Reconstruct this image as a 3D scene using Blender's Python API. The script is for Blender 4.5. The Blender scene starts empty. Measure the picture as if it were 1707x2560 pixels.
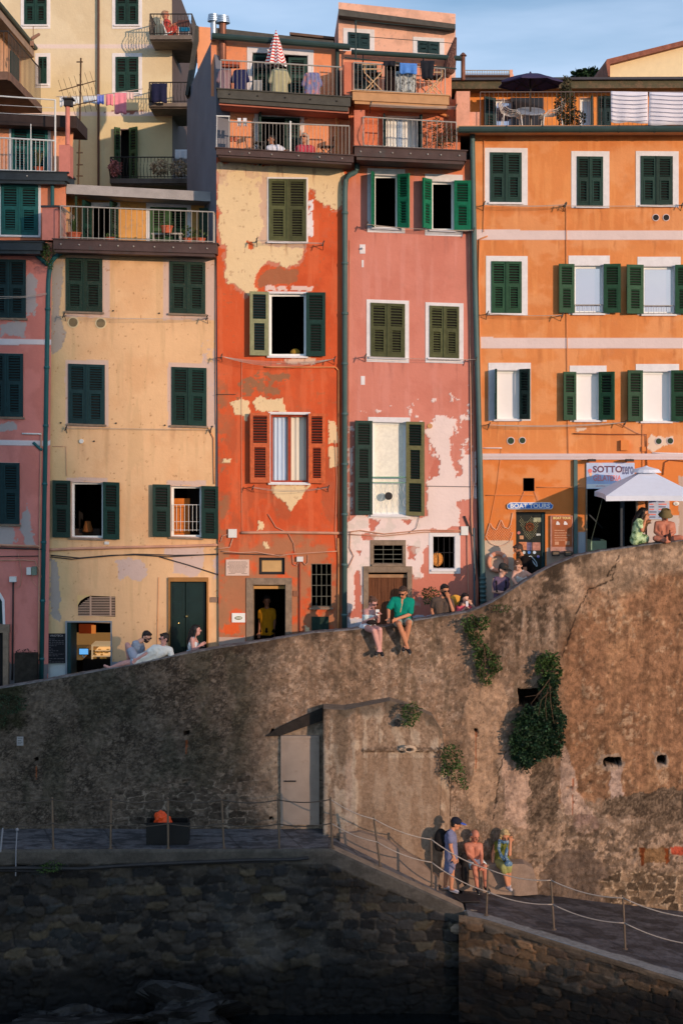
import bpy, math, random
import numpy as np
from mathutils import Vector, Matrix
random.seed(7)
R = math.radians
# ------------------------------------------------------------------ camera, sky, sun
F, CX, HY, EZ = 3600.0, 853.5, 1048.0, 12.4
sc = bpy.context.scene
cam = bpy.data.cameras.new('camera'); camo = bpy.data.objects.new('camera', cam)
sc.collection.objects.link(camo); sc.camera = camo
camo.location = (0, 0, EZ); camo.rotation_euler = (R(90), 0, 0)
cam.sensor_fit = 'VERTICAL'; cam.sensor_height = 36; cam.sensor_width = 24
cam.lens = 36 * F / 2560.0; cam.shift_y = -(1280 - HY) / 2560.0
cam.clip_end = 5000; cam.clip_start = 0.1
SAZ, SEL = 38.0, 9.0
world = bpy.data.worlds.new('World'); sc.world = world; world.use_nodes = True
nt = world.node_tree; bg = nt.nodes['Background']
sky = nt.nodes.new('ShaderNodeTexSky'); sky.sky_type = 'NISHITA'; sky.sun_disc = False
sky.sun_elevation = R(SEL); sky.sun_rotation = R(180 - SAZ); sky.air_density = 1.0; sky.dust_density = 0.6; sky.ozone_density = 3.0
tc = nt.nodes.new('ShaderNodeTexCoord'); mp = nt.nodes.new('ShaderNodeMapping')
mp.inputs['Rotation'].default_value = (0, R(38), R(0)); mp.inputs['Scale'].default_value = (1.2, 1.2, 7.0)
nz = nt.nodes.new('ShaderNodeTexNoise'); nz.inputs['Scale'].default_value = 1.9; nz.inputs['Detail'].default_value = 6; nz.inputs['Roughness'].default_value = .5
cr = nt.nodes.new('ShaderNodeMapRange'); cr.inputs['From Min'].default_value = .42; cr.inputs['From Max'].default_value = .66; cr.inputs['To Min'].default_value = .14; cr.inputs['To Max'].default_value = .75
mx = nt.nodes.new('ShaderNodeMix'); mx.data_type = 'RGBA'; mx.inputs['B'].default_value = (4.0, 4.9, 6.4, 1)
nt.links.new(tc.outputs['Generated'], mp.inputs['Vector']); nt.links.new(mp.outputs['Vector'], nz.inputs['Vector'])
nt.links.new(nz.outputs['Fac'], cr.inputs['Value']); nt.links.new(cr.outputs['Result'], mx.inputs['Factor'])
nt.links.new(sky.outputs['Color'], mx.inputs['A']); nt.links.new(mx.outputs['Result'], bg.inputs['Color'])
bg.inputs['Strength'].default_value = 0.15
sd = Vector((math.sin(R(SAZ)) * math.cos(R(SEL)), -math.cos(R(SAZ)) * math.cos(R(SEL)), math.sin(R(SEL))))
sun = bpy.data.lights.new('sun', 'SUN'); sun.energy = 2.65; sun.angle = R(0.55); sun.color = (1.0, .68, .47)
suno = bpy.data.objects.new('sun', sun); sc.collection.objects.link(suno)
suno.rotation_euler = sd.to_track_quat('Z', 'Y').to_euler()
sc.view_settings.view_transform = 'Standard'; sc.view_settings.look = 'None'; sc.view_settings.exposure = 0.25; sc.view_settings.gamma = 1
# ------------------------------------------------------------------ helpers
def lin1(c):
    c /= 255.0
    return c / 12.92 if c <= .04045 else ((c + .055) / 1.055) ** 2.4
def S(r, g, b): return (lin1(r), lin1(g), lin1(b))
LF = (.98, .76, .66)
def A(r, g, b): return tuple(min(.9, lin1(c) / l) for c, l in zip((r, g, b), LF))
def P(px, py, D): return Vector(((px - CX) * D / F, D, EZ - (py - HY) * D / F))
def k(D): return D / F          # metres per photo pixel at depth D
MATS = {}
def mat(name, col=(.5, .5, .5), rough=.85, metal=0.0, var=.12, vs=4.0, bump=.15, bs=40.0, spec=.3, attr=False, emit=None, isl=0.0, orand=0.0, tint=None, stretch=None, trans=0, alpha=None):
    if name in MATS: return MATS[name]
    m = bpy.data.materials.new(name); m.use_nodes = True; n = m.node_tree; b = n.nodes['Principled BSDF']
    MATS[name] = m
    b.inputs['Roughness'].default_value = rough; b.inputs['Metallic'].default_value = metal
    b.inputs['Specular IOR Level'].default_value = spec
    t = n.nodes.new('ShaderNodeTexCoord'); co = t.outputs['Object']
    if stretch:
        mpn = n.nodes.new('ShaderNodeMapping'); mpn.inputs['Scale'].default_value = stretch
        n.links.new(co, mpn.inputs['Vector']); co = mpn.outputs['Vector']
    if attr:
        a = n.nodes.new('ShaderNodeAttribute'); a.attribute_name = 'Col'; base = a.outputs['Color']
    else:
        a = n.nodes.new('ShaderNodeRGB'); a.outputs[0].default_value = (*col, 1); base = a.outputs[0]
    nz = n.nodes.new('ShaderNodeTexNoise'); nz.inputs['Scale'].default_value = vs; nz.inputs['Detail'].default_value = 7; nz.inputs['Roughness'].default_value = .6
    n.links.new(co, nz.inputs['Vector'])
    mr = n.nodes.new('ShaderNodeMapRange'); mr.inputs['From Min'].default_value = .3; mr.inputs['From Max'].default_value = .7
    mr.inputs['To Min'].default_value = 1 - var; mr.inputs['To Max'].default_value = 1 + var * .6
    n.links.new(nz.outputs['Fac'], mr.inputs['Value'])
    val = mr.outputs['Result']
    if isl:
        g = n.nodes.new('ShaderNodeNewGeometry'); m2 = n.nodes.new('ShaderNodeMapRange')
        m2.inputs['To Min'].default_value = 1 - isl; m2.inputs['To Max'].default_value = 1 + isl
        n.links.new(g.outputs['Random Per Island'], m2.inputs['Value'])
        mm = n.nodes.new('ShaderNodeMath'); mm.operation = 'MULTIPLY'
        n.links.new(val, mm.inputs[0]); n.links.new(m2.outputs['Result'], mm.inputs[1]); val = mm.outputs[0]
    if orand:
        g = n.nodes.new('ShaderNodeObjectInfo'); m2 = n.nodes.new('ShaderNodeMapRange')
        m2.inputs['To Min'].default_value = 1 - orand; m2.inputs['To Max'].default_value = 1 + orand
        n.links.new(g.outputs['Random'], m2.inputs['Value'])
        mm = n.nodes.new('ShaderNodeMath'); mm.operation = 'MULTIPLY'
        n.links.new(val, mm.inputs[0]); n.links.new(m2.outputs['Result'], mm.inputs[1]); val = mm.outputs[0]
    vm = n.nodes.new('ShaderNodeVectorMath'); vm.operation = 'SCALE'
    n.links.new(base, vm.inputs[0]); n.links.new(val, vm.inputs['Scale'])
    outc = vm.outputs['Vector']
    if tint:
        mxn = n.nodes.new('ShaderNodeMix'); mxn.data_type = 'RGBA'; mxn.inputs['B'].default_value = (*tint[0], 1)
        n2 = n.nodes.new('ShaderNodeTexNoise'); n2.inputs['Scale'].default_value = tint[1]; n2.inputs['Detail'].default_value = 8; n2.inputs['Roughness'].default_value = .7
        n.links.new(co, n2.inputs['Vector'])
        m3 = n.nodes.new('ShaderNodeMapRange'); m3.inputs['From Min'].default_value = tint[2]; m3.inputs['From Max'].default_value = tint[2] + .12; m3.inputs['To Max'].default_value = tint[3]
        n.links.new(n2.outputs['Fac'], m3.inputs['Value']); n.links.new(m3.outputs['Result'], mxn.inputs['Factor'])
        n.links.new(outc, mxn.inputs['A']); outc = mxn.outputs['Result']
    n.links.new(outc, b.inputs['Base Color'])
    if bump:
        bn = n.nodes.new('ShaderNodeTexNoise'); bn.inputs['Scale'].default_value = bs; bn.inputs['Detail'].default_value = 6; bn.inputs['Roughness'].default_value = .65
        n.links.new(co, bn.inputs['Vector'])
        bp = n.nodes.new('ShaderNodeBump'); bp.inputs['Strength'].default_value = bump; bp.inputs['Distance'].default_value = .03
        n.links.new(bn.outputs['Fac'], bp.inputs['Height']); last = bp
        if attr:   # layers of render and dirt stand proud of each other
            b2 = n.nodes.new('ShaderNodeBump'); b2.inputs['Strength'].default_value = min(1, .3 + bump * .7); b2.inputs['Distance'].default_value = .05
            n.links.new(a.outputs['Color'], b2.inputs['Height']); n.links.new(bp.outputs['Normal'], b2.inputs['Normal']); last = b2
        n.links.new(last.outputs['Normal'], b.inputs['Normal'])
    if emit:
        b.inputs['Emission Color'].default_value = (*emit[0], 1); b.inputs['Emission Strength'].default_value = emit[1]
    if trans: b.inputs['Transmission Weight'].default_value = trans
    return m
ORG = {}
class MB:
    def __init__(s): s.v = []; s.f = []; s.m = []
    def add(s, vs, fs, mi=0):
        o = len(s.v); s.v += [Vector(v) for v in vs]; s.f += [tuple(i + o for i in f) for f in fs]; s.m += [mi] * len(fs); return s
    def hexa(s, c, mi=0):   # 8 corners: 0-3 front (bl,br,tr,tl), 4-7 back
        return s.add(c, [(0, 1, 2, 3), (5, 4, 7, 6), (1, 5, 6, 2), (4, 0, 3, 7), (3, 2, 6, 7), (4, 5, 1, 0)], mi)
    def box(s, a, b, mi=0):
        x0, y0, z0 = a; x1, y1, z1 = b
        return s.hexa([(x0, y0, z0), (x1, y0, z0), (x1, y0, z1), (x0, y0, z1), (x0, y1, z0), (x1, y1, z0), (x1, y1, z1), (x0, y1, z1)], mi)
    def pbox(s, x0, y0, x1, y1, D0, D1, mi=0, dy=0.0, dyb=None):
        """box whose front face covers photo px x0..x1,y0(top)..y1 at depth D0; dy = extra px drop at the right end"""
        if dyb is None: dyb = dy
        bl, br, tr, tl = P(x0, y1, D0), P(x1, y1 + dyb, D0), P(x1, y0 + dy, D0), P(x0, y0, D0)
        back = [Vector((p.x, D1, p.z)) for p in (bl, br, tr, tl)]
        return s.hexa([bl, br, tr, tl] + back, mi)
    def tube(s, pts, r, n=6, mi=0, r2=None, cap=True):
        pts = [Vector(p) for p in pts]; rings = []
        N = len(pts)
        for i, p in enumerate(pts):
            d = (pts[min(i + 1, N - 1)] - pts[max(i - 1, 0)])
            if d.length < 1e-9: d = Vector((0, 0, 1))
            d.normalize(); up = Vector((0, 0, 1)) if abs(d.z) < .9 else Vector((0, 1, 0))
            a = d.cross(up).normalized(); b = d.cross(a)
            rr = r if r2 is None else r + (r2 - r) * i / (N - 1)
            rings.append([p + a * (rr * math.cos(2 * math.pi * j / n)) + b * (rr * math.sin(2 * math.pi * j / n)) for j in range(n)])
        vs = [q for g in rings for q in g]
        fs = [(i * n + j, i * n + (j + 1) % n, (i + 1) * n + (j + 1) % n, (i + 1) * n + j) for i in range(N - 1) for j in range(n)]
        if cap: fs += [tuple(range(n - 1, -1, -1)), tuple((N - 1) * n + j for j in range(n))]
        return s.add(vs, fs, mi)
    def cone(s, p0, r0, p1, r1, n=12, h=4, flat=None):
        """closed round cone (capsule)"""
        p0, p1 = Vector(p0), Vector(p1); d = p1 - p0
        if d.length < 1e-6: d = Vector((0, 0, 1e-4))
        u = d.normalized(); up = Vector((0, 0, 1)) if abs(u.z) < .9 else Vector((0, 1, 0))
        a = u.cross(up).normalized(); b = u.cross(a)
        prof = []
        for i in range(1, h + 1): t = math.pi / 2 * i / h; prof.append((p0 - u * (r0 * math.cos(t)), r0 * math.sin(t)))
        for i in range(0, h): t = math.pi / 2 * i / h; prof.append((p1 + u * (r1 * math.sin(t)), r1 * math.cos(t)))
        vs = [p0 - u * r0]
        for c, r in prof: vs += [c + a * (r * math.cos(2 * math.pi * j / n)) + b * (r * math.sin(2 * math.pi * j / n)) for j in range(n)]
        vs.append(p1 + u * r1); L = len(prof); fs = []
        for j in range(n): fs.append((0, 1 + (j + 1) % n, 1 + j))
        for i in range(L - 1):
            for j in range(n): fs.append((1 + i * n + j, 1 + i * n + (j + 1) % n, 1 + (i + 1) * n + (j + 1) % n, 1 + (i + 1) * n + j))
        for j in range(n): fs.append((1 + (L - 1) * n + j, 1 + (L - 1) * n + (j + 1) % n, 1 + L * n))
        return s.add(vs, fs)
    def ball(s, c, rad, M=None, n=14, mi=0, h=8):
        c = Vector(c); rad = Vector(rad) if hasattr(rad, '__len__') else Vector((rad,) * 3)
        vs = [Vector((0, 0, -1))]
        for i in range(1, h):
            t = -math.pi / 2 + math.pi * i / h
            vs += [Vector((math.cos(t) * math.cos(2 * math.pi * j / n), math.cos(t) * math.sin(2 * math.pi * j / n), math.sin(t))) for j in range(n)]
        vs.append(Vector((0, 0, 1)))
        out = []
        for v in vs:
            w = Vector((v.x * rad.x, v.y * rad.y, v.z * rad.z))
            if M: w = M @ w
            out.append(w + c)
        fs = [(0, 1 + (j + 1) % n, 1 + j) for j in range(n)]
        for i in range(h - 2):
            for j in range(n): fs.append((1 + i * n + j, 1 + i * n + (j + 1) % n, 1 + (i + 1) * n + (j + 1) % n, 1 + (i + 1) * n + j))
        fs += [(1 + (h - 2) * n + j, 1 + (h - 2) * n + (j + 1) % n, len(vs) - 1) for j in range(n)]
        return s.add(out, fs, mi)
    def poly(s, pts, thick=.01, mi=0):
        """flat polygon given as world points in a plane facing -Y, with thickness behind"""
        n = len(pts); vs = [Vector(p) for p in pts] + [Vector(p) + Vector((0, thick, 0)) for p in pts]
        fs = [tuple(range(n)), tuple(range(2 * n - 1, n - 1, -1))] + [(i, i + n, (i + 1) % n + n, (i + 1) % n) for i in range(n)]
        return s.add(vs, fs, mi)
    def lathe(s, c, prof, n=20, mi=0):
        c = Vector(c); vs = [c + Vector((r * math.cos(2 * math.pi * j / n), r * math.sin(2 * math.pi * j / n), z)) for r, z in prof for j in range(n)]
        fs = [(i * n + j, i * n + (j + 1) % n, (i + 1) * n + (j + 1) % n, (i + 1) * n + j) for i in range(len(prof) - 1) for j in range(n)]
        fs += [tuple(range(n - 1, -1, -1)), tuple((len(prof) - 1) * n + j for j in range(n))]
        return s.add(vs, fs, mi)
    def build(s, name, m, parent=None, smooth=False, label=None):
        me = bpy.data.meshes.new(name)
        if parent is not None: org = ORG[parent.name]
        else:
            xs = [v.x for v in s.v]; ys = [v.y for v in s.v]; zs = [v.z for v in s.v]
            org = Vector(((min(xs) + max(xs)) / 2, (min(ys) + max(ys)) / 2, min(zs)))
        me.from_pydata([tuple(v - org) for v in s.v], [], s.f)
        ms = m if isinstance(m, (list, tuple)) else [m]
        for q in ms: me.materials.append(q)
        if len(ms) > 1: me.polygons.foreach_set('material_index', s.m)
        if smooth: me.polygons.foreach_set('use_smooth', [True] * len(s.f))
        me.update()
        o = bpy.data.objects.new(name, me); sc.collection.objects.link(o); ORG[o.name] = org.copy()
        if parent is not None: o.parent = parent
        else: o.location = org
        if label: o['label'] = label
        return o
def tag(o, label=None, cat=None, group=None, kind=None):
    if label: o['label'] = label
    if cat: o['category'] = cat
    if group: o['group'] = group
    if kind: o['kind'] = kind
    return o
def thing(name, loc, label, cat, group=None):
    o = bpy.data.objects.new(name, None); sc.collection.objects.link(o); o.location = loc; ORG[o.name] = Vector(loc)
    o.empty_display_size = .2
    return tag(o, label, cat, group)
# ---- numpy noise
_rng = np.random.RandomState(3); _tab = _rng.rand(512, 512)
def vn(x, y, s=0):
    x = np.asarray(x, float) + s * 17.3; y = np.asarray(y, float) + s * 31.7
    xi = np.floor(x).astype(int); yi = np.floor(y).astype(int); fx = x - xi; fy = y - yi
    fx = fx * fx * (3 - 2 * fx); fy = fy * fy * (3 - 2 * fy)
    a = _tab[xi % 512, yi % 512]; b = _tab[(xi + 1) % 512, yi % 512]; c = _tab[xi % 512, (yi + 1) % 512]; d = _tab[(xi + 1) % 512, (yi + 1) % 512]
    return (a * (1 - fx) + b * fx) * (1 - fy) + (c * (1 - fx) + d * fx) * fy
def fbm(x, y, s=0, o=5, g=.55):
    t = 0; a = 1; n = 0
    for i in range(o): t = t + a * vn(np.asarray(x) * 2 ** i, np.asarray(y) * 2 ** i, s + i * 7); n += a; a *= g
    return t / n
def inpoly(x, y, poly):
    r = np.zeros(x.shape, bool); n = len(poly); j = n - 1
    for i in range(n):
        xi, yi = poly[i]; xj, yj = poly[j]
        if yi != yj:
            c = ((yi > y) != (yj > y)) & (x < (xj - xi) * (y - yi) / (yj - yi) + xi); r ^= c
        j = i
    return r
def sstep(v, a, b): t = np.clip((v - a) / (b - a), 0, 1); return t * t * (3 - 2 * t)
def mixc(c, col, m):
    m = np.asarray(m, float)[..., None]; return c * (1 - m) + np.array(col) * m
def rect(x0, y0, x1, y1): return [(x0, y0), (x1, y0), (x1, y1), (x0, y1)]
def patch(c, X, Y, poly, col, amp=6, sc_=22, thr=None, s=0, ms=1.0, soft=None):
    dx = (fbm(X / sc_, Y / sc_, s + 1) - .5) * 2 * amp * 2; dy = (fbm(X / sc_, Y / sc_, s + 2) - .5) * 2 * amp * 2
    m = inpoly(X + dx, Y + dy, poly).astype(float)
    if thr is not None: m *= sstep(fbm(X / 14, Y / 14, s + 5), thr, thr + .03)
    return mixc(c, col, m * ms)
def grid_mesh(name, PT, C, mask, m, parent=None, smooth=True):
    """PT (r,c,3) world, C (r,c,3) colours, mask (r-1,c-1) keep"""
    r, c = PT.shape[:2]; idx = np.arange(r * c).reshape(r, c)
    q = np.stack([idx[1:, :-1], idx[1:, 1:], idx[:-1, 1:], idx[:-1, :-1]], -1)[mask]
    if parent is not None: org = ORG[parent.name]
    else: org = Vector((float(PT[..., 0].mean()), float(PT[..., 1].mean()), float(PT[..., 2].min())))
    V = (PT.reshape(-1, 3) - np.array(org)).astype(np.float32)
    me = bpy.data.meshes.new(name); me.vertices.add(len(V)); me.vertices.foreach_set('co', V.ravel())
    nf = len(q); me.loops.add(nf * 4); me.loops.foreach_set('vertex_index', q.ravel().astype(np.int32))
    me.polygons.add(nf); me.polygons.foreach_set('loop_start', np.arange(0, nf * 4, 4, dtype=np.int32)); me.polygons.foreach_set('loop_total', np.full(nf, 4, np.int32))
    me.update(calc_edges=True)
    a = me.color_attributes.new('Col', 'FLOAT_COLOR', 'POINT'); cc = np.ones((len(V), 4), np.float32); cc[:, :3] = np.clip(C.reshape(-1, 3), 0.005, .9)
    a.data.foreach_set('color', cc.ravel())
    me.polygons.foreach_set('use_smooth', [smooth] * nf); me.materials.append(m)
    o = bpy.data.objects.new(name, me); sc.collection.objects.link(o); ORG[o.name] = Vector(org)
    if parent is not None: o.parent = parent
    else: o.location = org
    return o
def text(body, cx, cy, D, hpx, m, parent, name='lettering', wpx=None, ext=.004, bold=0.0, rot=0, both=None):
    cu = bpy.data.curves.new(name, 'FONT'); cu.body = body; cu.size = 1; cu.align_x = 'CENTER'; cu.align_y = 'CENTER'; cu.extrude = .0; cu.offset = bold; cu.resolution_u = 3
    to = bpy.data.objects.new('tmp', cu); sc.collection.objects.link(to)
    me = bpy.data.meshes.new_from_object(to.evaluated_get(bpy.context.evaluated_depsgraph_get()))
    bpy.data.objects.remove(to)
    vs = [v.co.copy() for v in me.vertices]
    if not vs: return None
    x0, x1 = min(v.x for v in vs), max(v.x for v in vs); y0, y1 = min(v.y for v in vs), max(v.y for v in vs)
    sy = hpx / (y1 - y0); sx = (wpx / (x1 - x0)) if wpx else sy
    mb = MB(); ca, sa = math.cos(R(rot)), math.sin(R(rot)); pts = []
    for v in vs:
        a = (v.x - (x0 + x1) / 2) * sx; b = -(v.y - (y0 + y1) / 2) * sy
        pts.append(P(cx + a * ca - b * sa, cy + a * sa + b * ca, D))
    mb.add(pts, [tuple(p.vertices) for p in me.polygons])
    bpy.data.meshes.remove(me)
    return mb.build(name, m, parent)
# ------------------------------------------------------------------ materials
M_plaster = mat('painted_plaster', attr=True, var=.06, vs=1.6, bump=.35, bs=9, spec=.15, tint=((.34, .22, .16), 2.2, .58, .16))
M_concrete = mat('old_render', attr=True, var=.22, vs=12, bump=.8, bs=26, spec=.12)
M_stonewall = mat('wet_stone_masonry', attr=True, var=.28, vs=14, bump=.7, bs=40, spec=.3, rough=.75)
M_white = mat('white_paint', A(228, 205, 195), var=.10, vs=6, bump=.1, tint=((.32, .25, .21), 9, .62, .35))
M_greyband = mat('pale_pink_grey_paint', A(214, 178, 168), var=.06, vs=3, bump=.2)
M_frame = mat('white_window_frame', A(235, 215, 200), rough=.5, var=.05, bump=0)
M_mauve = mat('mauve_grey_paint', A(205, 165, 148), var=.12, vs=5, bump=.2)
def shmat(n, c, v=.25, t=None): return mat(n, c, rough=.65, var=v, vs=12, bump=.1, tint=t, orand=.22)
M_dgreen = shmat('dark_green_paint', S(22, 58, 52), t=((.08, .09, .08), 24, .60, .5))
M_dworn = shmat('worn_dark_green_paint', S(24, 55, 46), t=((.17, .11, .07), 55, .55, .75))
M_dteal = shmat('dark_teal_paint', S(20, 55, 60), t=((.07, .09, .09), 24, .60, .5))
M_teal = shmat('teal_paint', S(30, 98, 96), t=((.05, .10, .10), 20, .58, .5))
M_olive = shmat('olive_green_paint', S(78, 84, 52), t=((.24, .17, .10), 22, .60, .5))
M_emer = shmat('bright_green_paint', S(18, 125, 90))
M_forest = shmat('forest_green_paint', S(34, 78, 54), t=((.10, .10, .06), 18, .60, .5))
M_woodsh = shmat('orange_brown_wood', S(200, 100, 58), t=((.45, .22, .10), 15, .58, .6))
M_redwood = shmat('red_brown_wood', S(164, 66, 38))
M_dark = mat('near_black_fill', (.012, .011, .012), var=.3, bump=0)  # near-black; shade of rooms and slat gaps put into the colour
M_int = mat('dim_room_plaster', (.10, .07, .05), var=.3, bump=0)
M_glass = mat('window_glass', (.62, .56, .62), rough=.03, var=.02, bump=.012, bs=3, spec=1.0, metal=.85)
M_skypane = mat('sky_reflection_pane', A(250, 225, 210), rough=.12, var=.03, bump=0, spec=.6)  # bright sky reflection put into a pale pane colour
M_curtain = mat('cream_curtain', A(225, 200, 175), var=.1, bump=.2, bs=8, stretch=(6, 1, .3))
M_blind2 = mat('blue_grey_curtain', A(195, 195, 205), var=.1, bump=.2, bs=8, stretch=(6, 1, .3))
M_slab = mat('dark_slate_edging', S(82, 66, 64), rough=.6, var=.25, vs=5, bump=.2, tint=((.05, .08, .08), 4, .56, .6))
M_slab2 = mat('grey_slate_edging', S(78, 78, 72), rough=.6, var=.25, vs=5, bump=.2)
M_slab3 = mat('blue_slate_edging', S(52, 62, 68), rough=.6, var=.25, vs=5, bump=.2)
M_terr = mat('tan_painted_edging', A(200, 140, 95), var=.15, vs=5)
M_iron = mat('dark_iron', (.03, .028, .028), rough=.5, var=.2, bump=0)
M_railw = mat('pale_painted_metal', A(225, 205, 190), rough=.5, var=.1, bump=0)
M_railg = mat('grey_painted_metal', A(170, 150, 135), rough=.5, var=.15, bump=0, tint=((.15, .07, .04), 30, .6, .5))
M_pipe = mat('green_drainpipe_paint', S(78, 108, 108), rough=.5, var=.15, vs=3, bump=.05)
M_pipet = mat('teal_drainpipe_paint', S(40, 100, 105), rough=.5, var=.15, vs=3, bump=.05)
M_gutter = mat('green_gutter_paint', S(48, 70, 68), rough=.5, var=.2, vs=3, bump=.05)
M_cable = mat('pinkish_cable', A(200, 135, 105), rough=.6, var=.2, bump=0)
M_cabled = mat('dark_cable', (.05, .045, .045), rough=.6, var=.2, bump=0)
M_opipe = mat('orange_painted_pipe', A(225, 135, 80), rough=.6, var=.1, bump=0)
M_string = mat('pale_cord', A(190, 160, 140), var=.1, bump=0)
M_leaf = mat('green_leaves', (.045, .085, .022), rough=.6, var=.35, vs=5, bump=0, isl=.55, spec=.2)
M_leafd = mat('dark_ivy_leaves', (.018, .048, .020), rough=.55, var=.35, vs=4, bump=0, isl=.6, spec=.3)
M_leaff = mat('dry_flower_heads', A(190, 150, 115), var=.4, vs=8, bump=0, isl=.5)
M_stem = mat('woody_stem', (.10, .06, .035), var=.3, bump=.2)
M_terra = mat('terracotta', A(185, 85, 55), var=.2, vs=8)
M_stone = mat('carved_stone_frame', A(140, 110, 88), var=.3, vs=7, bump=.5, bs=20)
M_cloth = {}
def cloth(n, c=(.5, .5, .5), v=.12): return mat(n, c, rough=.9, var=v, vs=8, bump=.2, bs=25, spec=.1)
# ------------------------------------------------------------------ structure builders
def house_wall(name, parent, xlt, xlb, xrt, xrb, yt, yb, D, holes, sh, paint, cell=2.6, m=None, top=None):
    """front wall grid with rectangular holes; sheared by sh (px drop per px to the right). holes: (x0,y0,x1,y1) in photo px"""
    xc = (xlt + xrt) / 2
    H = [(a, b - sh * ((a + c) / 2 - xc), c, d - sh * ((a + c) / 2 - xc)) for a, b, c, d in holes]
    def lines(lo, hi, ex):
        g = list(np.linspace(lo, hi, max(2, int((hi - lo) / cell)))) ; ex = [e for e in ex if lo < e < hi]
        g = [q for q in g if all(abs(q - e) > cell * .45 for e in ex) or q in (lo, hi)] + ex
        return np.array(sorted(set(g)))
    xs = lines(min(xlt, xlb), max(xrt, xrb), [h[0] for h in H] + [h[2] for h in H]); ys = lines(yt, yb, [h[1] for h in H] + [h[3] for h in H])
    X, Y = np.meshgrid(xs, ys); t = (Y - yt) / (yb - yt)
    XL = xlt + (xlb - xlt) * t; XR = xrt + (xrb - xrt) * t; X = np.clip(X, XL, XR); Yp = Y + sh * (X - xc)
    if top is not None: Yp = np.maximum(Yp, top(X))
    PT = np.stack([(X - CX) * D / F, np.full_like(X, D), EZ - (Yp - HY) * D / F], -1)
    C = paint(X, Yp)
    mx_, my_ = (xs[1:] + xs[:-1]) / 2, (ys[1:] + ys[:-1]) / 2; MX, MY = np.meshgrid(mx_, my_); keep = np.ones(MX.shape, bool)
    for a, b, c, d in H: keep &= ~((MX > a) & (MX < c) & (MY > b) & (MY < d))
    Xw = PT[..., 0]; wdt = (Xw[1:, 1:] - Xw[:-1, :-1]); keep &= wdt > 1e-5
    return grid_mesh(name, PT, C, keep, m or M_plaster, parent, smooth=False)
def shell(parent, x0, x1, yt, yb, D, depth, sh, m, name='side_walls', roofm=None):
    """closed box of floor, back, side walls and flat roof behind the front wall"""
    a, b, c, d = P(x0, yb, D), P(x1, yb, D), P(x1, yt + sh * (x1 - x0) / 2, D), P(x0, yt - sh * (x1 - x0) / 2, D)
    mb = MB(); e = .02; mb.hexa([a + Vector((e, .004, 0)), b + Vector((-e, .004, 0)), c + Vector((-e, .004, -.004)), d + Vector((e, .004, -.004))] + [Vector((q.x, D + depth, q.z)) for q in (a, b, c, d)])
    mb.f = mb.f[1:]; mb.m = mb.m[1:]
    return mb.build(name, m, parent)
def slats(mb, fr, u0, u1, z0, z1, pitch=.048, th=.008, dep=.036, mi=0, off=0):
    n = max(1, int((z1 - z0) / pitch)); p = (z1 - z0) / n
    for i in range(n):
        z = z0 + (i + .5) * p
        c = []
        for (nn, dz) in ((-.002 - off, -.012), (-dep - off, .012)):
            c.append((nn, z + dz))
        # slat: outer edge low, inner edge high
        (n0, za), (n1, zb) = c
        mb.hexa([fr(u0, n0, za), fr(u1, n0, za), fr(u1, n0, za + th), fr(u0, n0, za + th), fr(u0, n1, zb), fr(u1, n1, zb), fr(u1, n1, zb + th), fr(u0, n1, zb + th)], mi)
def shutter(parent, hx, s, a, w, z0, z1, D, m, sh=0.0, m2=None, pitch=.058, split=(.40, .45), three=False, name='shutter'):
    """louvred leaf hinged at world x=hx; s=+1 closes to the right; a = opening angle"""
    ca, sa = math.cos(R(a)), math.sin(R(a)); T = .042; Dh = D - .03
    def fr(u, n, z): return Vector((hx + s * u * ca - n * s * sa, Dh - u * sa - n * ca + 0, z - sh * s * u * ca))
    mb = MB(); st = min(.07, w * .17)
    def bx(u0, u1, za, zb, n0=-T, n1=0, mi=0):
        mb.hexa([fr(u0, n1, za), fr(u1, n1, za), fr(u1, n1, zb), fr(u0, n1, zb), fr(u0, n0, za), fr(u1, n0, za), fr(u1, n0, zb), fr(u0, n0, zb)], mi)
    h = z1 - z0; r = .065
    bx(0, st, z0, z1); bx(w - st, w, z0, z1)
    cuts = [z0 + .09]
    zs = [(z0 + .09, z0 + h * .55 - r / 2), (z0 + h * .55 + r / 2, z1 - r)] if not three else [(z0 + .09, z0 + h * .36 - r / 2), (z0 + h * .36 + r / 2, z0 + h * .73 - r / 2), (z0 + h * .73 + r / 2, z1 - r)]
    bx(st, w - st, z0, z0 + .09, -T + .003, -.003); bx(st, w - st, z1 - r, z1, -T + .003, -.003)
    for i in range(len(zs) - 1): bx(st, w - st, zs[i][1], zs[i + 1][0], -T + .003, -.003)
    for i, (a0, a1) in enumerate(zs):
        u0, u1 = st, w - st
        if i == (1 if three else 0):   # inner hinged flap with its own frame
            q = .032; bx(u0, u0 + q, a0, a1, -T + .006, .008); bx(u1 - q, u1, a0, a1, -T + .006, .008); bx(u0 + q, u1 - q, a0, a0 + q, -T + .006, .008); bx(u0 + q, u1 - q, a1 - q, a1, -T + .006, .008)
            u0 += q; u1 -= q; a0 += q; a1 -= q
        slats(mb, fr, u0, u1, a0, a1, pitch, mi=1 if m2 else 0, off=.008 if a > 90 else 0)
        bx(u0, u1, a0, a1, *((-.006, -.002) if a > 90 else (-T, -T + .004)), 2)  # near-black sheet, shade of the gaps between slats put into its colour
    o = mb.build(name, [m, m2 or m, M_dark], parent)
    hb = MB()
    for zz in (z0 + h * .14, z0 + h * .86):
        hb.box((hx - .022, Dh - .035, zz - .03), (hx + .022, Dh + .0, zz + .03))
    hb.build('hinge', M_iron, o) if False else None
    return o
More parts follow.
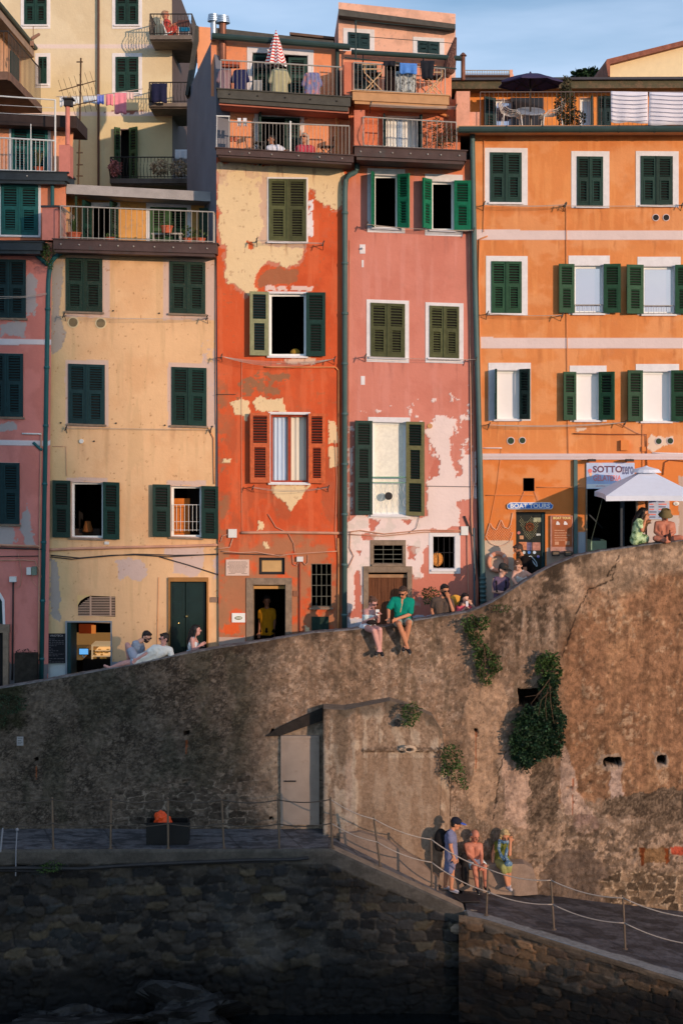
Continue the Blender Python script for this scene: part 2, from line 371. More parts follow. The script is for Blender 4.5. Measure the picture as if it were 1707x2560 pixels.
def window(house, hole, D, sh=0.0, kind='closed', sm=None, L=None, Rr=None, surround=None, sm2=None, glass=None, frame=True, sill=True, depth=.16, xc=0, rail=None, sidemat=None, wname='window', three=False, fm=None, mull=False, split_pane=True, curtain=None, pitch=.058):
    x0, y0, x1, y1 = hole; e = sh
    sy = sh * (x1 - x0) / 2
    a, b, c, d = P(x0, y1 - sy, D), P(x1, y1 + sy, D), P(x1, y0 + sy, D), P(x0, y0 - sy, D)
    v = Vector((0, depth, 0)); rev = MB(); yv = Vector((0, -.004, 0))
    # reveal: four slabs lining the opening
    t = .012
    rv = [a, b, c, d]
    for (p, q, ins) in ((a, b, Vector((0, 0, t))), (b, c, Vector((-t, 0, 0))), (c, d, Vector((0, 0, -t))), (d, a, Vector((t, 0, 0)))):
        rev.hexa([p + yv, q + yv, q + ins + yv, p + ins + yv, p + v, q + v, q + ins + v, p + ins + v])
    if surround:
        for s in ([surround] if not isinstance(surround, list) else surround):
            X0, Y0, X1, Y1 = s; S0, S1 = P(X0, Y1 - sy, D), P(X1, Y1 + sy, D); S2, S3 = P(X1, Y0 + sy, D), P(X0, Y0 - sy, D)
            f = Vector((0, -.012, 0)); g = Vector((0, .002, 0))
            def lerp_at(p, q, x): return p + (q - p) * ((x - p.x) / (q.x - p.x)) if abs(q.x - p.x) > 1e-6 else p
            B0, B1 = lerp_at(S0, S1, a.x), lerp_at(S0, S1, b.x); T0, T1 = lerp_at(S3, S2, d.x), lerp_at(S3, S2, c.x)
            for quad_ in ((S0, B0, T0, S3), (B1, S1, S2, T1), (B0, B1, b, a), (d, c, T1, T0)):
                if (quad_[1] - quad_[0]).length < .004 or (quad_[3] - quad_[0]).length < .004: continue
                if quad_ == (S0, B0, T0, S3) and X0 >= x0 - 1: continue
                if quad_ == (B1, S1, S2, T1) and X1 <= x1 + 1: continue
                rev.hexa([p + f for p in quad_] + [p + g for p in quad_])
    win = rev.build(wname, sidemat or (M_white if surround else M_mauve), house)
    if sill:
        s0 = P(x0 - 4, y1 - sy, D); s1 = P(x1 + 4, y1 + sy, D); mb = MB()
        mb.hexa([s0 + Vector((0, -.06, -.045)), s1 + Vector((0, -.06, -.045)), s1 + Vector((0, -.06, -.003)), s0 + Vector((0, -.06, -.003)), s0 + Vector((0, -.002, -.045)), s1 + Vector((0, -.002, -.045)), s1 + Vector((0, -.002, -.003)), s0 + Vector((0, -.002, -.003))])
        mb.build('sill', sidemat or (M_white if surround else M_stone), win)
    if kind == 'closed':
        w = (b.x - a.x) / 2 - .003
        shutter(win, a.x, 1, 0, w, a.z + .005, d.z - .005, D, sm, sh, sm2, three=three, pitch=pitch)
        shutter(win, b.x, -1, 0, w, b.z + .005, c.z - .005, D, sm, sh, sm2, three=three, pitch=pitch)
        mb = MB(); mx0 = (a.x + b.x) / 2
        mb.box((mx0 - .018, D - .05, (a.z + b.z) / 2 + .01), (mx0 + .018, D - .028, (c.z + d.z) / 2 - .01)); mb.build('closing_strip', sm, win)
        bk = MB(); bk.hexa([a + Vector((0, .03, 0)), b + Vector((0, .03, 0)), c + Vector((0, .03, 0)), d + Vector((0, .03, 0)), a + Vector((0, .05, 0)), b + Vector((0, .05, 0)), c + Vector((0, .05, 0)), d + Vector((0, .05, 0))]); bk.build('backing', M_dark, win)
    else:
        ft = .05; fd = Vector((0, depth * .62, 0)); bd = fd + Vector((0, .05, 0))
        if frame:
            mb = MB()
            def fb(xa, za, xb, zb): # za left-bottom; sheared ignored
                mb.hexa([Vector((xa, D, za)) + fd, Vector((xb, D, za)) + fd, Vector((xb, D, zb)) + fd, Vector((xa, D, zb)) + fd, Vector((xa, D, za)) + bd, Vector((xb, D, za)) + bd, Vector((xb, D, zb)) + bd, Vector((xa, D, zb)) + bd])
            zb_, zt_ = min(a.z, b.z) + t * .5, max(c.z, d.z) - t * .5
            fb(a.x + t, zb_, a.x + t + ft, zt_); fb(b.x - t - ft, zb_, b.x - t, zt_)
            fb(a.x + t + ft, zb_, b.x - t - ft, zb_ + ft); fb(a.x + t + ft, zt_ - ft * 1.3, b.x - t - ft, zt_)
            if mull: fb((a.x + b.x) / 2 - .035, zb_ + ft, (a.x + b.x) / 2 + .035, zt_ - ft)
            fo = mb.build('frame', fm or M_frame, win)
            if glass:
                gl = MB(); g0 = fd + Vector((0, .02, 0)); tl = R(1.2)
                xa, xb = a.x + t + ft, b.x - t - ft; za, zb2 = zb_ + ft, zt_ - ft
                gl.hexa([Vector((xa, D + g0.y, za)), Vector((xb, D + g0.y, za)), Vector((xb, D + g0.y, zb2)), Vector((xa, D + g0.y, zb2)), Vector((xa, D + g0.y + .006, za)), Vector((xb, D + g0.y + .006, za)), Vector((xb, D + g0.y + .006, zb2)), Vector((xa, D + g0.y + .006, zb2))])
                gl.build('pane', glass, win)
        if curtain:
            for (cx0, cx1, cm) in curtain:
                cu = MB(); n = 24; xa, xb = P(cx0, 0, D).x, P(cx1, 0, D).x; vs = []
                for i in range(n + 1):
                    u = i / n; yy = D + depth * .62 + .09 + .018 * math.sin(u * 22) + .01 * math.sin(u * 51)
                    vs += [(xa + (xb - xa) * u, yy, a.z + .03), (xa + (xb - xa) * u, yy, d.z - .03)]
                cu.add(vs, [(2 * i, 2 * i + 2, 2 * i + 3, 2 * i + 1) for i in range(n)]); cu.build('curtain', cm, win, smooth=True)
        for side, spec_ in ((0, L), (1, Rr)):
            if spec_:
                ang, wpx, mm = spec_[0], spec_[1], spec_[2]; mm2 = spec_[3] if len(spec_) > 3 else None
                hx = a.x if side == 0 else b.x; s_ = 1 if side == 0 else -1
                zz0, zz1 = (a.z, d.z) if side == 0 else (b.z, c.z)
                shutter(win, hx, s_, ang, wpx * k(D), zz0 - .0, zz1 + .02, D - (.02 if ang > 150 else 0), mm, sh, mm2, three=three, pitch=pitch)
    return win
def rod_rail(parent, x0, x1, yt0, yt1, yb0, yb1, D, step, m, name='railing', rb=.007, rt=.017, bulge=0.0, ends=None, topm=None, mid=None, botr=True):
    mb = MB(); n = max(1, int(round((x1 - x0) / step)))
    for i in range(n + 1):
        u = i / n; x = x0 + (x1 - x0) * u; yt = yt0 + (yt1 - yt0) * u; yb = yb0 + (yb1 - yb0) * u
        a, b = P(x, yb, D), P(x, yt, D)
        r = rb * (2.0 if i in (0, n) else 1)
        if bulge:
            pts = [a + (b - a) * t + Vector((0, -bulge * math.sin(math.pi * min(1, t * 1.25)) * (1 if t < .8 else 0), 0)) for t in (0, .15, .3, .45, .6, .8, 1)]
            mb.tube(pts, r, 5)
        else: mb.tube([a, b], r, 5)
    mb.tube([P(x0, yt0, D), P(x1, yt1, D)], rt, 6)
    if botr: mb.tube([P(x0, yb0 - 3, D), P(x1, yb1 - 3, D)], rt * .7, 6)
    if mid: mb.tube([P(x0, yt0 + mid, D), P(x1, yt1 + mid, D)], rt * .6, 6)
    if ends:   # return rails to the wall
        for x, yt, yb in ((x0, yt0, yb0), (x1, yt1, yb1)):
            a, b = P(x, yt, D), P(x, yb, D)
            mb.tube([a, Vector((a.x, ends, a.z))], rt, 6)
            nn = max(2, int((ends - D) / (step * k(D))))
            for j in range(1, nn): yy = D + (ends - D) * j / nn; mb.tube([(a.x, yy, b.z), (a.x, yy, a.z)], rb, 5)
    return mb.build(name, m, parent)
def balcony(parent, x0, x1, y0, y1, dy, D, Dw, m, lip=9, bolts=(), name='balcony', rail=None, boltm=None):
    mb = MB(); mb.pbox(x0, y0, x1, y1, D, Dw, 0, dy)
    mb.pbox(x0 - 4, y0 - 3, x1 + 4, y0 - .5, D - .03, Dw, 0, dy)
    mb.pbox(x0 + 5, y1 + .5, x1 - 5, y1 + lip, D + .04, Dw, 0, dy)
    o = mb.build(name, m, parent)
    if bolts:
        b = MB()
        for i in range(bolts[0]):
            u = (i + .5) / bolts[0]; x = x0 + (x1 - x0) * u + random.uniform(-5, 5); y = (y0 + y1) / 2 + dy * u
            p = P(x, y, D); b.cone(p + Vector((0, -.012, 0)), .02, p + Vector((0, .01, 0)), .02, 8, 2)
        b.build('bolt_heads', boltm or M_railg, o)
    return o
def cable(parent, pts, D, r, m, name='cable', off=.03, n=5):
    mb = MB(); q = []
    for i in range(len(pts) - 1):
        for j in range(4):
            t = j / 4; q.append(P(pts[i][0] + (pts[i + 1][0] - pts[i][0]) * t, pts[i][1] + (pts[i + 1][1] - pts[i][1]) * t, D - off))
    q.append(P(*pts[-1], D - off)); mb.tube(q, r, n); return mb.build(name, m, parent, smooth=True)
def pipe(parent, pts, D, r, m, name='drainpipe', off=.08, collars=6):
    mb = MB(); q = [P(x, y, D - off) for x, y in pts]
    # smooth corners
    qq = [q[0]]
    for i in range(1, len(q) - 1):
        a, b, c = q[i - 1], q[i], q[i + 1]; la = min(.12, (b - a).length * .4); lc = min(.12, (c - b).length * .4)
        p0 = b + (a - b).normalized() * la; p1 = b + (c - b).normalized() * lc
        qq += [p0, p0 * .25 + b * .5 + p1 * .25, p1]
    qq.append(q[-1]); mb.tube(qq, r, 12)
    a, b = q[-2], q[-1]
    for i in range(collars):
        t = (i + .5) / collars; p = a + (b - a) * t; d = (b - a).normalized() * .03
        mb.tube([p - d, p + d], r * 1.22, 12)
    o = mb.build(name, m, parent, smooth=True)
    return o
def clothesline(x0, x1, y0, y1, D, label, sag=6, n=4, out=.35, m=None, mount=True):
    t = thing('clothesline', P((x0 + x1) / 2, max(y0, y1), D), label, 'clothesline', 'clotheslines strung below windows')
    for x, y in ((x0, y0), (x1, y1)):
        mb = MB(); p = P(x, y, D)
        mb.tube([p, p + Vector((0, -out, 0.02))], .012, 5); q = p + Vector((0, -out * .9, 0)); mb.tube([q + Vector((-.02, 0, -.07)), q + Vector((.03, 0, .06))], .014, 5)
        mb.tube([p + Vector((0, 0, -.12)), p + Vector((0, -out * .6, 0))], .008, 5); mb.build('bracket', M_iron, t)
    w = MB()
    for i in range(n):
        o = Vector((0, -out * (.35 + .6 * i / max(1, n - 1)), 0)); pts = []
        for j in range(11):
            u = j / 10; pts.append(P(x0 + (x1 - x0) * u, y0 + (y1 - y0) * u + sag * (1 + .3 * i) * 4 * u * (1 - u), D) + o)
        w.tube(pts, .0035, 4)
    w.build('line', M_string, t)
    return t
def leaf_poly(mb, poly, D, depth, n, size, seed=1, amp=7, thin=0):
    rnd = random.Random(seed); x0, x1 = min(p[0] for p in poly), max(p[0] for p in poly); y0, y1 = min(p[1] for p in poly), max(p[1] for p in poly)
    N = n * 4; xs = np.array([rnd.uniform(x0 - 5, x1 + 5) for _ in range(N)]); ys = np.array([rnd.uniform(y0 - 5, y1 + 5) for _ in range(N)])
    xw = xs + (fbm(xs / 9, ys / 9, seed + 3) - .5) * 4 * amp; yw = ys + (fbm(xs / 9, ys / 9, seed + 4) - .5) * 4 * amp
    ok = inpoly(xw, yw, poly) & (fbm(xs / 12, ys / 12, seed + 5) > thin); hh = fbm(xs / 16, ys / 16, seed + 6); c = 0
    for x, y, h in zip(xs[ok], ys[ok], hh[ok]):
        c += 1
        if c > n: break
        p = P(x, y, D) + Vector((0, -depth * (.15 + 1.5 * max(0, h - .25)) * rnd.uniform(.3, 1), 0)); s = size * rnd.choice((.5, .7, 1, 1, 1.4))
        d = Vector((rnd.uniform(-1, 1), rnd.uniform(-1.3, .2), rnd.uniform(-1, .5))).normalized(); w = d.cross(Vector((rnd.uniform(-1, 1), rnd.uniform(-1, 1), rnd.uniform(-1, 1)))).normalized(); nn = d.cross(w)
        mb.add([p, p + d * s * .5 + w * s * .3 + nn * s * .06, p + d * s, p + d * s * .5 - w * s * .3 + nn * s * .06], [(0, 1, 2), (0, 2, 3)])
def leaves(mb, c, rad, n, size, mi=0, flat=False, rnd=None, shell_=.55):
    rnd = rnd or random
    for _ in range(n):
        while True:
            v = Vector((rnd.uniform(-1, 1), rnd.uniform(-1, 1), rnd.uniform(-1, 1)))
            if v.length <= 1: break
        r = v.length; v = v / max(r, 1e-4) * (r ** shell_)
        p = Vector(c) + Vector((v.x * rad[0], v.y * rad[1], v.z * rad[2]))
        s = size * rnd.uniform(.6, 1.3)
        d = Vector((rnd.uniform(-1, 1), rnd.uniform(-1.2, .6), rnd.uniform(-1, .6))).normalized(); w = d.cross(Vector((rnd.uniform(-1, 1), rnd.uniform(-1, 1), rnd.uniform(-1, 1)))).normalized()
        nn = d.cross(w)
        mb.add([p, p + d * s * .5 + w * s * .28 + nn * s * .06, p + d * s, p + d * s * .5 - w * s * .28 + nn * s * .06], [(0, 1, 2), (0, 2, 3)], mi)
# ------------------------------------------------------------------ the big retaining wall, decks and ground
DW, DF_ = 31.6, 33.5
topx = [-400, -160, 0, 60, 130, 200, 270, 350, 430, 540, 620, 700, 780, 860, 960, 1040, 1100, 1170, 1200, 1230, 1300, 1340, 1380, 1440, 1500, 1560, 1640, 1707, 1860]
topy = [1782, 1745, 1722, 1712, 1700, 1687, 1674, 1660, 1642, 1622, 1610, 1597, 1583, 1577, 1567, 1552, 1542, 1531, 1520, 1506, 1462, 1436, 1415, 1391, 1379, 1371, 1360, 1352, 1338]
def TOP(x): return np.interp(x, topx, topy)
def BOT(x): return np.interp(x, [-160, 806, 850, 1140, 1300, 1420, 1707, 1860], [2078, 2078, 2090, 2222, 2240, 2246, 2285, 2305])
lib = A
def stones(X, Z, cw, ch, s=0):
    Xw = X + (fbm(X * 1.6, Z * 1.6, 91 + s) - .5) * .36; Zw = Z + (fbm(X * 1.5, Z * 1.5, 92 + s) - .5) * .30
    gx, gz = Xw / cw, Zw / ch; row = np.floor(gz); best = np.full(X.shape, 9.); sec = np.full(X.shape, 9.); cid = np.zeros(X.shape)
    for dz in (-1, 0, 1):
        rz = np.floor(gz) + dz
        off = _tab[(rz.astype(int) * 7 + s) % 512, 11] ; cx = np.floor(gx - off)
        for dx in (-1, 0, 1):
            ix = cx + dx; a = _tab[(ix.astype(int) * 3 + 5) % 512, (rz.astype(int) * 5 + s) % 512]; b = _tab[(ix.astype(int) * 11 + 17) % 512, (rz.astype(int) * 3 + 7 + s) % 512]
            d = np.maximum(np.abs(gx - (ix + off + .5 + (a - .5) * .62)), np.abs(gz - (rz + .5 + (b - .5) * .5)) * 1.12) + .25 * np.hypot(gx - (ix + off + .5 + (a - .5) * .62), gz - (rz + .5 + (b - .5) * .5))
            new = d < best; sec = np.where(new, best, np.minimum(sec, d)); cid = np.where(new, a * 7.13 + b * 3.77, cid); best = np.where(new, d, best)
    return sec - best, cid % 1.0, (cid * 5.7) % 1.0
def base_(X, c): return np.zeros(X.shape + (3,)) + np.array(c)
def wall_paint(X, Y):
    n1 = fbm(X / 130, Y / 130, 1); n2 = fbm(X / 38, Y / 38, 2); n3 = fbm(X / 9, Y / 9, 3, 4); st = fbm(X / 16, Y / 190, 4); st2 = fbm(X / 45, Y / 260, 9)
    n6 = fbm(X / 7, Y / 7, 18, 3); C = np.zeros(X.shape + (3,)) + np.array(A(150, 116, 94))
    C = mixc(C, A(180, 146, 124), sstep(n2, .48, .62) * .75)
    C = mixc(C, A(118, 92, 74), sstep(fbm(X / 30, Y / 22, 12), .50, .62) * .6)
    C = mixc(C, A(106, 76, 58), sstep(n6 * .55 + n2 * .45, .50, .56) * .6); C = mixc(C, A(186, 150, 126), sstep(fbm(X / 6, Y / 6, 20, 3) * .6 + n2 * .4, .56, .62) * .55)
    # ochre render on the right
    och = sstep(X + (n2 - .5) * 60, 1375, 1420) * sstep(-(Y + (n3 - .5) * 40) + 2010, 0, 14)
    CO = np.zeros_like(C) + np.array(A(148, 102, 74)); CO = mixc(CO, A(176, 126, 92), sstep(st2 * .4 + n1 * .3 + n2 * .3, .47, .58) * .75); CO = mixc(CO, A(108, 72, 52), sstep(st * .25 + n1 * .4 + n2 * .35, .49, .58) * .7)
    CO = mixc(CO, A(196, 154, 122), sstep(n3 * .5 + n2 * .5, .58, .66) * .5)
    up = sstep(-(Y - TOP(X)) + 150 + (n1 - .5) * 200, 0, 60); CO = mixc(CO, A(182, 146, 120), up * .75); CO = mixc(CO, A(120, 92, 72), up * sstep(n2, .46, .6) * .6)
    C = C * (1 - och[..., None]) + CO * och[..., None]
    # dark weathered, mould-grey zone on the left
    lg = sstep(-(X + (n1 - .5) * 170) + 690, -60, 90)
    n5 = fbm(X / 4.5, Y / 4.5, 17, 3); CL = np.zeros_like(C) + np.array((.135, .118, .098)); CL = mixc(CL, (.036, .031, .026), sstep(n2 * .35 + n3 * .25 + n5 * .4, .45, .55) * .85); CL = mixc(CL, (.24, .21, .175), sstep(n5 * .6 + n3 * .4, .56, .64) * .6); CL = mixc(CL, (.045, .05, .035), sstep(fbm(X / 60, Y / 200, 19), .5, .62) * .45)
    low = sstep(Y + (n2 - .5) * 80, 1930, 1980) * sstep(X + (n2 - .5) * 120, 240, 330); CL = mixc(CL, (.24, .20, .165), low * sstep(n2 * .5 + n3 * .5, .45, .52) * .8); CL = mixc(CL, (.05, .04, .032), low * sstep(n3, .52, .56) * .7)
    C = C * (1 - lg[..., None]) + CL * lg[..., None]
    cr_ = sstep(X + (n2 - .5) * 70, 640, 690) * sstep(-(X + 0) + 815, 0, 5) * sstep(Y + (n1 - .5) * 60 - (1850 - (X - 640) * .35), 0, 30); C = mixc(C, (.36, .30, .235), cr_ * .85)
    # dark band under the parapet and soot streaks
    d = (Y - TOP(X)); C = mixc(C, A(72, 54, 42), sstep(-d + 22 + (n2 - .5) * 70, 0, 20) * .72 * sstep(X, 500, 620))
    C = mixc(C, A(60, 46, 36), sstep(-d + 190 + (st - .5) * 320, 0, 90) * sstep(n3 * .5 + n2 * .5, .42, .54) * sstep(X, 1170, 1240) * sstep(-X + 1440 + (n1 - .5) * 80, 0, 60) * .85)
    C = mixc(C, A(98, 76, 58), sstep(st * .6 + n2 * .4, .52, .60) * sstep(X, 700, 900) * sstep(-X + 1380, 0, 60) * .6)
    # pinkish pale plaster patches
    pk = A(180, 140, 118)
    C = patch(C, X, Y, [(1262, 1880), (1300, 1900), (1350, 1890), (1352, 1960), (1322, 2000), (1316, 2040), (1335, 2080), (1262, 2052), (1256, 1960)], pk, 7, 30)
    C = patch(C, X, Y, [(1398, 1850), (1428, 1880), (1440, 1980), (1490, 2040), (1405, 2038), (1402, 1960)], A(180, 142, 122), 8, 30)
    C = patch(C, X, Y, [(1180, 1700), (1240, 1690), (1270, 1740), (1250, 1860), (1240, 1960), (1215, 2050), (1170, 2010), (1180, 1880), (1150, 1800)], A(176, 134, 106), 10, 34, ms=.7)
    C = patch(C, X, Y, [(1525, 1915), (1553, 1915), (1556, 2000), (1522, 2004)], A(168, 134, 118), 4, 20)
    C = patch(C, X, Y, [(1500, 1888), (1548, 1886), (1562, 1915), (1540, 1926), (1506, 1922), (1492, 1908)], A(160, 128, 108), 4, 14)
    C = patch(C, X, Y, [(1630, 1880), (1668, 1886), (1670, 1915), (1640, 1920)], A(158, 126, 106), 4, 14)
    C = patch(C, X, Y, [(1434, 2040), (1450, 2034), (1490, 2040), (1498, 2062), (1482, 2088), (1450, 2092), (1432, 2070)], A(142, 108, 94), 2, 30)
    # gravelly exposed render
    gv = sstep(fbm(X / 4.2, Y / 4.2, 21, 2), .46, .56)
    for pl in ([(1505, 2000), (1560, 1986), (1720, 1968), (1860, 1960), (1860, 2055), (1660, 2068), (1560, 2040), (1500, 2035)], [(1580, 2060), (1665, 2058), (1660, 2085), (1590, 2088)], [(1312, 2050), (1390, 1960), (1400, 2010), (1395, 2060), (1330, 2070)], [(1330, 1905), (1388, 1890), (1385, 1950), (1340, 1990), (1325, 2035), (1318, 2000)]):
        C = patch(C, X, Y, pl, A(120, 94, 76), 8, 26); m = patch(np.zeros_like(C), X, Y, pl, (1, 1, 1), 8, 26)[..., 0]; C = mixc(C, A(72, 54, 42), m * gv * .75)
    # masonry mottling at the lower right
    lo = sstep(Y + (n2 - .5) * 60, 2050, 2085) * sstep(X, 1280, 1340) * sstep(-X + 2000, 0, 10)
    C = mixc(C, A(168, 132, 108), lo * .6); C = mixc(C, A(84, 64, 50), lo * sstep(n3 * .6 + n2 * .4, .50, .56) * .75)
    C = patch(C, X, Y, [(1345, 2175), (1400, 2125), (1480, 2130), (1520, 2200), (1515, 2260), (1340, 2260)], A(110, 86, 72), 8, 40)
    C = patch(C, X, Y, [(1595, 2120), (1675, 2122), (1668, 2155), (1602, 2156)], A(130, 92, 62), 4, 16)
    C = patch(C, X, Y, [(1598, 2120), (1610, 2120), (1609, 2162), (1602, 2162)], A(120, 58, 28), 2, 10); C = patch(C, X, Y, [(1660, 2122), (1672, 2122), (1670, 2158), (1662, 2158)], A(120, 58, 28), 2, 10)
    C = patch(C, X, Y, [(1675, 2120), (1720, 2118), (1720, 2138), (1676, 2136)], A(170, 72, 50), 3, 14)
    C = patch(C, X, Y, [(1495, 2230), (1520, 2185), (1530, 2190), (1530, 2250)], A(40, 34, 28), 5, 14); C = patch(C, X, Y, [(1553, 2190), (1568, 2186), (1566, 2252), (1552, 2252)], A(34, 28, 24), 4, 14)
    for x, y0, y1, w in ((1431, 1945, 1975, 2.5), (1431, 1985, 2040, 1.6), (1189, 1830, 1930, 2), (466, 1850, 1885, 2.5), (91, 1915, 1950, 2)): C = patch(C, X, Y, [(x - w, y0), (x + w, y0), (x + w * .6, y1), (x - w * .6, y1)], A(150, 72, 34), 1, 12, ms=.75)
    mo = sstep(-d + 130 + (n2 - .5) * 160, 0, 60) * sstep(-X + 90 + (n1 - .5) * 60, 0, 40); C = mixc(C, S(40, 46, 28), mo * .8)
    # courses of exposed stone
    Xm, Zm = X * .0088, -Y * .0088; e_, c1, c2 = stones(Xm, Zm, .34, .17, 7); ed = sstep(e_ + (n6 - .5) * .2, .03, .16)
    CS = mixc(base_(X, A(128, 98, 76)), A(92, 70, 54), (c1 > .5).astype(float)) * (.6 + .75 * c2)[..., None]; CS = mixc(base_(X, A(182, 146, 118)), CS, ed)
    ms = sstep(Y + (n2 - .5) * 50 - (X < 1560) * (1560 - X) * .5, 2168, 2180) * sstep(X + (n2 - .5) * 60, 1490, 1510); C = mixc(C, CS, ms * .95)
    CT = mixc(base_(X, (.13, .11, .09)), (.07, .06, .05), (c1 > .5).astype(float)) * (.6 + .7 * c2)[..., None]; CT = mixc(base_(X, (.30, .265, .22)), CT, ed)
    ms = sstep(Y + (n1 - .5) * 120 + (n6 - .5) * 40, 1945, 1975) * sstep(X + (n1 - .5) * 140, 260, 300) * sstep(-X - (n2 - .5) * 60, -650, -620) * sstep(n2 * .5 + n6 * .5, .42, .48); C = mixc(C, CT, ms * .9)
    # the crack
    ck = [(1545, 1390), (1538, 1415), (1520, 1428), (1516, 1440), (1533, 1432), (1530, 1448), (1470, 1475), (1462, 1495), (1440, 1530), (1418, 1600), (1405, 1640)]
    dm = np.full(X.shape, 1e9); Xw = X + (n3 - .5) * 10; Yw = Y + (fbm(X / 9, Y / 9, 33, 3) - .5) * 10
    for (a, b) in zip(ck[:-1], ck[1:]):
        vx, vy = b[0] - a[0], b[1] - a[1]; t = np.clip(((Xw - a[0]) * vx + (Yw - a[1]) * vy) / (vx * vx + vy * vy), 0, 1); dm = np.minimum(dm, np.hypot(Xw - a[0] - t * vx, Yw - a[1] - t * vy))
    for seg in ([(1262, 1880), (1245, 1930), (1240, 2000), (1232, 2050)],):
        for (a, b) in zip(seg[:-1], seg[1:]):
            vx, vy = b[0] - a[0], b[1] - a[1]; t = np.clip(((Xw - a[0]) * vx + (Yw - a[1]) * vy) / (vx * vx + vy * vy), 0, 1); dm = np.minimum(dm, np.hypot(Xw - a[0] - t * vx, Yw - a[1] - t * vy))
    C = mixc(C, A(40, 30, 24), np.clip(1.9 - dm, 0, 1) * .9)
    C = C * (.72 + .50 * sstep(n6 * .5 + fbm(X / 14, Y / 14, 22, 4) * .5, .36, .64))[..., None]
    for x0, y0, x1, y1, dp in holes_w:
        if dp > .1: C = patch(C, X, Y, rect(x0 + 1, y0 + 1, x1 - 1, y1 - 1), (.018, .014, .012), 2, 10)  # recess shade painted near-black inside the deeper holes
    pits = sstep(fbm(X / 5, Y / 5, 41, 2), .83, .86); C = mixc(C, A(60, 46, 36), pits * .7)
    C = C * (1 - .22 * sstep(fbm(X / 20, Y / 170, 24), .5, .62) * sstep(X, 640, 760))[..., None]
    return C * np.array((1.03, .95, .875)) * (0.93 + .14 * n3[..., None])
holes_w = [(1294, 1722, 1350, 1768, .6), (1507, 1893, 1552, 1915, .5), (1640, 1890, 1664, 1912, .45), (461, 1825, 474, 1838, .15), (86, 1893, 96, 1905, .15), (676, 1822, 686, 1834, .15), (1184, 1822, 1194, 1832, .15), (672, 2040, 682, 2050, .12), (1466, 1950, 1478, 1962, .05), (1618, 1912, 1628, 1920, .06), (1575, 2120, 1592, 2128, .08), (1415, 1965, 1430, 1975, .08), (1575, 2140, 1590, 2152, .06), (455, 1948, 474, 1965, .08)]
def wall_disp(X, Y):
    d = (fbm(X / 90, Y / 90, 51) - .5) * .07 + (fbm(X / 20, Y / 20, 52) - .5) * .04 + (fbm(X / 6, Y / 6, 53, 3) - .5) * .022
    rough = sstep(-X + 690 + (fbm(X / 40, Y / 40, 55) - .5) * 160, 0, 60) * .6 + sstep(Y, 2030, 2080) * sstep(X, 1230, 1300)
    d = d + rough * (fbm(X / 12, Y / 8, 54, 3) - .5) * .06
    w = (fbm(X / 10, Y / 10, 56, 3) - .5) * 8
    for x0, y0, x1, y1, dp in holes_w:
        m = sstep(np.minimum(np.minimum(X + w - x0, x1 - X - w), np.minimum(Y + w - y0, y1 - Y - w)), 0, 4); d = d + m * dp
    dd = np.clip(Y - TOP(X), 0, 60) / 60.0
    fade = sstep(Y - TOP(X), 0, 18)
    return d * fade
def wallgrid(x0, x1, cell, yt, yb, nr, D, disp, paint, name, m, parent=None):
    xs = np.arange(x0, x1 + .1, cell); t = np.linspace(0, 1, nr)[:, None]
    Yt, Yb = yt(xs)[None], yb(xs)[None]; Y = Yt + (Yb - Yt) * t; X = np.broadcast_to(xs[None], Y.shape).copy()
    dD = disp(X, Y); Dg = D(X) + dD if callable(D) else D + dD; D0 = D(X) if callable(D) else D
    PT = np.stack([(X - CX) * D0 / F, Dg, EZ - (Y - HY) * D0 / F], -1)
    return grid_mesh(name, PT, paint(X, Y), np.ones((nr - 1, len(xs) - 1), bool), m, parent)
rw = thing('retaining_wall', P(853, 2100, DW), 'tall weathered retaining wall of stained render under the sloping walkway', 'wall')
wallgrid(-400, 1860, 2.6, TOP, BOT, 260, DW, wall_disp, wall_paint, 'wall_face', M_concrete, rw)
# parapet: thick coping following the slope
def cap_paint(X, Y):
    C = np.zeros(X.shape + (3,)) + np.array(A(128, 112, 104)); C = mixc(C, A(84, 70, 62), sstep(fbm(X / 14, Y / 6, 61), .48, .6) * .7); return C
xs = np.arange(-400, 1861, 3.0); ty = TOP(xs) + (fbm(xs / 22, xs * 0, 62) - .5) * 3; rows = [(0.0, 0.0), (.0, .0), (.36, 0.0), (.362, .95)]
PTc = np.zeros((7, len(xs), 3)); wx = (xs - CX) * DW / F; wz = EZ - (TOP(xs) - HY) * DW / F; jit = (fbm(xs / 15, xs * 0, 63) - .5) * .03
for i, (dy_, dz_) in enumerate([(0, -.02), (.015, .012), (.10, .018), (.22, .018), (.35, .010), (.37, -.03), (.372, -1.4)]):
    PTc[i] = np.stack([wx, np.full_like(wx, DW + dy_) , wz + dz_ + (jit if i < 6 else 0)], -1)
XX, YY = np.meshgrid(xs, np.arange(7) * 6.0)
PTc = PTc[::-1].copy(); grid_mesh('parapet_cap', PTc, cap_paint(XX, YY), np.ones((6, len(xs) - 1), bool), M_concrete, rw)
# walkway behind the parapet
Mpave = mat('grey_stone_paving', S(98, 92, 92), var=.3, vs=4, bump=.4, bs=14)
mb = MB(); n = len(xs)
vs = [(wx[i], DW + .36, wz[i] - .95) for i in range(0, n, 6)] + [(wx[i], DW + 3.0, wz[i] - .95) for i in range(0, n, 6)]; q = len(vs) // 2
mb.add(vs, [(i, i + 1, q + i + 1, q + i) for i in range(q - 1)]); tag(mb.build('walkway', Mpave), kind='structure')
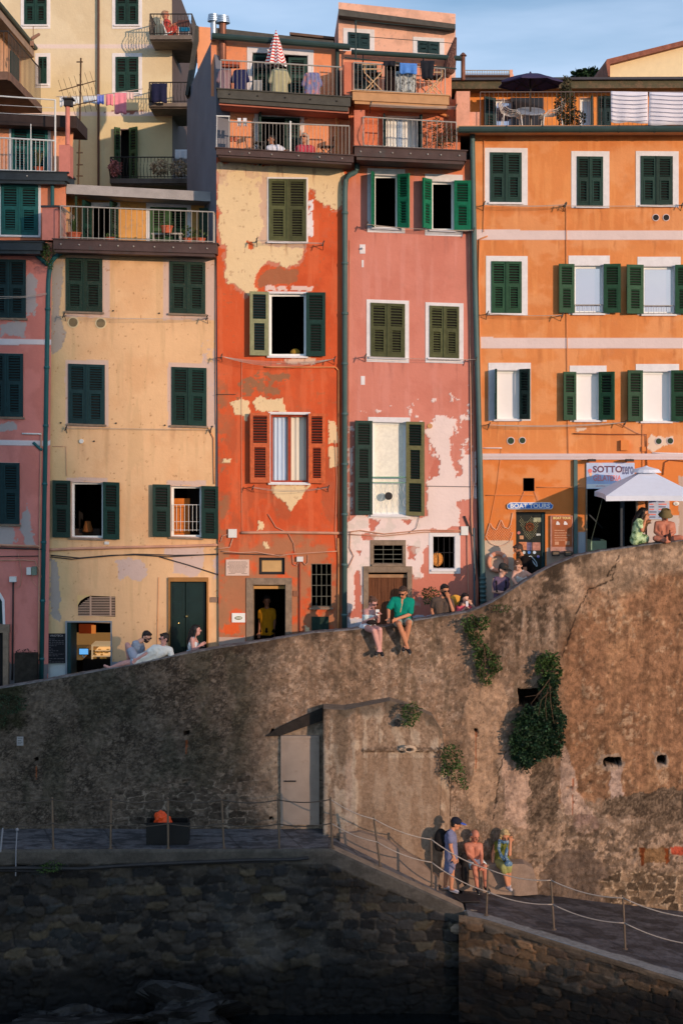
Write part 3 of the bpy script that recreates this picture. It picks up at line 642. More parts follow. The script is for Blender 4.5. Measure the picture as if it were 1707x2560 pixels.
# door recess: metal door at left of the buttress
dr = MB(); dr.pbox(708, 1846, 793, 2062, DW - .07, DW + .02); door = dr.build('metal_door', mat('beige_door_paint', (.38, .30, .24), rough=.4, var=.16, vs=2, bump=.06, spec=.5, tint=((.15, .09, .055), 5, .60, .5)), rw)
fr = MB()
for b in ((702, 1840, 708, 2066), (793, 1840, 798, 2066), (708, 1840, 793, 1846)): fr.pbox(*b, DW - .09, DW + .02)
for b in ((716, 1856, 786, 1858), (716, 2046, 786, 2048), (716, 1858, 718, 2046), (784, 1858, 786, 2046)): fr.pbox(*b, DW - .076, DW - .07)
fr.build('door_frame', MATS['beige_door_paint'], rw)
h = MB(); h.pbox(710, 1952, 740, 1955, DW - .10, DW - .07); h.cone(P(712, 1953, DW - .12), .012, P(712, 1953, DW - .07), .012, 8, 2); h.build('handle', M_iron, door)
# sooty slope running up to the buttress, drawn as a thin strip
hd = MB(); a = [P(664, 1840, DW), P(700, 1815, DW), P(806, 1768, DW), P(806, 1800, DW), P(702, 1838, DW)]
hd.poly([p + Vector((0, -.06, 0)) for p in a], .08); hd.build('soot_strip', mat('sooty_render', (.03, .024, .02), var=.35, vs=7, bump=.6, bs=18), rw)
# buttress standing forward of the wall
def but_paint(X, Y):
    n2 = fbm(X / 30, Y / 30, 71); n3 = fbm(X / 5, Y / 5, 72, 3); st = fbm(X / 14, Y / 120, 73)
    C = np.zeros(X.shape + (3,)) + np.array(A(150, 114, 90)); C = mixc(C, A(104, 76, 58), sstep(n3, .50, .60) * .55); C = mixc(C, A(190, 156, 130), sstep(st * .5 + n2 * .5, .50, .58) * .6)
    C = mixc(C, A(72, 56, 44), sstep(-(Y - BT(X)) + 34 + (n2 - .5) * 80, 0, 30) * .75); C = mixc(C, A(80, 62, 48), sstep(-np.abs(X - 850 + (n2 - .5) * 20) + 22, 0, 14) * sstep(-Y + 1960, 0, 60) * .5)
    C = mixc(C, A(140, 104, 80), ((X > 895) & (X < 1100) & (Y > 1895)).astype(float) * .6)
    C = mixc(C, A(190, 150, 126), sstep(-np.abs(X - 872) + 12, 0, 8) * sstep(Y, 1880, 1920) * .5); C = mixc(C, A(84, 60, 44), ((X > 905) & (X < 1098) & (Y > 1868) & (Y < 1880)).astype(float) * sstep(fbm(X / 8, Y / 4, 75), .35, .5) * .8)
    return C
def BT(x): return np.interp(x, [808, 860, 975, 1010, 1080, 1105, 1125], [1772, 1775, 1752, 1762, 1790, 1830, 1960])
def BD(X): return np.interp(X, [808, 812, 890, 900, 1095, 1125], [31.15, 31.12, 31.12, 31.2, 31.3, 31.58])
def but_disp(X, Y): return (fbm(X / 60, Y / 60, 76) - .5) * .05 + (fbm(X / 6, Y / 6, 77, 3) - .5) * .02 - .05 * ((X > 905) & (X < 1098) & (Y > 1870) & (Y < 1879))
bb = lambda x: np.interp(x, [808, 850, 1125], [2104, 2110, 2230])
wallgrid(808, 1125, 2.6, BT, bb, 140, BD, but_disp, but_paint, 'buttress', M_concrete, rw)
sd_ = MB(); bxs = [808, 835, 860, 900, 975, 1010, 1050, 1080, 1105, 1125]
M_butt = mat('buttress_render', A(120, 94, 76), var=.3, vs=8, bump=.5)
for x0_, x1_ in zip(bxs[:-1], bxs[1:]):
    p, q = P(x0_, float(BT(x0_)), float(BD(x0_))), P(x1_, float(BT(x1_)), float(BD(x1_)))
    sd_.add([p, q, Vector((q.x, DW + .05, q.z + .02)), Vector((p.x, DW + .05, p.z + .02))], [(0, 1, 2, 3)])
p, q = P(808, 1772, 31.15), P(808, 2110, 31.15); sd_.add([q, p, Vector((p.x, DW + .05, p.z)), Vector((q.x, DW + .05, q.z))], [(0, 1, 2, 3)])
sd_.build('buttress_sides', M_butt, rw)
# drain pipe stub and weed pipe
pp = MB(); c = P(993, 1807, 31.2); pp.tube([c + Vector((0, -.06, 0)), c + Vector((0, .1, 0))], .075, 16); pp.build('pipe_stub', M_iron, rw)
# ---- deck on the left
ZD = EZ - (2072 - HY) * DW / F; DFR = 30.05
def deck_paint(X, Y):
    C = np.zeros(X.shape + (3,)) + np.array(S(104, 102, 104)); C = mixc(C, S(56, 58, 62), sstep(fbm(X * 3, Y * 8, 81), .46, .6) * .8); C = mixc(C, S(120, 122, 126), sstep(fbm(X * 9, Y * 9, 82), .60, .68) * .5)
    g = np.abs((X + .35 * Y) % 1.3 - .65) < .014; C = mixc(C, S(30, 30, 32), g * .8); g = np.abs((Y + .1 * X) % .8 - .4) < .012; C = mixc(C, S(30, 30, 32), g * .7)
    return C
M_deck = mat('slate_paving', attr=True, rough=.55, var=.3, vs=10, bump=.45, bs=14, spec=.35)
def flat(name, x0, x1, y0, y1, zf, paint, m, cell=.035):
    xs_ = np.arange(x0, x1 + cell, cell); ys_ = np.linspace(y1, y0, int(abs(y1 - y0) / cell) + 2); X, Y = np.meshgrid(xs_, ys_); Z = zf(X, Y)
    Z = Z + (fbm(X * 4, Y * 4, 83) - .5) * .02
    return tag(grid_mesh(name, np.stack([X, Y, Z], -1)[::-1].copy(), paint(X, Y)[::-1].copy(), np.ones((len(ys_) - 1, len(xs_) - 1), bool), m), kind='structure')
xD0, xD1 = -11.2, P(812, 0, 31).x
flat('quay_pavement', xD0, xD1 + .05, DFR + .02, DW + .08, lambda X, Y: ZD + 0 * X, deck_paint, M_deck)
# masonry generator
def masonry(name, x0, x1, zt, zb, yf, cols, mortar, cw=.42, ch=.2, s=0, relief=.055, cell=.03, parent=None, darkz=1.25, band=None):
    xs_ = np.arange(x0, x1 + cell, cell); nr = int(4.2 / cell * .9); t = np.linspace(0, 1, nr)[:, None]; ZT, ZB = zt(xs_)[None], zb; Z = ZT + (ZB - ZT) * t; X = np.broadcast_to(xs_[None], Z.shape).copy()
    e, c1, c2 = stones(X, Z, cw, ch, s); ed = sstep(e + (fbm(X * 14, Z * 14, 95 + s, 3) - .5) * .22, .02, .12)
    C = np.zeros(X.shape + (3,)) + np.array(cols[0])
    for i, c in enumerate(cols[1:]): C = mixc(C, c, (np.floor(c1 * len(cols)) == i + 1).astype(float))
    C *= (.62 + 1.15 * c2)[..., None]; C = C * (1 - (1 - ed[..., None]) * .8) + np.array(mortar) * ((1 - ed[..., None]) * .8) * (.3 + 1.2 * fbm(X * 2, Z * 2, 97)[..., None])
    pl = sstep(fbm(X * .9, Z * 1.2, 98 + s), .56, .64); C = mixc(C, mortar, pl * .35)
    dk = sstep(fbm(X * .6, Z * .9, 88 + s), .46, .6); C = C * (1 - .4 * dk[..., None])
    wet = sstep(-Z + darkz + (fbm(X * 1.5, Z * 1.5, 99) - .5) * .8, 0, .5); C = C * (1 - .85 * wet[..., None])  # stone darkens towards its base, up to a height set per wall
    disp = -relief * ed * (.4 + c2) * (1 - pl * .6) - (fbm(X * 8, Z * 8, 96, 4) - .5) * .05 - (fbm(X * .7, Z * .7, 94) - .5) * .12
    if band:
        bm = sstep(Z - (ZT - band), 0, .02); disp = disp * (1 - bm) - bm * (.05 + (fbm(X * 6, Z * 6, 93) - .5) * .02)
        C = mixc(C, mortar, bm * .9)
        C = mixc(C, tuple(v * .5 for v in mortar), bm * sstep(fbm(X * 3, Z * 6, 90), .45, .6) * .6)
    Yv = yf(X) + disp * sstep(ZT - Z, -.001, .02)
    return grid_mesh(name, np.stack([X, Yv, Z], -1), C, np.ones((nr - 1, len(xs_) - 1), bool), M_stonewall, parent)
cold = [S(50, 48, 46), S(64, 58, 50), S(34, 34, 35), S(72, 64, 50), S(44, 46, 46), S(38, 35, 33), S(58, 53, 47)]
warm = [A(106, 72, 48), A(84, 58, 42), A(120, 80, 52), A(64, 50, 40), A(92, 70, 54), A(74, 54, 40)]
# front quay wall, deck level, falling along the ramp
xr0, xr1 = P(826, 0, 30.05).x, P(1160, 0, 30.0).x
ZC0 = EZ - (2118 - HY) * 30.05 / F; ZC1 = EZ - (2278 - HY) * 29.9 / F
def ztop(x): return np.interp(x, [-12, xr0, xr1, xr1 + .02, xr1 + .6], [ZD, ZD + .03, ZC1, ZC1 - .25, ZC1 - .3])
qw = thing('quay_wall', Vector((-3, 30, 0)), 'dark wet rubble stone quay wall dropping from the railed deck to the water', 'wall')
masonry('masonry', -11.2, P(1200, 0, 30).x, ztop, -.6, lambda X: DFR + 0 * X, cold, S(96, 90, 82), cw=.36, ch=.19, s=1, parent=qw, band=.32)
# ramp kerb (sloping wall top) and ramp floor
kb = MB(); n = 14
zr0, zr1 = ZD, EZ - (2222 - HY) * 31.5 / F
kp = MB()
def kz(x): return float(np.interp(x, [xr0, xr1], [ZD + .03, ZC1]))
for i in range(n):
    xa, xb = xr0 + (xr1 - xr0) * i / n, xr0 + (xr1 - xr0) * (i + 1) / n
    kp.hexa([(xa, DFR + .0, kz(xa) - .28), (xb, DFR + .0, kz(xb) - .28), (xb, DFR + .0, kz(xb)), (xa, DFR, kz(xa)), (xa, DFR + .3, kz(xa) - .6), (xb, DFR + .3, kz(xb) - .6), (xb, DFR + .3, kz(xb) + .01), (xa, DFR + .3, kz(xa) + .01)])
kb_o = kp.build('ramp_kerb', mat('worn_tan_concrete', A(150, 116, 92), var=.3, vs=5, bump=.5, bs=16, tint=((.12, .09, .07), 4, .55, .5)), qw)
def rampz(X, Y): return np.interp(X, [xD1 - .3, xD1 + .2, xr1 - .1, xr1 + .6], [ZD - .004, ZD - .05, ZC1 - .12, 2.17])
flat('ramp_pavement', xD1 - .02, xr1 + .35, DFR + .2, DW + .08, rampz, deck_paint, M_deck)
# ---- lower deck on the right
xL0, xL1 = P(1175, 0, 29.8).x, P(1860, 0, 27.2).x
def ld_front(X): return np.interp(X, [xL0 - 1, P(1200, 0, 29.6).x, P(1707, 0, 27.4).x, xL1 + .5], [29.85, 29.6, 27.4, 26.8])
def ldz(X, Y): return np.interp(X, [2.3, 3.0, 6.6, 9.5], [2.19, 2.14, 1.70, 1.35])
xs_ = np.arange(xr1 + .05, 9.6, .035); tt = np.linspace(0, 1, 90)[:, None]; Xg = np.broadcast_to(xs_[None], (90, len(xs_))).copy(); Yf = ld_front(xs_)[None]; Yg = (DW + .08) + (Yf + .02 - DW - .08) * tt
Zg = ldz(Xg, Yg) + (fbm(Xg * 3, Yg * 3, 84) - .5) * .03
Cg = deck_paint(Xg, Yg); Cg = mixc(Cg, S(70, 66, 68), .6 * np.ones(Xg.shape)); Cg = mixc(Cg, S(30, 30, 33), sstep(fbm(Xg * 2.2, Yg * 4, 86), .5, .6) * .6); ce = sstep(-(Yg - Yf) + .42 + (fbm(Xg * 2, Yg * 2, 85) - .5) * .3, 0, .06); Cg = mixc(Cg, A(150, 132, 120), ce * .75)
tag(grid_mesh('lower_quay_pavement', np.stack([Xg, Yg, Zg], -1), Cg, np.ones((89, len(xs_) - 1), bool), M_deck), kind='structure')
lw = thing('quay_wall', Vector((5, 28.5, 0)), 'brown sunlit rubble stone quay wall under the lower sloping deck at right', 'wall')
masonry('masonry', xL0 - .25, 9.6, lambda x: ldz(x, 0) + .0, -.6, ld_front, warm, A(118, 88, 66), cw=.36, ch=.17, s=4, parent=lw, band=.12, relief=.07, darkz=1.55)
cm = MB()   # concrete lump capping the corner
for i, (px_, py_, D_, r_) in enumerate(((1205, 2318, 29.75, .17), (1228, 2322, 29.65, .14), (1190, 2332, 29.8, .13))): cm.ball(P(px_, py_, D_), (r_ * 1.2, r_ * .6, r_ * .8), n=12)
cm.build('corner_block', MATS['worn_tan_concrete'], lw, smooth=True)
ck_ = MB()
for (px_, py_, D_, r_) in ((1178, 2284, 30.05, .11), (1150, 2322, 29.99, .15)): ck_.ball(P(px_, py_, D_), (r_ * 1.6, r_ * .8, r_ * .8), n=7, h=5)
ck_.build('loose_stones', MATS['worn_tan_concrete'], qw)
# low concrete bench along the wall
bn = MB(); prof = [(1060, 2200), (1110, 2178), (1160, 2168), (1235, 2160), (1310, 2160), (1332, 2172), (1340, 2200), (1344, 2236)]
fpts = [P(x, y, 31.25) for x, y in prof] + [P(1300, 2240, 31.25), P(1200, 2232, 31.25), P(1120, 2222, 31.25), P(1060, 2215, 31.25)]
bn.poly(fpts, .42); tag(bn.build('bench', mat('bench_concrete', A(144, 110, 90), var=.25, vs=5, bump=.4, bs=16)), 'low rounded concrete bench built against the foot of the wall', 'bench')
# low kerb wall along the back of the ramp
bk = MB(); ps = [(850, 2085), (900, 2080), (960, 2100), (1040, 2150), (1095, 2195), (1095, 2232), (960, 2190), (850, 2125)]
bk.poly([P(x, y, 31.0) for x, y in ps], .3); bk.build('ramp_plinth', MATS['bench_concrete'], rw)
# drain cover by the standing woman
dc = MB(); g = [P(1130, 2240, 30.75), P(1170, 2236, 30.85), P(1205, 2252, 30.3), P(1150, 2254, 30.2)]
g = [Vector((p.x, p.y, 2.20)) for p in (P(1128, 2238, 30.9), P(1178, 2236, 30.95), P(1202, 2252, 30.45), P(1150, 2255, 30.4))]
dc.add([p for p in g] + [p + Vector((0, 0, .012)) for p in g], [(0, 1, 2, 3), (7, 6, 5, 4), (0, 4, 5, 1), (1, 5, 6, 2), (2, 6, 7, 3), (3, 7, 4, 0)])
tag(dc.build('floor_grate', M_iron), 'black metal grate set in the ground at the foot of the ramp', 'grate')
# ---- water and shore rock
M_water = mat('dark_water', (.006, .008, .009), rough=.08, var=.2, bump=.35, bs=5, spec=.5)
w = MB(); w.add([(-1500, -2500, 0), (1500, -2500, 0), (1500, 33, 0), (-1500, 33, 0)], [(0, 1, 2, 3)]); tag(w.build('water', M_water), kind='structure')
def rock(name, c, rad, m, label, cat='rock', seed=0, parent=None, n=28, h=18, amp=.35):
    mb = MB(); mb.ball((0, 0, 0), 1, n=n, h=h); vs = []
    for v in mb.v:
        f = 1 + amp * (float(fbm(v.x * 1.6 + seed, v.y * 1.6 + v.z * 2.1, seed, 4)) - .5) * 2; vs.append(Vector((v.x * rad[0] * f, v.y * rad[1] * f, v.z * rad[2] * f)) + Vector(c))
    mb.v = vs; o = mb.build(name, m, parent)
    return tag(o, label, cat) if label else o
M_rock = mat('dark_wet_rock', S(34, 33, 33), rough=.5, var=.5, vs=3, bump=1, bs=6)
rock('rock', P(480, 2530, 29.5), (.95, .5, .55), M_rock, 'dark wet rock rising from the water against the quay wall', seed=5, amp=.8, n=40, h=26)
rock('rock', P(180, 2555, 29.3), (1.3, .5, .3), M_rock, 'low flat dark rock awash at the lower left of the quay wall', seed=9, amp=.8, n=40, h=26)
# ground under and behind the houses: terraced hill, plus an unseen ridge added and shaped to shade the scene's left
M_hill = mat('scrub_hillside', (.05, .07, .03), var=.5, vs=.3, bump=.5)
gs = MB(); gs.add([(-400, 36.5, 2), (400, 36.5, 2), (400, 60, 14), (-400, 60, 14), (-400, 400, 28), (400, 400, 28)], [(0, 1, 2, 3), (3, 2, 5, 4)]); tag(gs.build('hillside', M_hill), kind='structure')
YC = -210.0
def cast(px, py, D): p = P(px, py, D); t = (p.y - YC) / -sd.y; q = p + sd * t; return (q.x, q.z)
cp = [(-400, 200, 33.5), (0, 200, 33.5), (20, 420, 33.5), (35, 640, 33.5), (60, 850, 33.5), (105, 1060, 33.5), (145, 1250, 33.5), (215, 1420, 33.5), (320, 1590, 33), (430, 1660, 31.6), (570, 1730, 31.6), (700, 1850, 31.6), (775, 2000, 31.1), (820, 2150, 30), (890, 2260, 30), (1040, 2350, 30), (1190, 2410, 29.8), (1330, 2450, 29.2), (1500, 2485, 28.5), (1800, 2520, 27)]
cq = [cast(*c) for c in cp]; cxs = [c[0] for c in cq]; czs = [c[1] for c in cq]
o_ = np.argsort(cxs); cxs = np.array(cxs)[o_]; czs = np.array(czs)[o_]
xs_ = np.concatenate([np.arange(cxs[0] - 2, cxs[0] + 3, 1.0), np.arange(cxs[0] + 3, cxs[-1] + 3, .25), np.arange(cxs[-1] + 3, cxs[-1] + 90, 3.0)]); prof_z = np.interp(xs_, cxs, czs)
xs_ = np.concatenate([np.arange(cxs[0] - 90, cxs[0] - 2, 4.0), xs_]); prof_z = np.interp(xs_, cxs, czs)
prof_z = np.where(xs_ > cxs[-1], np.maximum(-1, czs[-1] - (xs_ - cxs[-1]) * .5), prof_z); prof_z = np.where(xs_ < cxs[0] + 1, prof_z * sstep(xs_, cxs[0] - 90, cxs[0]), prof_z)
prof_z = prof_z + (fbm(xs_ * .8, xs_ * 0, 101) - .5) * .8
tt = np.array([0, .15, .3, .45, .6, .75, .88, .97, 1, 1, .9, .7, .4, 0]); off = np.array([40, 30, 22, 15, 9, 5, 2.6, 1.1, .3, -.3, -3, -12, -26, -50.])
Xg = np.broadcast_to(xs_[None], (14, len(xs_))).copy(); Zg = (prof_z[None] + 1) * tt[:, None] - 1; Yg = YC + off[:, None] + (fbm(Xg / 3, Zg / 3, 103) - .5) * 2.0 * (tt < .95)[:, None]
Cg = np.zeros(Xg.shape + (3,)) + np.array((.12, .10, .08))
tag(grid_mesh('shade_ridge', np.stack([Xg, Yg, Zg], -1)[::-1].copy(), Cg, np.ones((13, len(xs_) - 1), bool), M_concrete), kind='structure')
# ------------------------------------------------------------------ houses
def drips(C, X, Y, wins, col, s=0, ms=.4):
    for (x0, y0, x1, y1) in wins:
        for xx in (x0 + 4, (x0 + x1) / 2 + 9 * math.sin(x0), x1 - 6):
            L_ = 34 + 46 * (.5 + .5 * math.sin(xx * 3.1 + y1)); w_ = 5 + 3 * math.sin(xx)
            m = sstep(-np.abs(X - xx + (fbm(X / 6, Y / 22, s) - .5) * 12) + w_, 0, w_) * (Y > y1) * sstep(-(Y - y1) + L_, 0, L_ * .8); C = mixc(C, col, m * ms)
    return C
def base(X, col): return np.zeros(X.shape + (3,)) + np.array(col)
def rel(C, Y, y0=None): return C
# ---------- yellow house
Y_ = thing('yellow_house', P(335, 1700, 33.5), 'pale yellow house with worn dark green shutters and a wine shop doorway', 'house')
def yp(X, Y):
    n1 = fbm(X / 90, Y / 90, 1); n2 = fbm(X / 28, Y / 28, 2); st = fbm(X / 14, Y / 160, 3); d = A(229, 170, 122)
    C = base(X, d); C = mixc(C, A(220, 156, 108), sstep(n1, .45, .65) * .6); C = mixc(C, A(200, 150, 105), sstep(st, .58, .7) * .35)
    C = mixc(C, A(190, 165, 120), sstep(-X + 220 + (n1 - .5) * 90, 0, 90) * .5)
    mv = A(206, 164, 146)
    for r in (rect(165, 632, 275, 793), rect(408, 632, 538, 800), rect(164, 900, 272, 1068), rect(420, 908, 540, 1070), rect(168, 1194, 270, 1205), rect(417, 1202, 515, 1214)): C = patch(C, X, Y, r, mv, 1.0, 20, ms=.85)
    g = A(160, 140, 130)
    C = patch(C, X, Y, [(128, 640), (165, 640), (158, 700), (148, 760), (150, 800), (170, 830), (160, 860), (140, 888), (128, 880)], g, 5, 24, ms=.8)
    C = patch(C, X, Y, [(128, 1395), (146, 1405), (148, 1450), (152, 1500), (146, 1530), (156, 1545), (150, 1556), (130, 1545), (124, 1460)], g, 4, 18, ms=.9)
    C = patch(C, X, Y, [(290, 1405), (318, 1392), (352, 1400), (366, 1420), (358, 1445), (340, 1452), (312, 1442), (296, 1450)], mv, 6, 22)
    C = patch(C, X, Y, [(412, 1372), (512, 1368), (512, 1420), (495, 1440), (440, 1432), (432, 1395), (408, 1388)], mv, 6, 26)
    C = patch(C, X, Y, [(530, 1400), (550, 1380), (556, 1440), (540, 1446)], mv, 5, 20); C = patch(C, X, Y, [(500, 870), (540, 850), (545, 1000), (525, 1010)], mv, 8, 20, thr=.5)
    C = patch(C, X, Y, [(118, 1655), (165, 1655), (165, 1700), (118, 1700)], A(190, 180, 170), 1, 20); C = patch(C, X, Y, [(275, 1655), (390, 1650), (390, 1700), (275, 1700)], A(150, 140, 140), 2, 20)
    sp = sstep(fbm(X / 6, Y / 6, 8, 3), .80, .83); C = mixc(C, A(170, 110, 70), sp * .7)
    C = mixc(C, A(176, 124, 80), sstep(-(Y - 640) + 26 + (n2 - .5) * 30, 0, 20) * .5)
    C = drips(C, X, Y, yh[:6], A(186, 126, 88), 3)
    for x, y0, y1 in ((258, 810, 880), (208, 1110, 1180), (268, 1068, 1180), (430, 1070, 1140)): C = mixc(C, A(196, 138, 96), sstep(-np.abs(X - x + (n2 - .5) * 14) + 10, 0, 10) * ((Y > y0)) * sstep(-Y + y1, 0, 60) * .45)
    return C
yh = [(166, 645, 257, 779), (425, 654, 514, 784), (172, 910, 263, 1060), (430, 918, 517, 1064), (178, 1205, 260, 1345), (427, 1215, 505, 1343), (196, 1490, 289, 1540), (168, 1556, 277, 1720), (425, 1452, 517, 1720)]
ysh = .035
house_wall('front_wall', Y_, 128, 116, 541, 554, 615, 1720, 33.5, yh, ysh, yp)
shell(Y_, 122, 548, 605, 1720, 33.5, 5, ysh, M_dark)
window(Y_, yh[0], 33.5, ysh, 'closed', M_dworn, wname='window'); window(Y_, yh[1], 33.5, ysh, 'closed', M_dworn)
window(Y_, yh[2], 33.5, ysh, 'closed', M_dteal); window(Y_, yh[3], 33.5, ysh, 'closed', M_dgreen)
w5 = window(Y_, yh[4], 33.5, ysh, 'open', L=(176, 44, M_dgreen), Rr=(172, 42, M_dgreen))
w6 = window(Y_, yh[5], 33.5, ysh, 'open', L=(172, 44, M_dgreen), Rr=(178, 42, M_dgreen))
rod_rail(w6, 432, 502, 1262, 1262, 1328, 1328, 33.55, 10, M_railw, rb=.006, rt=.008, mid=42)
mb = MB(); mb.pbox(430, 1246, 475, 1344, 34.0, 34.05); mb.build('orange_cabinet', mat('orange_board', A(215, 110, 40), var=.2), w6)  # board in plain orange
mb = MB(); mb.lathe(P(220, 1330, 34.1), [(.10, 0), (.13, .02), (.07, .25), (.05, .26)], 14); mb.build('lampshade', mat('amber_lampshade', A(150, 80, 35)), w5)
mb = MB(); mb.pbox(182, 1322, 250, 1344, 34.2, 34.5); mb.build('sofa', mat('brown_sofa', A(70, 50, 40)), w5)
# louvred arch above shop door
mb = MB()
for i in range(12):
    y = 1493 + i * 4.1; xa = 196 + max(0, (1520 - y)) ** 1.55 * .18; mb.pbox(xa, y, 288, y + 1.6, 33.49, 33.51)
for x in (225, 275): mb.pbox(x, 1491, x + 4, 1540, 33.478, 33.5)
lv = mb.build('louvre_grille', mat('tan_louvre_paint', A(205, 155, 125), var=.1), Y_)
mb = MB(); mb.poly([P(194, 1488, 33.492), P(230, 1488, 33.492), P(214, 1494, 33.492), P(202, 1502, 33.492), P(196, 1512, 33.492), P(194, 1516, 33.492)], .02); mb.build('arch_corner', mat('yellow_plaster_patch', A(222, 170, 112)), Y_)
# wine shop interior; lamplight put in as glow of wall and goods
sh_ = MB(); sh_.pbox(164, 1553, 168, 1710, 33.44, 33.6); sh_.pbox(277, 1553, 280, 1710, 33.46, 33.6); sh_.pbox(168, 1553, 277, 1556, 33.46, 33.6); shop = sh_.build('shop_doorway', mat('grey_door_frame', A(140, 135, 135)), Y_)
mb = MB(); mb.pbox(169, 1557, 178, 1712, 33.46, 34.2); mb.build('open_door_leaf', M_dteal, shop)
M_warm = mat('glowing_shop_wall', A(150, 95, 45), emit=((1, .50, .16), .16))
mb = MB(); mb.pbox(150, 1582, 330, 1625, 36.0, 36.05); mb.build('back_wall', M_warm, shop)
mb = MB(); mb.pbox(178, 1628, 206, 1650, 34.6, 35.6); mb.pbox(160, 1616, 240, 1621, 35.3, 35.5); mb.build('counter', mat('warm_wood_counter', A(190, 130, 70), emit=((1, .6, .25), .05)), shop)
mb = MB(); mb.pbox(208, 1646, 280, 1690, 34.9, 35.5); mb.build('dark_counter_front', M_dark, shop)
mb = MB(); mb.pbox(229, 1612, 275, 1616, 34.8, 35.4); mb.pbox(229, 1616, 233, 1648, 34.8, 34.85); mb.pbox(238, 1626, 275, 1628, 34.8, 35.4); mb.pbox(232, 1640, 275, 1642, 34.8, 35.4); mb.build('display_case', mat('lit_glass_case', A(235, 190, 130), emit=((1, .65, .35), .3)), shop)
mb = MB(); mb.pbox(192, 1683, 250, 1687, 34.2, 34.3); mb.build('lit_step', MATS['lit_glass_case'], shop)
mb = MB()
for i in range(26): x = random.uniform(236, 272); y = random.choice([1624, 1631, 1637, 1645]); p = P(x, y, 34.9); mb.ball(p, (.035, .03, .022), n=8, h=5)
mb.build('pastries', mat('golden_pastry', A(200, 140, 60), emit=((1, .6, .2), .06), isl=.5), shop)
mb = MB(); mb.pbox(198, 1560, 236, 1584, 35.6, 35.62); mb.build('red_poster', mat('red_lit_panel', A(140, 40, 20), emit=((1, .15, .03), .06)), shop)
mb = MB(); mb.pbox(229, 1563, 240, 1584, 35.5, 35.52); mb.build('lit_niche', mat('orange_lit_panel', A(220, 90, 30), emit=((1, .3, .06), .4)), shop)
for x0, y0, x1, y1 in ((199, 1622, 221, 1636), (177, 1622, 190, 1635)):
    t = thing('till_screen', P((x0 + x1) / 2, y1 + 6, 34.5), 'blue lit screen of a till, ' + ('in the middle of the shop doorway' if x0 > 190 else 'at the left edge of the shop doorway'), 'screen', 'till screens in the wine shop')
    mb = MB(); mb.pbox(x0 - 1.5, y0 - 1.5, x1 + 1.5, y1 + 1.5, 34.5, 34.53); mb.build('casing', M_iron, t)
    mb = MB(); mb.pbox(x0, y0, x1, y1, 34.494, 34.5); mb.build('display', mat('blue_screen', (.1, .3, .5), bump=0, emit=((.12, .38, .75), .9)), t)
    mb = MB(); mb.pbox((x0 + x1) / 2 - 3, y1 + 1, (x0 + x1) / 2 + 3, y1 + 8, 34.51, 34.54); mb.build('stand', M_railw, t)
# chalkboard menu
cb = thing('chalkboard', P(145, 1658, 33.42), 'black chalkboard menu headed VINOTECA hanging beside the wine shop doorway', 'chalkboard')
mb = MB(); mb.pbox(121, 1584, 164, 1658, 33.42, 33.45); mb.build('board', mat('chalkboard_black', S(26, 28, 34), var=.2, bump=0), cb)
M_chalk = mat('chalk', S(170, 165, 165), bump=0); text('VINOTECA', 142, 1589, 33.414, 5, M_chalk, cb, wpx=33)
mb = MB()
for i in range(14):
    y = 1597 + i * 4.2 + (3 if i > 10 else 0); x = 123
    while x < 160:
        w_ = random.uniform(2, 7); mb.pbox(x, y, min(x + w_, 161), y + 1.0, 33.414, 33.418); x += w_ + random.uniform(.8, 3.0)
        if random.random() < .12: break
mb.build('handwriting', mat('faint_chalk', S(110, 108, 112), bump=0), cb)
# green double door
dm = MB()
for (xa, xb) in ((427, 463), (465, 513)):
    dm.pbox(xa, 1456, xb, 1715, 33.56, 33.62)
    for (ya, yb) in ((1464, 1496), (1504, 1538), (1548, 1630), (1640, 1700)):
        dm.pbox(xa + 6, ya, xb - 6, yb, 33.545, 33.56); dm.pbox(xa + 9, ya + 4, xb - 9, yb - 4, 33.53, 33.545)
dr_ = dm.build('double_door', mat('glossy_dark_green', S(16, 40, 36), rough=.35, var=.2, bump=.05, spec=.5), Y_)
mb = MB(); mb.pbox(421, 1446, 425, 1715, 33.44, 33.6); mb.pbox(517, 1446, 521, 1715, 33.44, 33.6); mb.pbox(421, 1444, 521, 1454, 33.438, 33.6); mb.build('door_frame', mat('brown_door_frame', A(165, 105, 55), var=.2), Y_)
mb = MB(); mb.ball(P(467, 1541, 33.50), .028, n=10); mb.ball(P(447, 1558, 33.51), .018, n=8); mb.build('handle', mat('brass', A(190, 150, 90), metal=.8, rough=.3, bump=0), dr_)
# round vents, bolts, small fittings
def vent(par, x, y, D, r=14, c=None, dark=None):
    mb = MB(); p = P(x, y, D); rr = r * k(D); mb.tube([p + Vector((0, -.015, 0)), p + Vector((0, .01, 0))], rr, 22); o = mb.build('round_vent', c or mat('cream_vent_rim', A(222, 185, 140)), par)
    mb = MB(); mb.tube([p + Vector((0, -.019, 0)), p + Vector((0, -.015, 0))], rr * .8, 22)
    o2 = mb.build('vent_mesh', dark or mat('vent_gauze', A(150, 120, 85), var=.3), o)
    g = MB()
    for i in range(7): z = (i - 3) * rr * .2; hw = math.sqrt(max(0, (rr * .78) ** 2 - z * z)); g.box((p.x - hw, D - .023, p.z + z - .003), (p.x + hw, D - .020, p.z + z + .003))
    g.build('vent_bars', M_iron, o)
vent(Y_, 184, 806, 33.5); vent(Y_, 253, 808, 33.5)
mb = MB()
for x, y in ((284, 777), (399, 783), (153, 1057), (291, 1058), (413, 1063), (531, 1066), (236, 1103)): p = P(x, y, 33.5); mb.cone(p + Vector((0, -.03, 0)), .018, p, .02, 8, 2)
mb.build('iron_pegs', M_iron, Y_)
mb = MB(); p = P(205, 1103, 33.5); mb.tube([p + Vector((0, -.05, 0)), p], .05, 14); mb.build('vent_stub', M_railw, Y_)
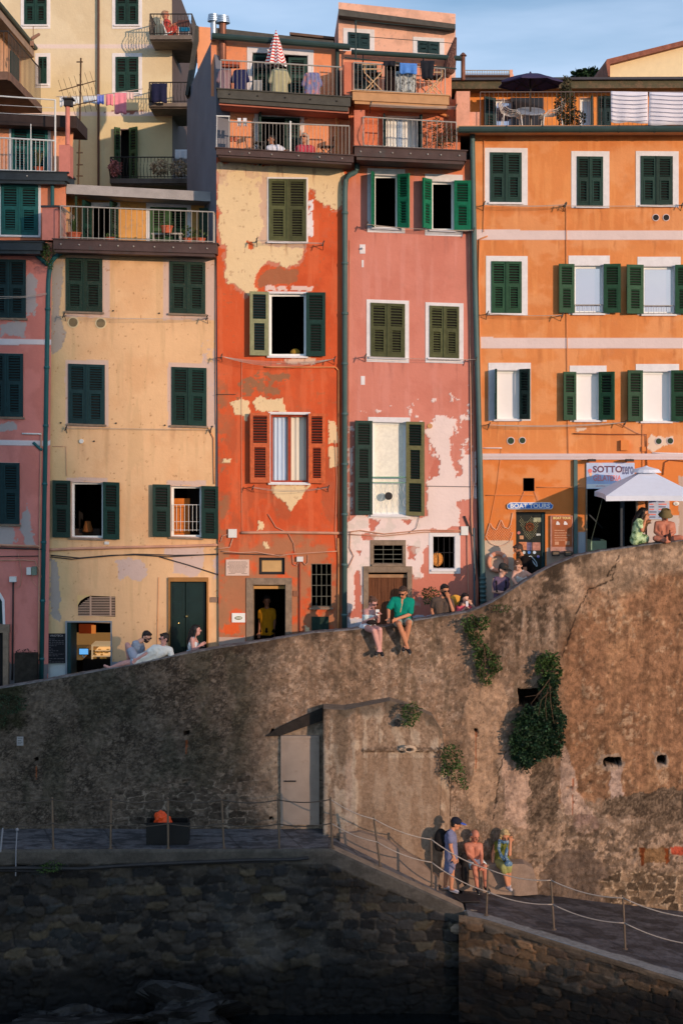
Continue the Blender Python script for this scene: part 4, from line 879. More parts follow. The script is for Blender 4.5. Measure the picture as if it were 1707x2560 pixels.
for pts, r, m in (([(118, 1375), (180, 1372), (330, 1368), (440, 1366), (560, 1362)], .035, M_cable), ([(128, 1388), (200, 1395), (280, 1388), (340, 1387), (420, 1392), (560, 1384)], .014, M_cabled), ([(128, 1392), (180, 1398), (250, 1392), (335, 1385), (440, 1388), (560, 1386)], .012, M_cabled), ([(400, 1392), (470, 1412), (550, 1438)], .012, M_cabled), ([(522, 1072), (534, 1095), (536, 1210)], .012, M_opipe), ([(397, 1443), (396, 1500), (393, 1660)], .006, M_opipe), ([(132, 1116), (166, 1116), (167, 1190)], .006, M_cable), ([(540, 640), (539, 860), (540, 1060)], .01, M_cable)): cable(Y_, pts, 33.5, r, m)
# little junction boxes on the facade
mb = MB(); mb.pbox(262, 1354, 273, 1361, 33.46, 33.5); mb.build('lamp_box', M_railw, Y_)
mb = MB(); mb.pbox(526, 1493, 545, 1506, 33.47, 33.5); mb.build('intercom', mat('brown_intercom', A(140, 105, 85)), Y_)
# balcony terrace of the yellow house
def plaincol(c, n=.5): 
    return lambda X, Y: mixc(mixc(base(X, c), tuple(v * .82 for v in c), sstep(fbm(X / 40, Y / 40, 7), .45, .65) * n), tuple(v * .6 + .08 for v in c), sstep(fbm(X / 7, Y / 7, 9, 3), .66, .72) * .6)
by = balcony(Y_, 134, 542, 598, 622, 12, 33.0, 33.6, M_slab, lip=8, bolts=(9,))
th_ = [(228, 510, 298, 640), (376, 518, 468, 640)]
house_wall('terrace_wall', Y_, 165, 165, 538, 538, 484, 640, 35.0, th_, .02, plaincol(A(222, 150, 82)))
shell(Y_, 165, 538, 492, 640, 35.0, 3, .0, M_dark)
window(Y_, th_[0], 35.0, .02, 'open', L=(105, 50, M_dgreen), Rr=(75, 46, M_dgreen), sill=False, frame=False)
mb = MB(); mb.pbox(226, 506, 300, 516, 34.9, 34.98); mb.build('roller_blind', M_white, Y_)
window(Y_, th_[1], 35.0, .02, 'closed', shmat('faded_green_paint', S(52, 86, 50)), surround=(366, 508, 478, 640), sill=False)
mb = MB(); mb.pbox(165, 460, 541, 484, 34.2, 35.5, 0, 20); aw = mb.build('porch_roof', mat('weathered_grey_slab', A(170, 150, 140), var=.2, vs=3, bump=.3), Y_)
mb = MB(); mb.pbox(188, 488, 193, 575, 34.3, 34.36); mb.pbox(498, 520, 530, 620, 34.5, 34.6); mb.build('screen_panel', shmat('green_louvre_screen', S(34, 62, 44)), Y_)
yr = rod_rail(by, 152, 534, 515, 530, 596, 607, 33.05, 13.5, M_railg, rb=.006, rt=.016, ends=34.9)
pipe(Y_, [(172, 622), (150, 634), (128, 652), (122, 700), (104, 1720)], 33.5, .055, M_pipet, off=.09, collars=7)
pipe(Y_, [(82, 628), (100, 644), (120, 662)], 33.45, .05, M_pipet, off=.1, collars=1)
# ---------- pink house, far left
K_ = thing('pink_house', P(30, 1730, 33.4), 'salmon pink house at the left edge with dark teal shutters and a white balcony rail', 'house')
def kp_(X, Y):
    n2 = fbm(X / 26, Y / 26, 12); C = base(X, A(216, 124, 108)); C = mixc(C, A(196, 108, 92), sstep(fbm(X / 60, Y / 100, 13), .45, .6) * .6)
    g = A(176, 150, 140)
    for pl in ([(66, 680), (92, 700), (95, 760), (80, 790), (72, 770), (64, 800), (62, 700)], [(0, 815), (40, 800), (70, 805), (60, 840), (20, 835), (0, 850)], [(-60, 1055), (38, 1055), (42, 1075), (10, 1078), (-60, 1080)], [(-60, 1315), (36, 1312), (44, 1350), (40, 1365), (-60, 1372)], [(50, 1300), (70, 1260), (78, 1290), (88, 1350), (92, 1366), (62, 1368)]): C = patch(C, X, Y, pl, g, 7, 20)
    C = patch(C, X, Y, [(-60, 1660), (120, 1660), (120, 1730), (-60, 1730)], A(120, 105, 100), 4, 20)
    for a, b in ((848, 862), (1101, 1114)): C = mixc(C, A(216, 190, 182), ((Y > a) & (Y < b)).astype(float))
    C = mixc(C, A(226, 128, 92), sstep(-Y + 640, -10, 30) * .8)
    return C
kh = [(-20, 648, 66, 795), (-28, 883, 59, 1042), (-36, 1156, 50, 1310)]
house_wall('front_wall', K_, -400, -400, 131, 121, 600, 1730, 33.4, kh, .02, kp_)
shell(K_, -398, 116, 600, 1730, 33.4, 5, .0, M_dark)
for h in kh: window(K_, h, 33.4, .02, 'closed', M_dteal)
mb = MB(); mb.poly([P(-80, 1490, 33.39), P(0, 1490, 33.39), P(6, 1505, 33.39), P(8, 1560, 33.39), P(-80, 1560, 33.39)], .06); mb.build('arched_window', M_dteal, K_)
mb = MB(); mb.poly([P(-80, 1478, 33.385), P(2, 1482, 33.385), P(12, 1500, 33.385), P(14, 1562, 33.385), P(8, 1562, 33.385), P(6, 1504, 33.385), P(-2, 1490, 33.385), P(-80, 1490, 33.385)], .03); mb.build('arch_trim', M_white, K_)
mb = MB(); mb.pbox(-60, 1562, 24, 1582, 33.3, 33.45); mb.pbox(8, 1582, 22, 1725, 33.3, 33.45); mb.build('stone_door_frame', M_stone, K_)
mb = MB(); mb.pbox(-60, 1582, 8, 1725, 33.38, 33.42); mb.build('dark_door', M_dark, K_)
# upper storeys
kuh = [(4, 462, 97, 588)]
house_wall('upper_wall', K_, -400, -400, 166, 166, 440, 610, 34.2, kuh, .02, plaincol(A(228, 130, 92)))
window(K_, kuh[0], 34.2, .02, 'closed', M_teal, surround=(-4, 452, 103, 594))
kth = [(30, 318, 121, 432)]
house_wall('top_wall', K_, -400, -400, 186, 176, 292, 445, 34.9, kth, .06, plaincol(A(240, 150, 108)))
window(K_, kth[0], 34.9, .06, 'closed', M_teal, surround=(24, 312, 128, 440), sill=False)
shell(K_, -398, 164, 295, 610, 34.9, .9, .0, mat('ochre_side_render', A(190, 130, 95)))
mb = MB(); mb.pbox(-400, 262, 192, 292, 34.4, 35.9, 0, 28); mb.build('roof', mat('dark_roof_edge', S(60, 50, 48), var=.3), K_)
b1 = balcony(K_, -400, 168, 420, 440, 12, 33.9, 34.9, M_slab3, bolts=(3,))
rod_rail(b1, -118, 140, 338, 352, 424, 432, 33.95, 10, M_railw, rb=.007, rt=.02)
mb = MB(); mb.tube([P(139, 250, 33.95), P(139, 432, 33.95)], .022, 6); mb.tube([P(-118, 232, 33.95), P(140, 250, 33.95)], .018, 6); mb.tube([P(-118, 256, 33.95), P(140, 270, 33.95)], .006, 4); mb.tube([P(-118, 276, 33.95), P(140, 290, 33.95)], .006, 4); mb.tube([P(78, 310, 33.95), P(78, 430, 33.95)], .012, 5)
mb.build('pergola_frame', M_railw, b1)
b2 = balcony(K_, -400, 106, 598, 618, 8, 32.9, 33.6, M_slab3, bolts=(2,))
mb = MB(); mb.pbox(106, 518, 146, 600, 33.3, 34.1); pb_ = mb.build('parapet_block', mat('salmon_block', A(205, 118, 100), var=.15), K_)
mb = MB(); mb.pbox(103, 513, 149, 518, 33.27, 34.15); mb.build('coping', M_slab3, pb_)
mb = MB(); mb.pbox(148, 362, 176, 440, 34.0, 34.4); mb.build('chimney_base', MATS['salmon_block'], K_)
mb = MB(); mb.tube([P(170, 362, 34.2), P(170, 262, 34.2)], .055, 12); ch = mb.build('chimney_pipe', MATS['salmon_block'], K_)
mb = MB(); mb.pbox(160, 246, 180, 264, 34.1, 34.3); mb.pbox(157, 243, 183, 247, 34.05, 34.35); mb.build('chimney_cap', M_iron, ch)
mb = MB(); mb.tube([P(132, 455, 34.1), P(132, 515, 34.1)], .045, 10); mb.build('short_downpipe', M_pipet, K_)
for pts, r, m in (([(-390, 1350), (100, 1366)], .03, M_cable), ([(-60, 1368), (104, 1373)], .018, M_cabled), ([(-60, 1402), (60, 1400), (88, 1402), (98, 1425)], .012, M_cable), ([(-60, 1392), (100, 1390)], .012, M_cabled), ([(46, 1385), (56, 1430), (52, 1465), (40, 1470)], .008, M_cable), ([(34, 1455), (33, 1600), (31, 1700)], .02, M_iron), ([(104, 1080), (100, 1300), (97, 1650)], .018, M_cable), ([(56, 1084), (105, 1085)], .02, M_railw), ([(84, 1106), (106, 1126)], .035, M_pipet), ([(92, 1410), (80, 1450), (96, 1470), (104, 1440), (90, 1420)], .006, M_cable)): cable(K_, pts, 33.4, r, m)
mb = MB(); mb.pbox(24, 1442, 41, 1455, 33.3, 33.4); mb.pbox(67, 1419, 78, 1437, 33.3, 33.4); mb.build('meter_box', M_railw, K_)
mb = MB(); mb.pbox(80, 1417, 92, 1438, 33.3, 33.4); mb.build('meter_box', mat('green_grey_box', A(120, 120, 100)), K_)
mb = MB(); mb.pbox(37, 1634, 93, 1715, 33.2, 33.4); leaves(mb, P(66, 1630, 33.3), (.28, .12, .08), 60, .05); mb.build('low_cupboard', mat('dark_mottled_cupboard', S(50, 46, 40), var=.6, vs=7), K_)
# ---------- red house
Rr_ = thing('red_house', P(700, 1640, 33.5), 'tall orange red house with peeling cream plaster and two balcony terraces', 'house')
cr_pale = A(232, 186, 138)
def rp(X, Y):
    n1 = fbm(X / 80, Y / 80, 31); n2 = fbm(X / 24, Y / 24, 32); n3 = fbm(X / 8, Y / 8, 33, 3)
    C = base(X, A(212, 86, 46)); C = mixc(C, A(198, 76, 40), sstep(n1, .45, .6) * .7); C = mixc(C, A(170, 82, 52), sstep(fbm(X / 40, Y / 60, 38), .52, .62) * sstep(Y, 850, 1150) * .6); C = mixc(C, A(218, 102, 62), sstep(fbm(X / 15, Y / 150, 34), .55, .65) * .5)
    gr = A(158, 98, 66); ed = sstep(-X + 600 + (n1 - .5) * 120, 0, 50) * sstep(Y, 900, 1000); C = mixc(C, gr, ed * sstep(n2, .42, .52) * .85)
    C = mixc(C, A(170, 108, 74), sstep(Y + (n1 - .5) * 120, 1330, 1380) * sstep(n2 * .6 + n1 * .4, .38, .50) * .85)
    C = patch(C, X, Y, [(650, 690), (700, 665), (745, 670), (740, 700), (690, 715), (650, 720)], gr, 8, 22, ms=.8); C = patch(C, X, Y, [(640, 930), (720, 940), (700, 990), (600, 1000), (590, 960)], gr, 14, 26, thr=.45)
    big = [(541, 405), (856, 418), (857, 519), (832, 524), (824, 512), (798, 506), (785, 480), (769, 470), (768, 614), (763, 614), (761, 636), (745, 656), (719, 671), (702, 660), (672, 656), (646, 677), (637, 701), (641, 727), (618, 740), (602, 720), (563, 697), (561, 666), (559, 636), (572, 614), (552, 605), (546, 571), (553, 540), (544, 510), (546, 467), (543, 430)]
    mv = A(206, 154, 128); C = patch(C, X, Y, [(x + (4 if x > 700 else -4), y + 5) for x, y in big], mv, 7, 16, ms=.4); C = patch(C, X, Y, big, cr_pale, 6, 18)
    C = patch(C, X, Y, [(617, 604), (634, 603), (638, 618), (628, 624), (618, 616)], A(216, 86, 40), 3, 12); C = patch(C, X, Y, [(655, 440), (672, 440), (672, 610), (770, 608), (765, 620), (650, 616), (658, 560), (650, 500)], mv, 6, 16, ms=.8)
    C = mixc(C, mv, sstep(fbm(X / 20, Y / 20, 36), .55, .62) * ((Y < 470) & (X < 670)) * .5)
    for pl in ([(572, 1007), (602, 994), (622, 1007), (624, 1035), (616, 1052), (607, 1039), (587, 1037), (581, 1020)], [(632, 1002), (650, 989), (667, 998), (706, 998), (714, 1028), (639, 1028)], [(820, 1052), (837, 1058), (848, 1100), (841, 1111), (822, 1108)], [(822, 1115), (845, 1120), (847, 1165), (822, 1168)], [(676, 1213), (776, 1213), (763, 1232), (741, 1258), (728, 1280), (719, 1273), (715, 1258), (687, 1241)], [(646, 1302), (657, 1300), (659, 1324), (645, 1325)], [(655, 1356), (670, 1354), (672, 1370), (662, 1376)], [(556, 1147), (578, 1145), (576, 1156), (556, 1158)], [(760, 1565), (775, 1570), (772, 1582), (762, 1580)]): C = patch(C, X, Y, pl, cr_pale, 3, 11)
    C = patch(C, X, Y, [(660, 713), (782, 716), (782, 728), (660, 726)], A(228, 180, 160), 2, 8, thr=.42); C = patch(C, X, Y, [(768, 500), (782, 500), (782, 592), (768, 592)], A(232, 205, 195), 2, 8, thr=.4)
    C = patch(C, X, Y, [(660, 890), (790, 893), (788, 912), (670, 910)], A(225, 170, 140), 3, 9, thr=.48); C = patch(C, X, Y, [(560, 1560), (596, 1560), (598, 1582), (562, 1588)], A(216, 86, 40), 4, 12)
    C = patch(C, X, Y, [(545, 1594), (615, 1592), (615, 1660), (545, 1660)], A(190, 150, 128), 2, 20); C = patch(C, X, Y, [(730, 1587), (880, 1580), (880, 1660), (730, 1660)], A(170, 148, 140), 2, 20)
    C = mixc(C, gr, sstep(n3, .74, .78) * .4); C = drips(C, X, Y, rh[:3] + [(545, 370, 700, 400), (700, 380, 860, 408)], A(140, 72, 48), 5, .5)
    return C
rh = [(672, 447, 766, 604), (672, 733, 766, 890), (675, 1035, 772, 1207), (648, 1394, 712, 1436), (632, 1461, 714, 1700), (778, 1409, 829, 1518)]
house_wall('front_wall', Rr_, 541, 548, 866, 862, 395, 1700, 33.42, rh, .01, rp)
shell(Rr_, 546, 864, 400, 1700, 33.42, 6, .0, M_dark)
D = 33.42
window(Rr_, rh[0], D, .012, 'closed', M_olive, surround=(668, 443, 770, 608))
wr = window(Rr_, rh[1], D, .012, 'open', L=(168, 48, shmat('cream_green_edge_paint', A(135, 125, 88)), M_dteal), Rr=(175, 48, M_dgreen), surround=(668, 729, 770, 894))
mb = MB(); mb.ball(P(738, 882, 33.75), (.12, .1, .10), n=14); mb.build('yellow_cushion', mat('mustard_cushion', A(170, 120, 40)), wr)
window(Rr_, rh[2], D, .01, 'open', L=(170, 50, M_woodsh, M_redwood), Rr=(172, 42, M_woodsh, M_redwood), surround=(671, 1030, 776, 1211), fm=M_redwood, mull=True, curtain=[(678, 715, M_blind2), (716, 768, M_curtain)], sidemat=M_white)
wf = window(Rr_, rh[3], D, 0, 'open', glass=mat('amber_fanlight', A(205, 150, 95), rough=.2), fm=M_iron, sidemat=M_dark, sill=False, depth=.1)  # pane in plain amber
dw = window(Rr_, rh[4], D, 0, 'open', frame=False, sidemat=M_stone, sill=False, depth=.4)
mb = MB(); mb.pbox(616, 1445, 730, 1461, D - .03, D + .05); mb.pbox(616, 1461, 632, 1700, D - .03, D + .05); mb.pbox(714, 1461, 730, 1700, D - .03, D + .05); mb.build('stone_door_frame', M_stone, Rr_)
mb = MB(); mb.pbox(633, 1465, 713, 1472, D + .2, D + .24); mb.build('transom', mat('amber_transom', A(200, 140, 80)), dw)
wb = window(Rr_, rh[5], D, 0, 'open', frame=False, sidemat=M_stone, sill=True, depth=.2)
def bars(par, x0, y0, x1, y1, D, nx, ny, r=.008, m=None):
    mb = MB()
    for i in range(1, nx + 1): x = x0 + (x1 - x0) * i / (nx + 1); mb.tube([P(x, y0, D), P(x, y1, D)], r, 5)
    for i in range(1, ny + 1): y = y0 + (y1 - y0) * i / (ny + 1); mb.tube([P(x0, y, D - .01), P(x1, y, D - .01)], r, 5)
    return mb.build('window_bars', m or M_iron, par)
bars(wb, *rh[5], D + .04, 3, 3, m=mat('rusty_grey_bars', A(110, 100, 85), var=.3))
mb = MB(); mb.pbox(779, 1542, 822, 1605, D - .04, D + .02); cbx = mb.build('meter_cupboard', shmat('dark_green_cupboard', S(28, 55, 46)), Rr_)
pl = MB(); pl.pbox(565, 1399, 623, 1439, D - .03, D); plq = pl.build('stone_plaque', mat('pinkish_marble', A(215, 172, 150), var=.05), Rr_)
mb = MB(); random.seed(5)
for i in range(11):
    y = 1404 + i * 2.9; x = 569 + (0 if i % 3 else 4) + (4 if i > 6 else 0); xe = 619 - (x - 569)
    if i == 10: segs = [(571, 588), (604, 618)]
    else:
        segs = []; 
        while x < xe: w_ = random.uniform(2, 6); segs.append((x, min(x + w_, xe))); x += w_ + .8
    for a, b in segs: mb.pbox(a, y, b, y + 1.1, D - .033, D - .03)
mb.build('plaque_lettering', mat('engraved_grey', A(130, 100, 86), bump=0), plq)
mb = MB(); mb.pbox(580, 1533, 613, 1556, D - .03, D); sg = mb.build('small_sign', M_frame, Rr_)
mb = MB(); p = P(596.5, 1545, D - .035); mb.ball(p, (.09, .004, .042), n=18); mb.build('olive_emblem', mat('olive_print', A(130, 118, 80), bump=0), sg)
mb = MB(); mb.pbox(590, 1544, 604, 1546, D - .042, D - .039); mb.build('emblem_bar', M_frame, sg)
for x0, y0, x1, y1 in ((571, 1323, 592, 1344), (742, 1392, 758, 1404)): mb = MB(); mb.pbox(x0, y0, x1, y1, D - .07, D); mb.build('junction_box', M_railw, Rr_)
mb = MB(); mb.pbox(733, 1477, 746, 1491, D - .02, D); mb.build('letter_box', mat('brown_letterbox', A(140, 85, 60)), Rr_)
for pts, r, m in (([(603, 1332), (700, 1331), (860, 1333)], .035, M_cable), ([(554, 1378), (600, 1382), (640, 1380), (700, 1390), (720, 1386), (780, 1382), (842, 1378)], .014, M_cable), ([(560, 1384), (640, 1386), (715, 1388)], .01, M_cabled), ([(670, 1285), (690, 1318), (720, 1332), (735, 1360), (737, 1382)], .009, M_cable), ([(749, 1404), (749, 1600)], .018, mat('red_brown_conduit', A(150, 60, 40))), ([(731, 1388), (733, 1410), (742, 1414), (747, 1404)], .009, M_cable), ([(756, 1404), (764, 1413), (770, 1405), (770, 1388)], .009, M_cable), ([(662, 917), (730, 918), (838, 918), (846, 926), (847, 1330)], .016, M_opipe), ([(845, 1345), (847, 1400), (845, 1590)], .028, M_opipe), ([(605, 900), (604, 1100), (606, 1330)], .005, M_cable), ([(552, 1355), (556, 1340), (572, 1336)], .01, M_cable), ([(545, 1372), (575, 1368), (582, 1346)], .016, M_cable), ([(540, 986), (590, 986)], .006, M_cabled), ([(838, 1100), (842, 1200), (838, 1330), (842, 1380)], .008, M_cable)): cable(Rr_, pts, D, r, m)
# lower balcony terrace (level 1)
balc1 = balcony(Rr_, 541, 884, 370, 386, 20, 32.7, 33.5, M_slab, lip=6, bolts=(6,))
rh1 = [(646, 290, 750, 420)]
ORc = A(244, 146, 98)
def rp1(X, Y):
    C = plaincol(ORc, .4)(X, Y); C = patch(C, X, Y, [(655, 278), (765, 284), (768, 300), (752, 300), (650, 292)], A(205, 115, 80), 3, 12); C = patch(C, X, Y, [(636, 276), (650, 278), (650, 400), (636, 400)], A(235, 205, 190), 1.5, 10); C = patch(C, X, Y, [(750, 290), (762, 292), (758, 340), (760, 410), (750, 410)], A(235, 205, 190), 2, 10); return C
house_wall('balcony_wall', Rr_, 540, 540, 875, 875, 238, 420, 33.55, rh1, .06, rp1)
shell(Rr_, 548, 838, 112, 440, 34.3, 5, 0, M_dark)
wd = window(Rr_, rh1[0], 33.55, .06, 'open', L=(80, 24, M_dgreen), sill=False, frame=True, fm=M_dgreen, sidemat=M_white)
shutter(wd, P(750, 0, 33.55).x, -1, 12, 38 * k(33.55), P(0, 400, 33.55).z, P(0, 296, 33.55).z, 33.55, M_dgreen)
rod_rail(balc1, 573, 873, 304, 315, 374, 391, 32.75, 9.2, M_railg, rb=.005, rt=.018)
mb = MB(); mb.tube([P(726, 303, 32.74), P(726, 384, 32.74)], .022, 6); mb.build('centre_post', M_railw, balc1)
mb = MB(); mb.tube([P(541, 290, 32.75), P(575, 291, 32.75)], .016, 6); mb.tube([P(543, 290, 32.75), P(541, 370, 32.75)], .008, 6); mb.tube([P(573, 290, 32.75), P(573, 376, 32.75)], .008, 6); mb.build('end_post', M_railw, balc1)
mb = MB(); mb.tube([P(842, 272, 33.45), P(842, 390, 33.45)], .045, 10); mb.build('downpipe', M_opipe, Rr_)
# level 2
balc2 = balcony(Rr_, 544, 876, 222, 244, 22, 32.75, 33.7, M_slab2, lip=12, bolts=(5,), boltm=M_iron)
mb = MB(); mb.pbox(548, 247, 872, 262, 32.85, 33.6, 0, 22); mb.build('soffit_band', mat('salmon_soffit', A(190, 105, 82)), Rr_)
rh2 = [(630, 134, 770, 250)]
house_wall('top_wall', Rr_, 528, 528, 840, 840, 100, 250, 33.75, rh2, .06, plaincol(A(240, 140, 94), .5))
wt = window(Rr_, rh2[0], 33.75, .06, 'open', sill=False, surround=(618, 121, 784, 250), fm=M_dgreen, sidemat=M_white)
for hx, s_, w_ in ((633, 1, 40), (767, -1, 46)): shutter(wt, P(hx, 0, 33.75).x, s_, 5, w_ * k(33.75), P(0, 246, 33.75).z, P(0, 138 if s_ > 0 else 145, 33.75).z, 33.75, M_dgreen)
rod_rail(balc2, 552, 852, 150, 168, 226, 244, 32.8, 10.5, M_railg, rb=.005, rt=.018)
mb = MB(); mb.tube([P(530, 90, 33.5), P(876, 118, 33.5)], .075, 10); mb.build('gutter', M_gutter, Rr_)
mb = MB(); mb.pbox(528, 68, 834, 86, 33.7, 40, 0, 34, 26); rf = mb.build('roof', mat('grey_slate_roof', S(88, 88, 84), var=.25, vs=6, bump=.4), Rr_)
mb = MB(); mb.tube([P(843, 118, 33.65), P(843, 240, 33.65)], .05, 10); mb.build('gutter_downpipe', M_gutter, Rr_)
for (x, y0, y1, r, nm) in ((534, 40, 100, .07, 0), (557, 44, 150, .085, 1)):
    mb = MB(); mb.tube([P(x, y1, 33.7), P(x, y0 + 14, 33.7)], r, 14); c_ = mb.build('flue', mat('rusty_flue', A(130, 78, 58), metal=.4, rough=.45, var=.4) if nm else mat('galvanised_flue', A(175, 175, 180), metal=.6, rough=.4, var=.2), Rr_)
    mb = MB(); p = P(x, y0 + 14, 33.7)
    for i in range(4): mb.tube([p + Vector((0, 0, .045 * i)), p + Vector((0, 0, .045 * i + .03))], r * (2.0 - .1 * i), 18)
    mb.build('flue_cowl', mat('galvanised_cowl', A(185, 185, 190), metal=.7, rough=.35, var=.2), c_)
# slate-grey party wall going back on the left
G = MB(); a0, a1, a2, a3 = P(541, 480, 33.45), P(541, 240, 33.45), P(532, 100, 34.0), P(505, 180, 35.2)
top0, top1 = P(468, 236, 37.6), P(468, 480, 37.6)
vs = [P(541, 1300, 33.46), P(468, 1300, 37.6), P(468, 234, 37.6), P(532, 96, 34.0), P(541, 180, 33.46)]
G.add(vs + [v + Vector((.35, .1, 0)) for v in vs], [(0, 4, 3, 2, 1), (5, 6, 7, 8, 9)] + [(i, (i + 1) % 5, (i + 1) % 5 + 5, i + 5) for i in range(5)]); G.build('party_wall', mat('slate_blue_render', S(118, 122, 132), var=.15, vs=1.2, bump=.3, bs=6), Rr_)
G = MB(); G.poly([P(495, 200, 37), P(492, 66, 37), P(545, 70, 37), P(545, 110, 37)], .3); G.build('rear_gable', mat('orange_gable', A(240, 148, 100), var=.1), Rr_)
G = MB(); G.poly([P(463, 236, 37.0), P(490, 62, 36.9), P(497, 66, 36.9), P(497, 100, 36.9), P(470, 238, 37.0)], .5); G.build('eaves_board', M_slab2, Rr_)
# ---------- rose house
O_ = thing('rose_house', P(1020, 1600, 33.5), 'rose pink house with bright green upper shutters and flaking white plaster', 'house')
def op(X, Y):
    n1 = fbm(X / 80, Y / 80, 61); n2 = fbm(X / 22, Y / 22, 62); n3 = fbm(X / 5, Y / 5, 63, 3)
    C = base(X, A(210, 122, 100)); C = mixc(C, A(200, 110, 88), sstep(n1, .45, .6) * .5); C = mixc(C, A(232, 124, 76), sstep(-Y + 470 + (n1 - .5) * 60, 0, 60) * .9); C = mixc(C, A(216, 132, 112), sstep(fbm(X / 12, Y / 140, 64), .56, .66) * .5)
    C = mixc(C, A(198, 108, 84), sstep(Y, 1380, 1440) * .7); C = drips(C, X, Y, oh[:4] + [(870, 380, 1000, 402), (1000, 380, 1170, 402)], A(168, 92, 74), 7, .5)
    wh = A(236, 196, 180); ro = A(200, 108, 86)
    big = [(1064, 1080), (1080, 1055), (1097, 1036), (1140, 1046), (1127, 1085), (1123, 1115), (1125, 1150), (1136, 1180), (1140, 1200), (1150, 1190), (1162, 1137), (1190, 1130), (1192, 1245), (1140, 1254), (1153, 1289), (1144, 1315), (1079, 1323), (1078, 1360), (1058, 1375), (1053, 1419), (1058, 1445), (1035, 1440), (1022, 1430), (1018, 1600), (860, 1600), (860, 1320), (876, 1302), (900, 1283), (935, 1292), (1064, 1290), (1070, 1240), (1064, 1200), (1090, 1180), (1090, 1140)]
    C = patch(C, X, Y, big, wh, 5, 14)
    C = patch(C, X, Y, [(1070, 1040), (1182, 1040), (1182, 1200), (1070, 1200)], wh, 6, 12, thr=.60); C = patch(C, X, Y, [(880, 1040), (1182, 960), (1182, 1060), (880, 1080)], wh, 6, 12, thr=.69)
    C = patch(C, X, Y, [(868, 1050), (884, 1050), (880, 1290), (868, 1290)], wh, 3, 12, thr=.56)
    for pl in ([(920, 1300), (952, 1302), (945, 1318), (935, 1330), (922, 1325)], [(886, 1428), (900, 1425), (902, 1500), (911, 1530), (906, 1545), (872, 1545), (876, 1530), (888, 1520)], [(1018, 1362), (1050, 1372), (1035, 1382), (1038, 1404), (1020, 1400)], [(902, 1334), (940, 1334), (935, 1350), (910, 1352)], [(890, 1378), (904, 1374), (900, 1392)], [(1082, 1150), (1098, 1140), (1096, 1190), (1070, 1200)], [(1000, 1300), (1026, 1300), (1022, 1312)]): C = patch(C, X, Y, pl, ro, 4, 12)
    C = patch(C, X, Y, [(865, 1546), (1200, 1535), (1200, 1640), (865, 1640)], A(205, 185, 182), 3, 20)
    C = mixc(C, A(205, 180, 160), ((Y > 1280) & (X < 1050)) * sstep(n2, .55, .65) * .45)
    return C
oh = [(932, 437, 995, 570), (1076, 453, 1135, 575), (926, 758, 1012, 893), (1073, 765, 1147, 895), (930, 1055, 1015, 1287), (933, 1362, 1007, 1410), (1081, 1340, 1137, 1423), (920, 1430, 1018, 1640)]
house_wall('front_wall', O_, 862, 862, 1186, 1202, 395, 1640, 33.5, oh, .03, op)
shell(O_, 866, 1182, 400, 1640, 33.5, 6, .0, M_dark)
D = 33.5
window(O_, oh[0], D, .05, 'open', L=(100, 30, M_emer), Rr=(140, 36, M_emer), surround=(918, 422, 1012, 582))
window(O_, oh[1], D, .05, 'open', L=(135, 32, M_emer), Rr=(165, 42, M_emer), surround=(1062, 436, 1156, 590))
window(O_, oh[2], D, .04, 'closed', M_olive, surround=(916, 750, 1022, 906)); window(O_, oh[3], D, .04, 'closed', M_olive, surround=(1063, 757, 1158, 908))
wl = window(O_, oh[4], D, .02, 'open', L=(170, 44, M_dgreen), Rr=(168, 46, shmat('olive_edge_paint', A(130, 115, 72)), M_dgreen), surround=(920, 1043, 1025, 1296), three=True, glass=mat('lace_curtain_glass', A(244, 222, 190), rough=.25, var=.12, vs=14))
mb = MB(); mb.tube([P(929, 1193, D - .05), P(1017, 1193, D - .05)], .016, 6); mb.tube([P(929, 1206, D - .05), P(1017, 1207, D - .05)], .012, 6); grl = mb.build('green_rail', mat('pale_green_metal', A(120, 150, 120)), wl)
mb = MB()
for i in range(6):
    x = 938 + i * 14.5; pts = [(x, 1208), (x - 4, 1225), (x + 4, 1240), (x - 4, 1256), (x + 3, 1270), (x, 1283)] if i % 2 else [(x, 1208), (x + 4, 1225), (x - 4, 1240), (x + 4, 1256), (x - 3, 1270), (x, 1283)]
    mb.tube([P(a, b, D - .06) for a, b in pts], .005, 4)
mb.build('twisted_bars', M_railw, grl)
mb = MB(); p = P(971, 1240, D - .09); mb.tube([p + Vector((0, -.03, 0)), p + Vector((0, .03, 0))], .09, 18); mb.build('hanging_lamp', M_iron, grl)
wv = window(O_, oh[5], D, 0, 'open', frame=False, sidemat=M_stone, depth=.2, surround=(925, 1350, 1014, 1418)); bars(wv, 933, 1362, 1007, 1410, D + .05, 2, 3, m=mat('rusty_grey_bars'))
wq = window(O_, oh[6], D, 0, 'open', frame=False, surround=(1072, 1332, 1150, 1434), depth=.25); bars(wq, *oh[6], D + .05, 3, 1)
mb = MB(); mb.ball(P(1093, 1398, D + .16), (.13, .1, .17), n=16, h=10); mb.build('wicker_basket', mat('wicker', A(215, 130, 60), var=.5, vs=30), wq)
dd = window(O_, oh[7], D, 0, 'open', frame=False, sill=False, sidemat=M_stone, depth=.3)
mb = MB(); mb.pbox(908, 1416, 1030, 1430, D - .04, D + .05); mb.pbox(908, 1430, 920, 1640, D - .04, D + .05); mb.pbox(1018, 1430, 1030, 1640, D - .04, D + .05); mb.build('stone_door_frame', M_stone, O_)
mb = MB(); M_oldwood = mat('old_brown_planks', A(110, 62, 38), var=.5, vs=3, bump=.5, bs=10, stretch=(12, 1, .6), tint=((.35, .22, .14), 3, .6, .5))
for i in range(6): x = 921 + i * 16.2; mb.pbox(x, 1436, x + 15.7, 1640, D + .1 + (i % 2) * .006, D + .14)
mb.build('plank_door', M_oldwood, O_)
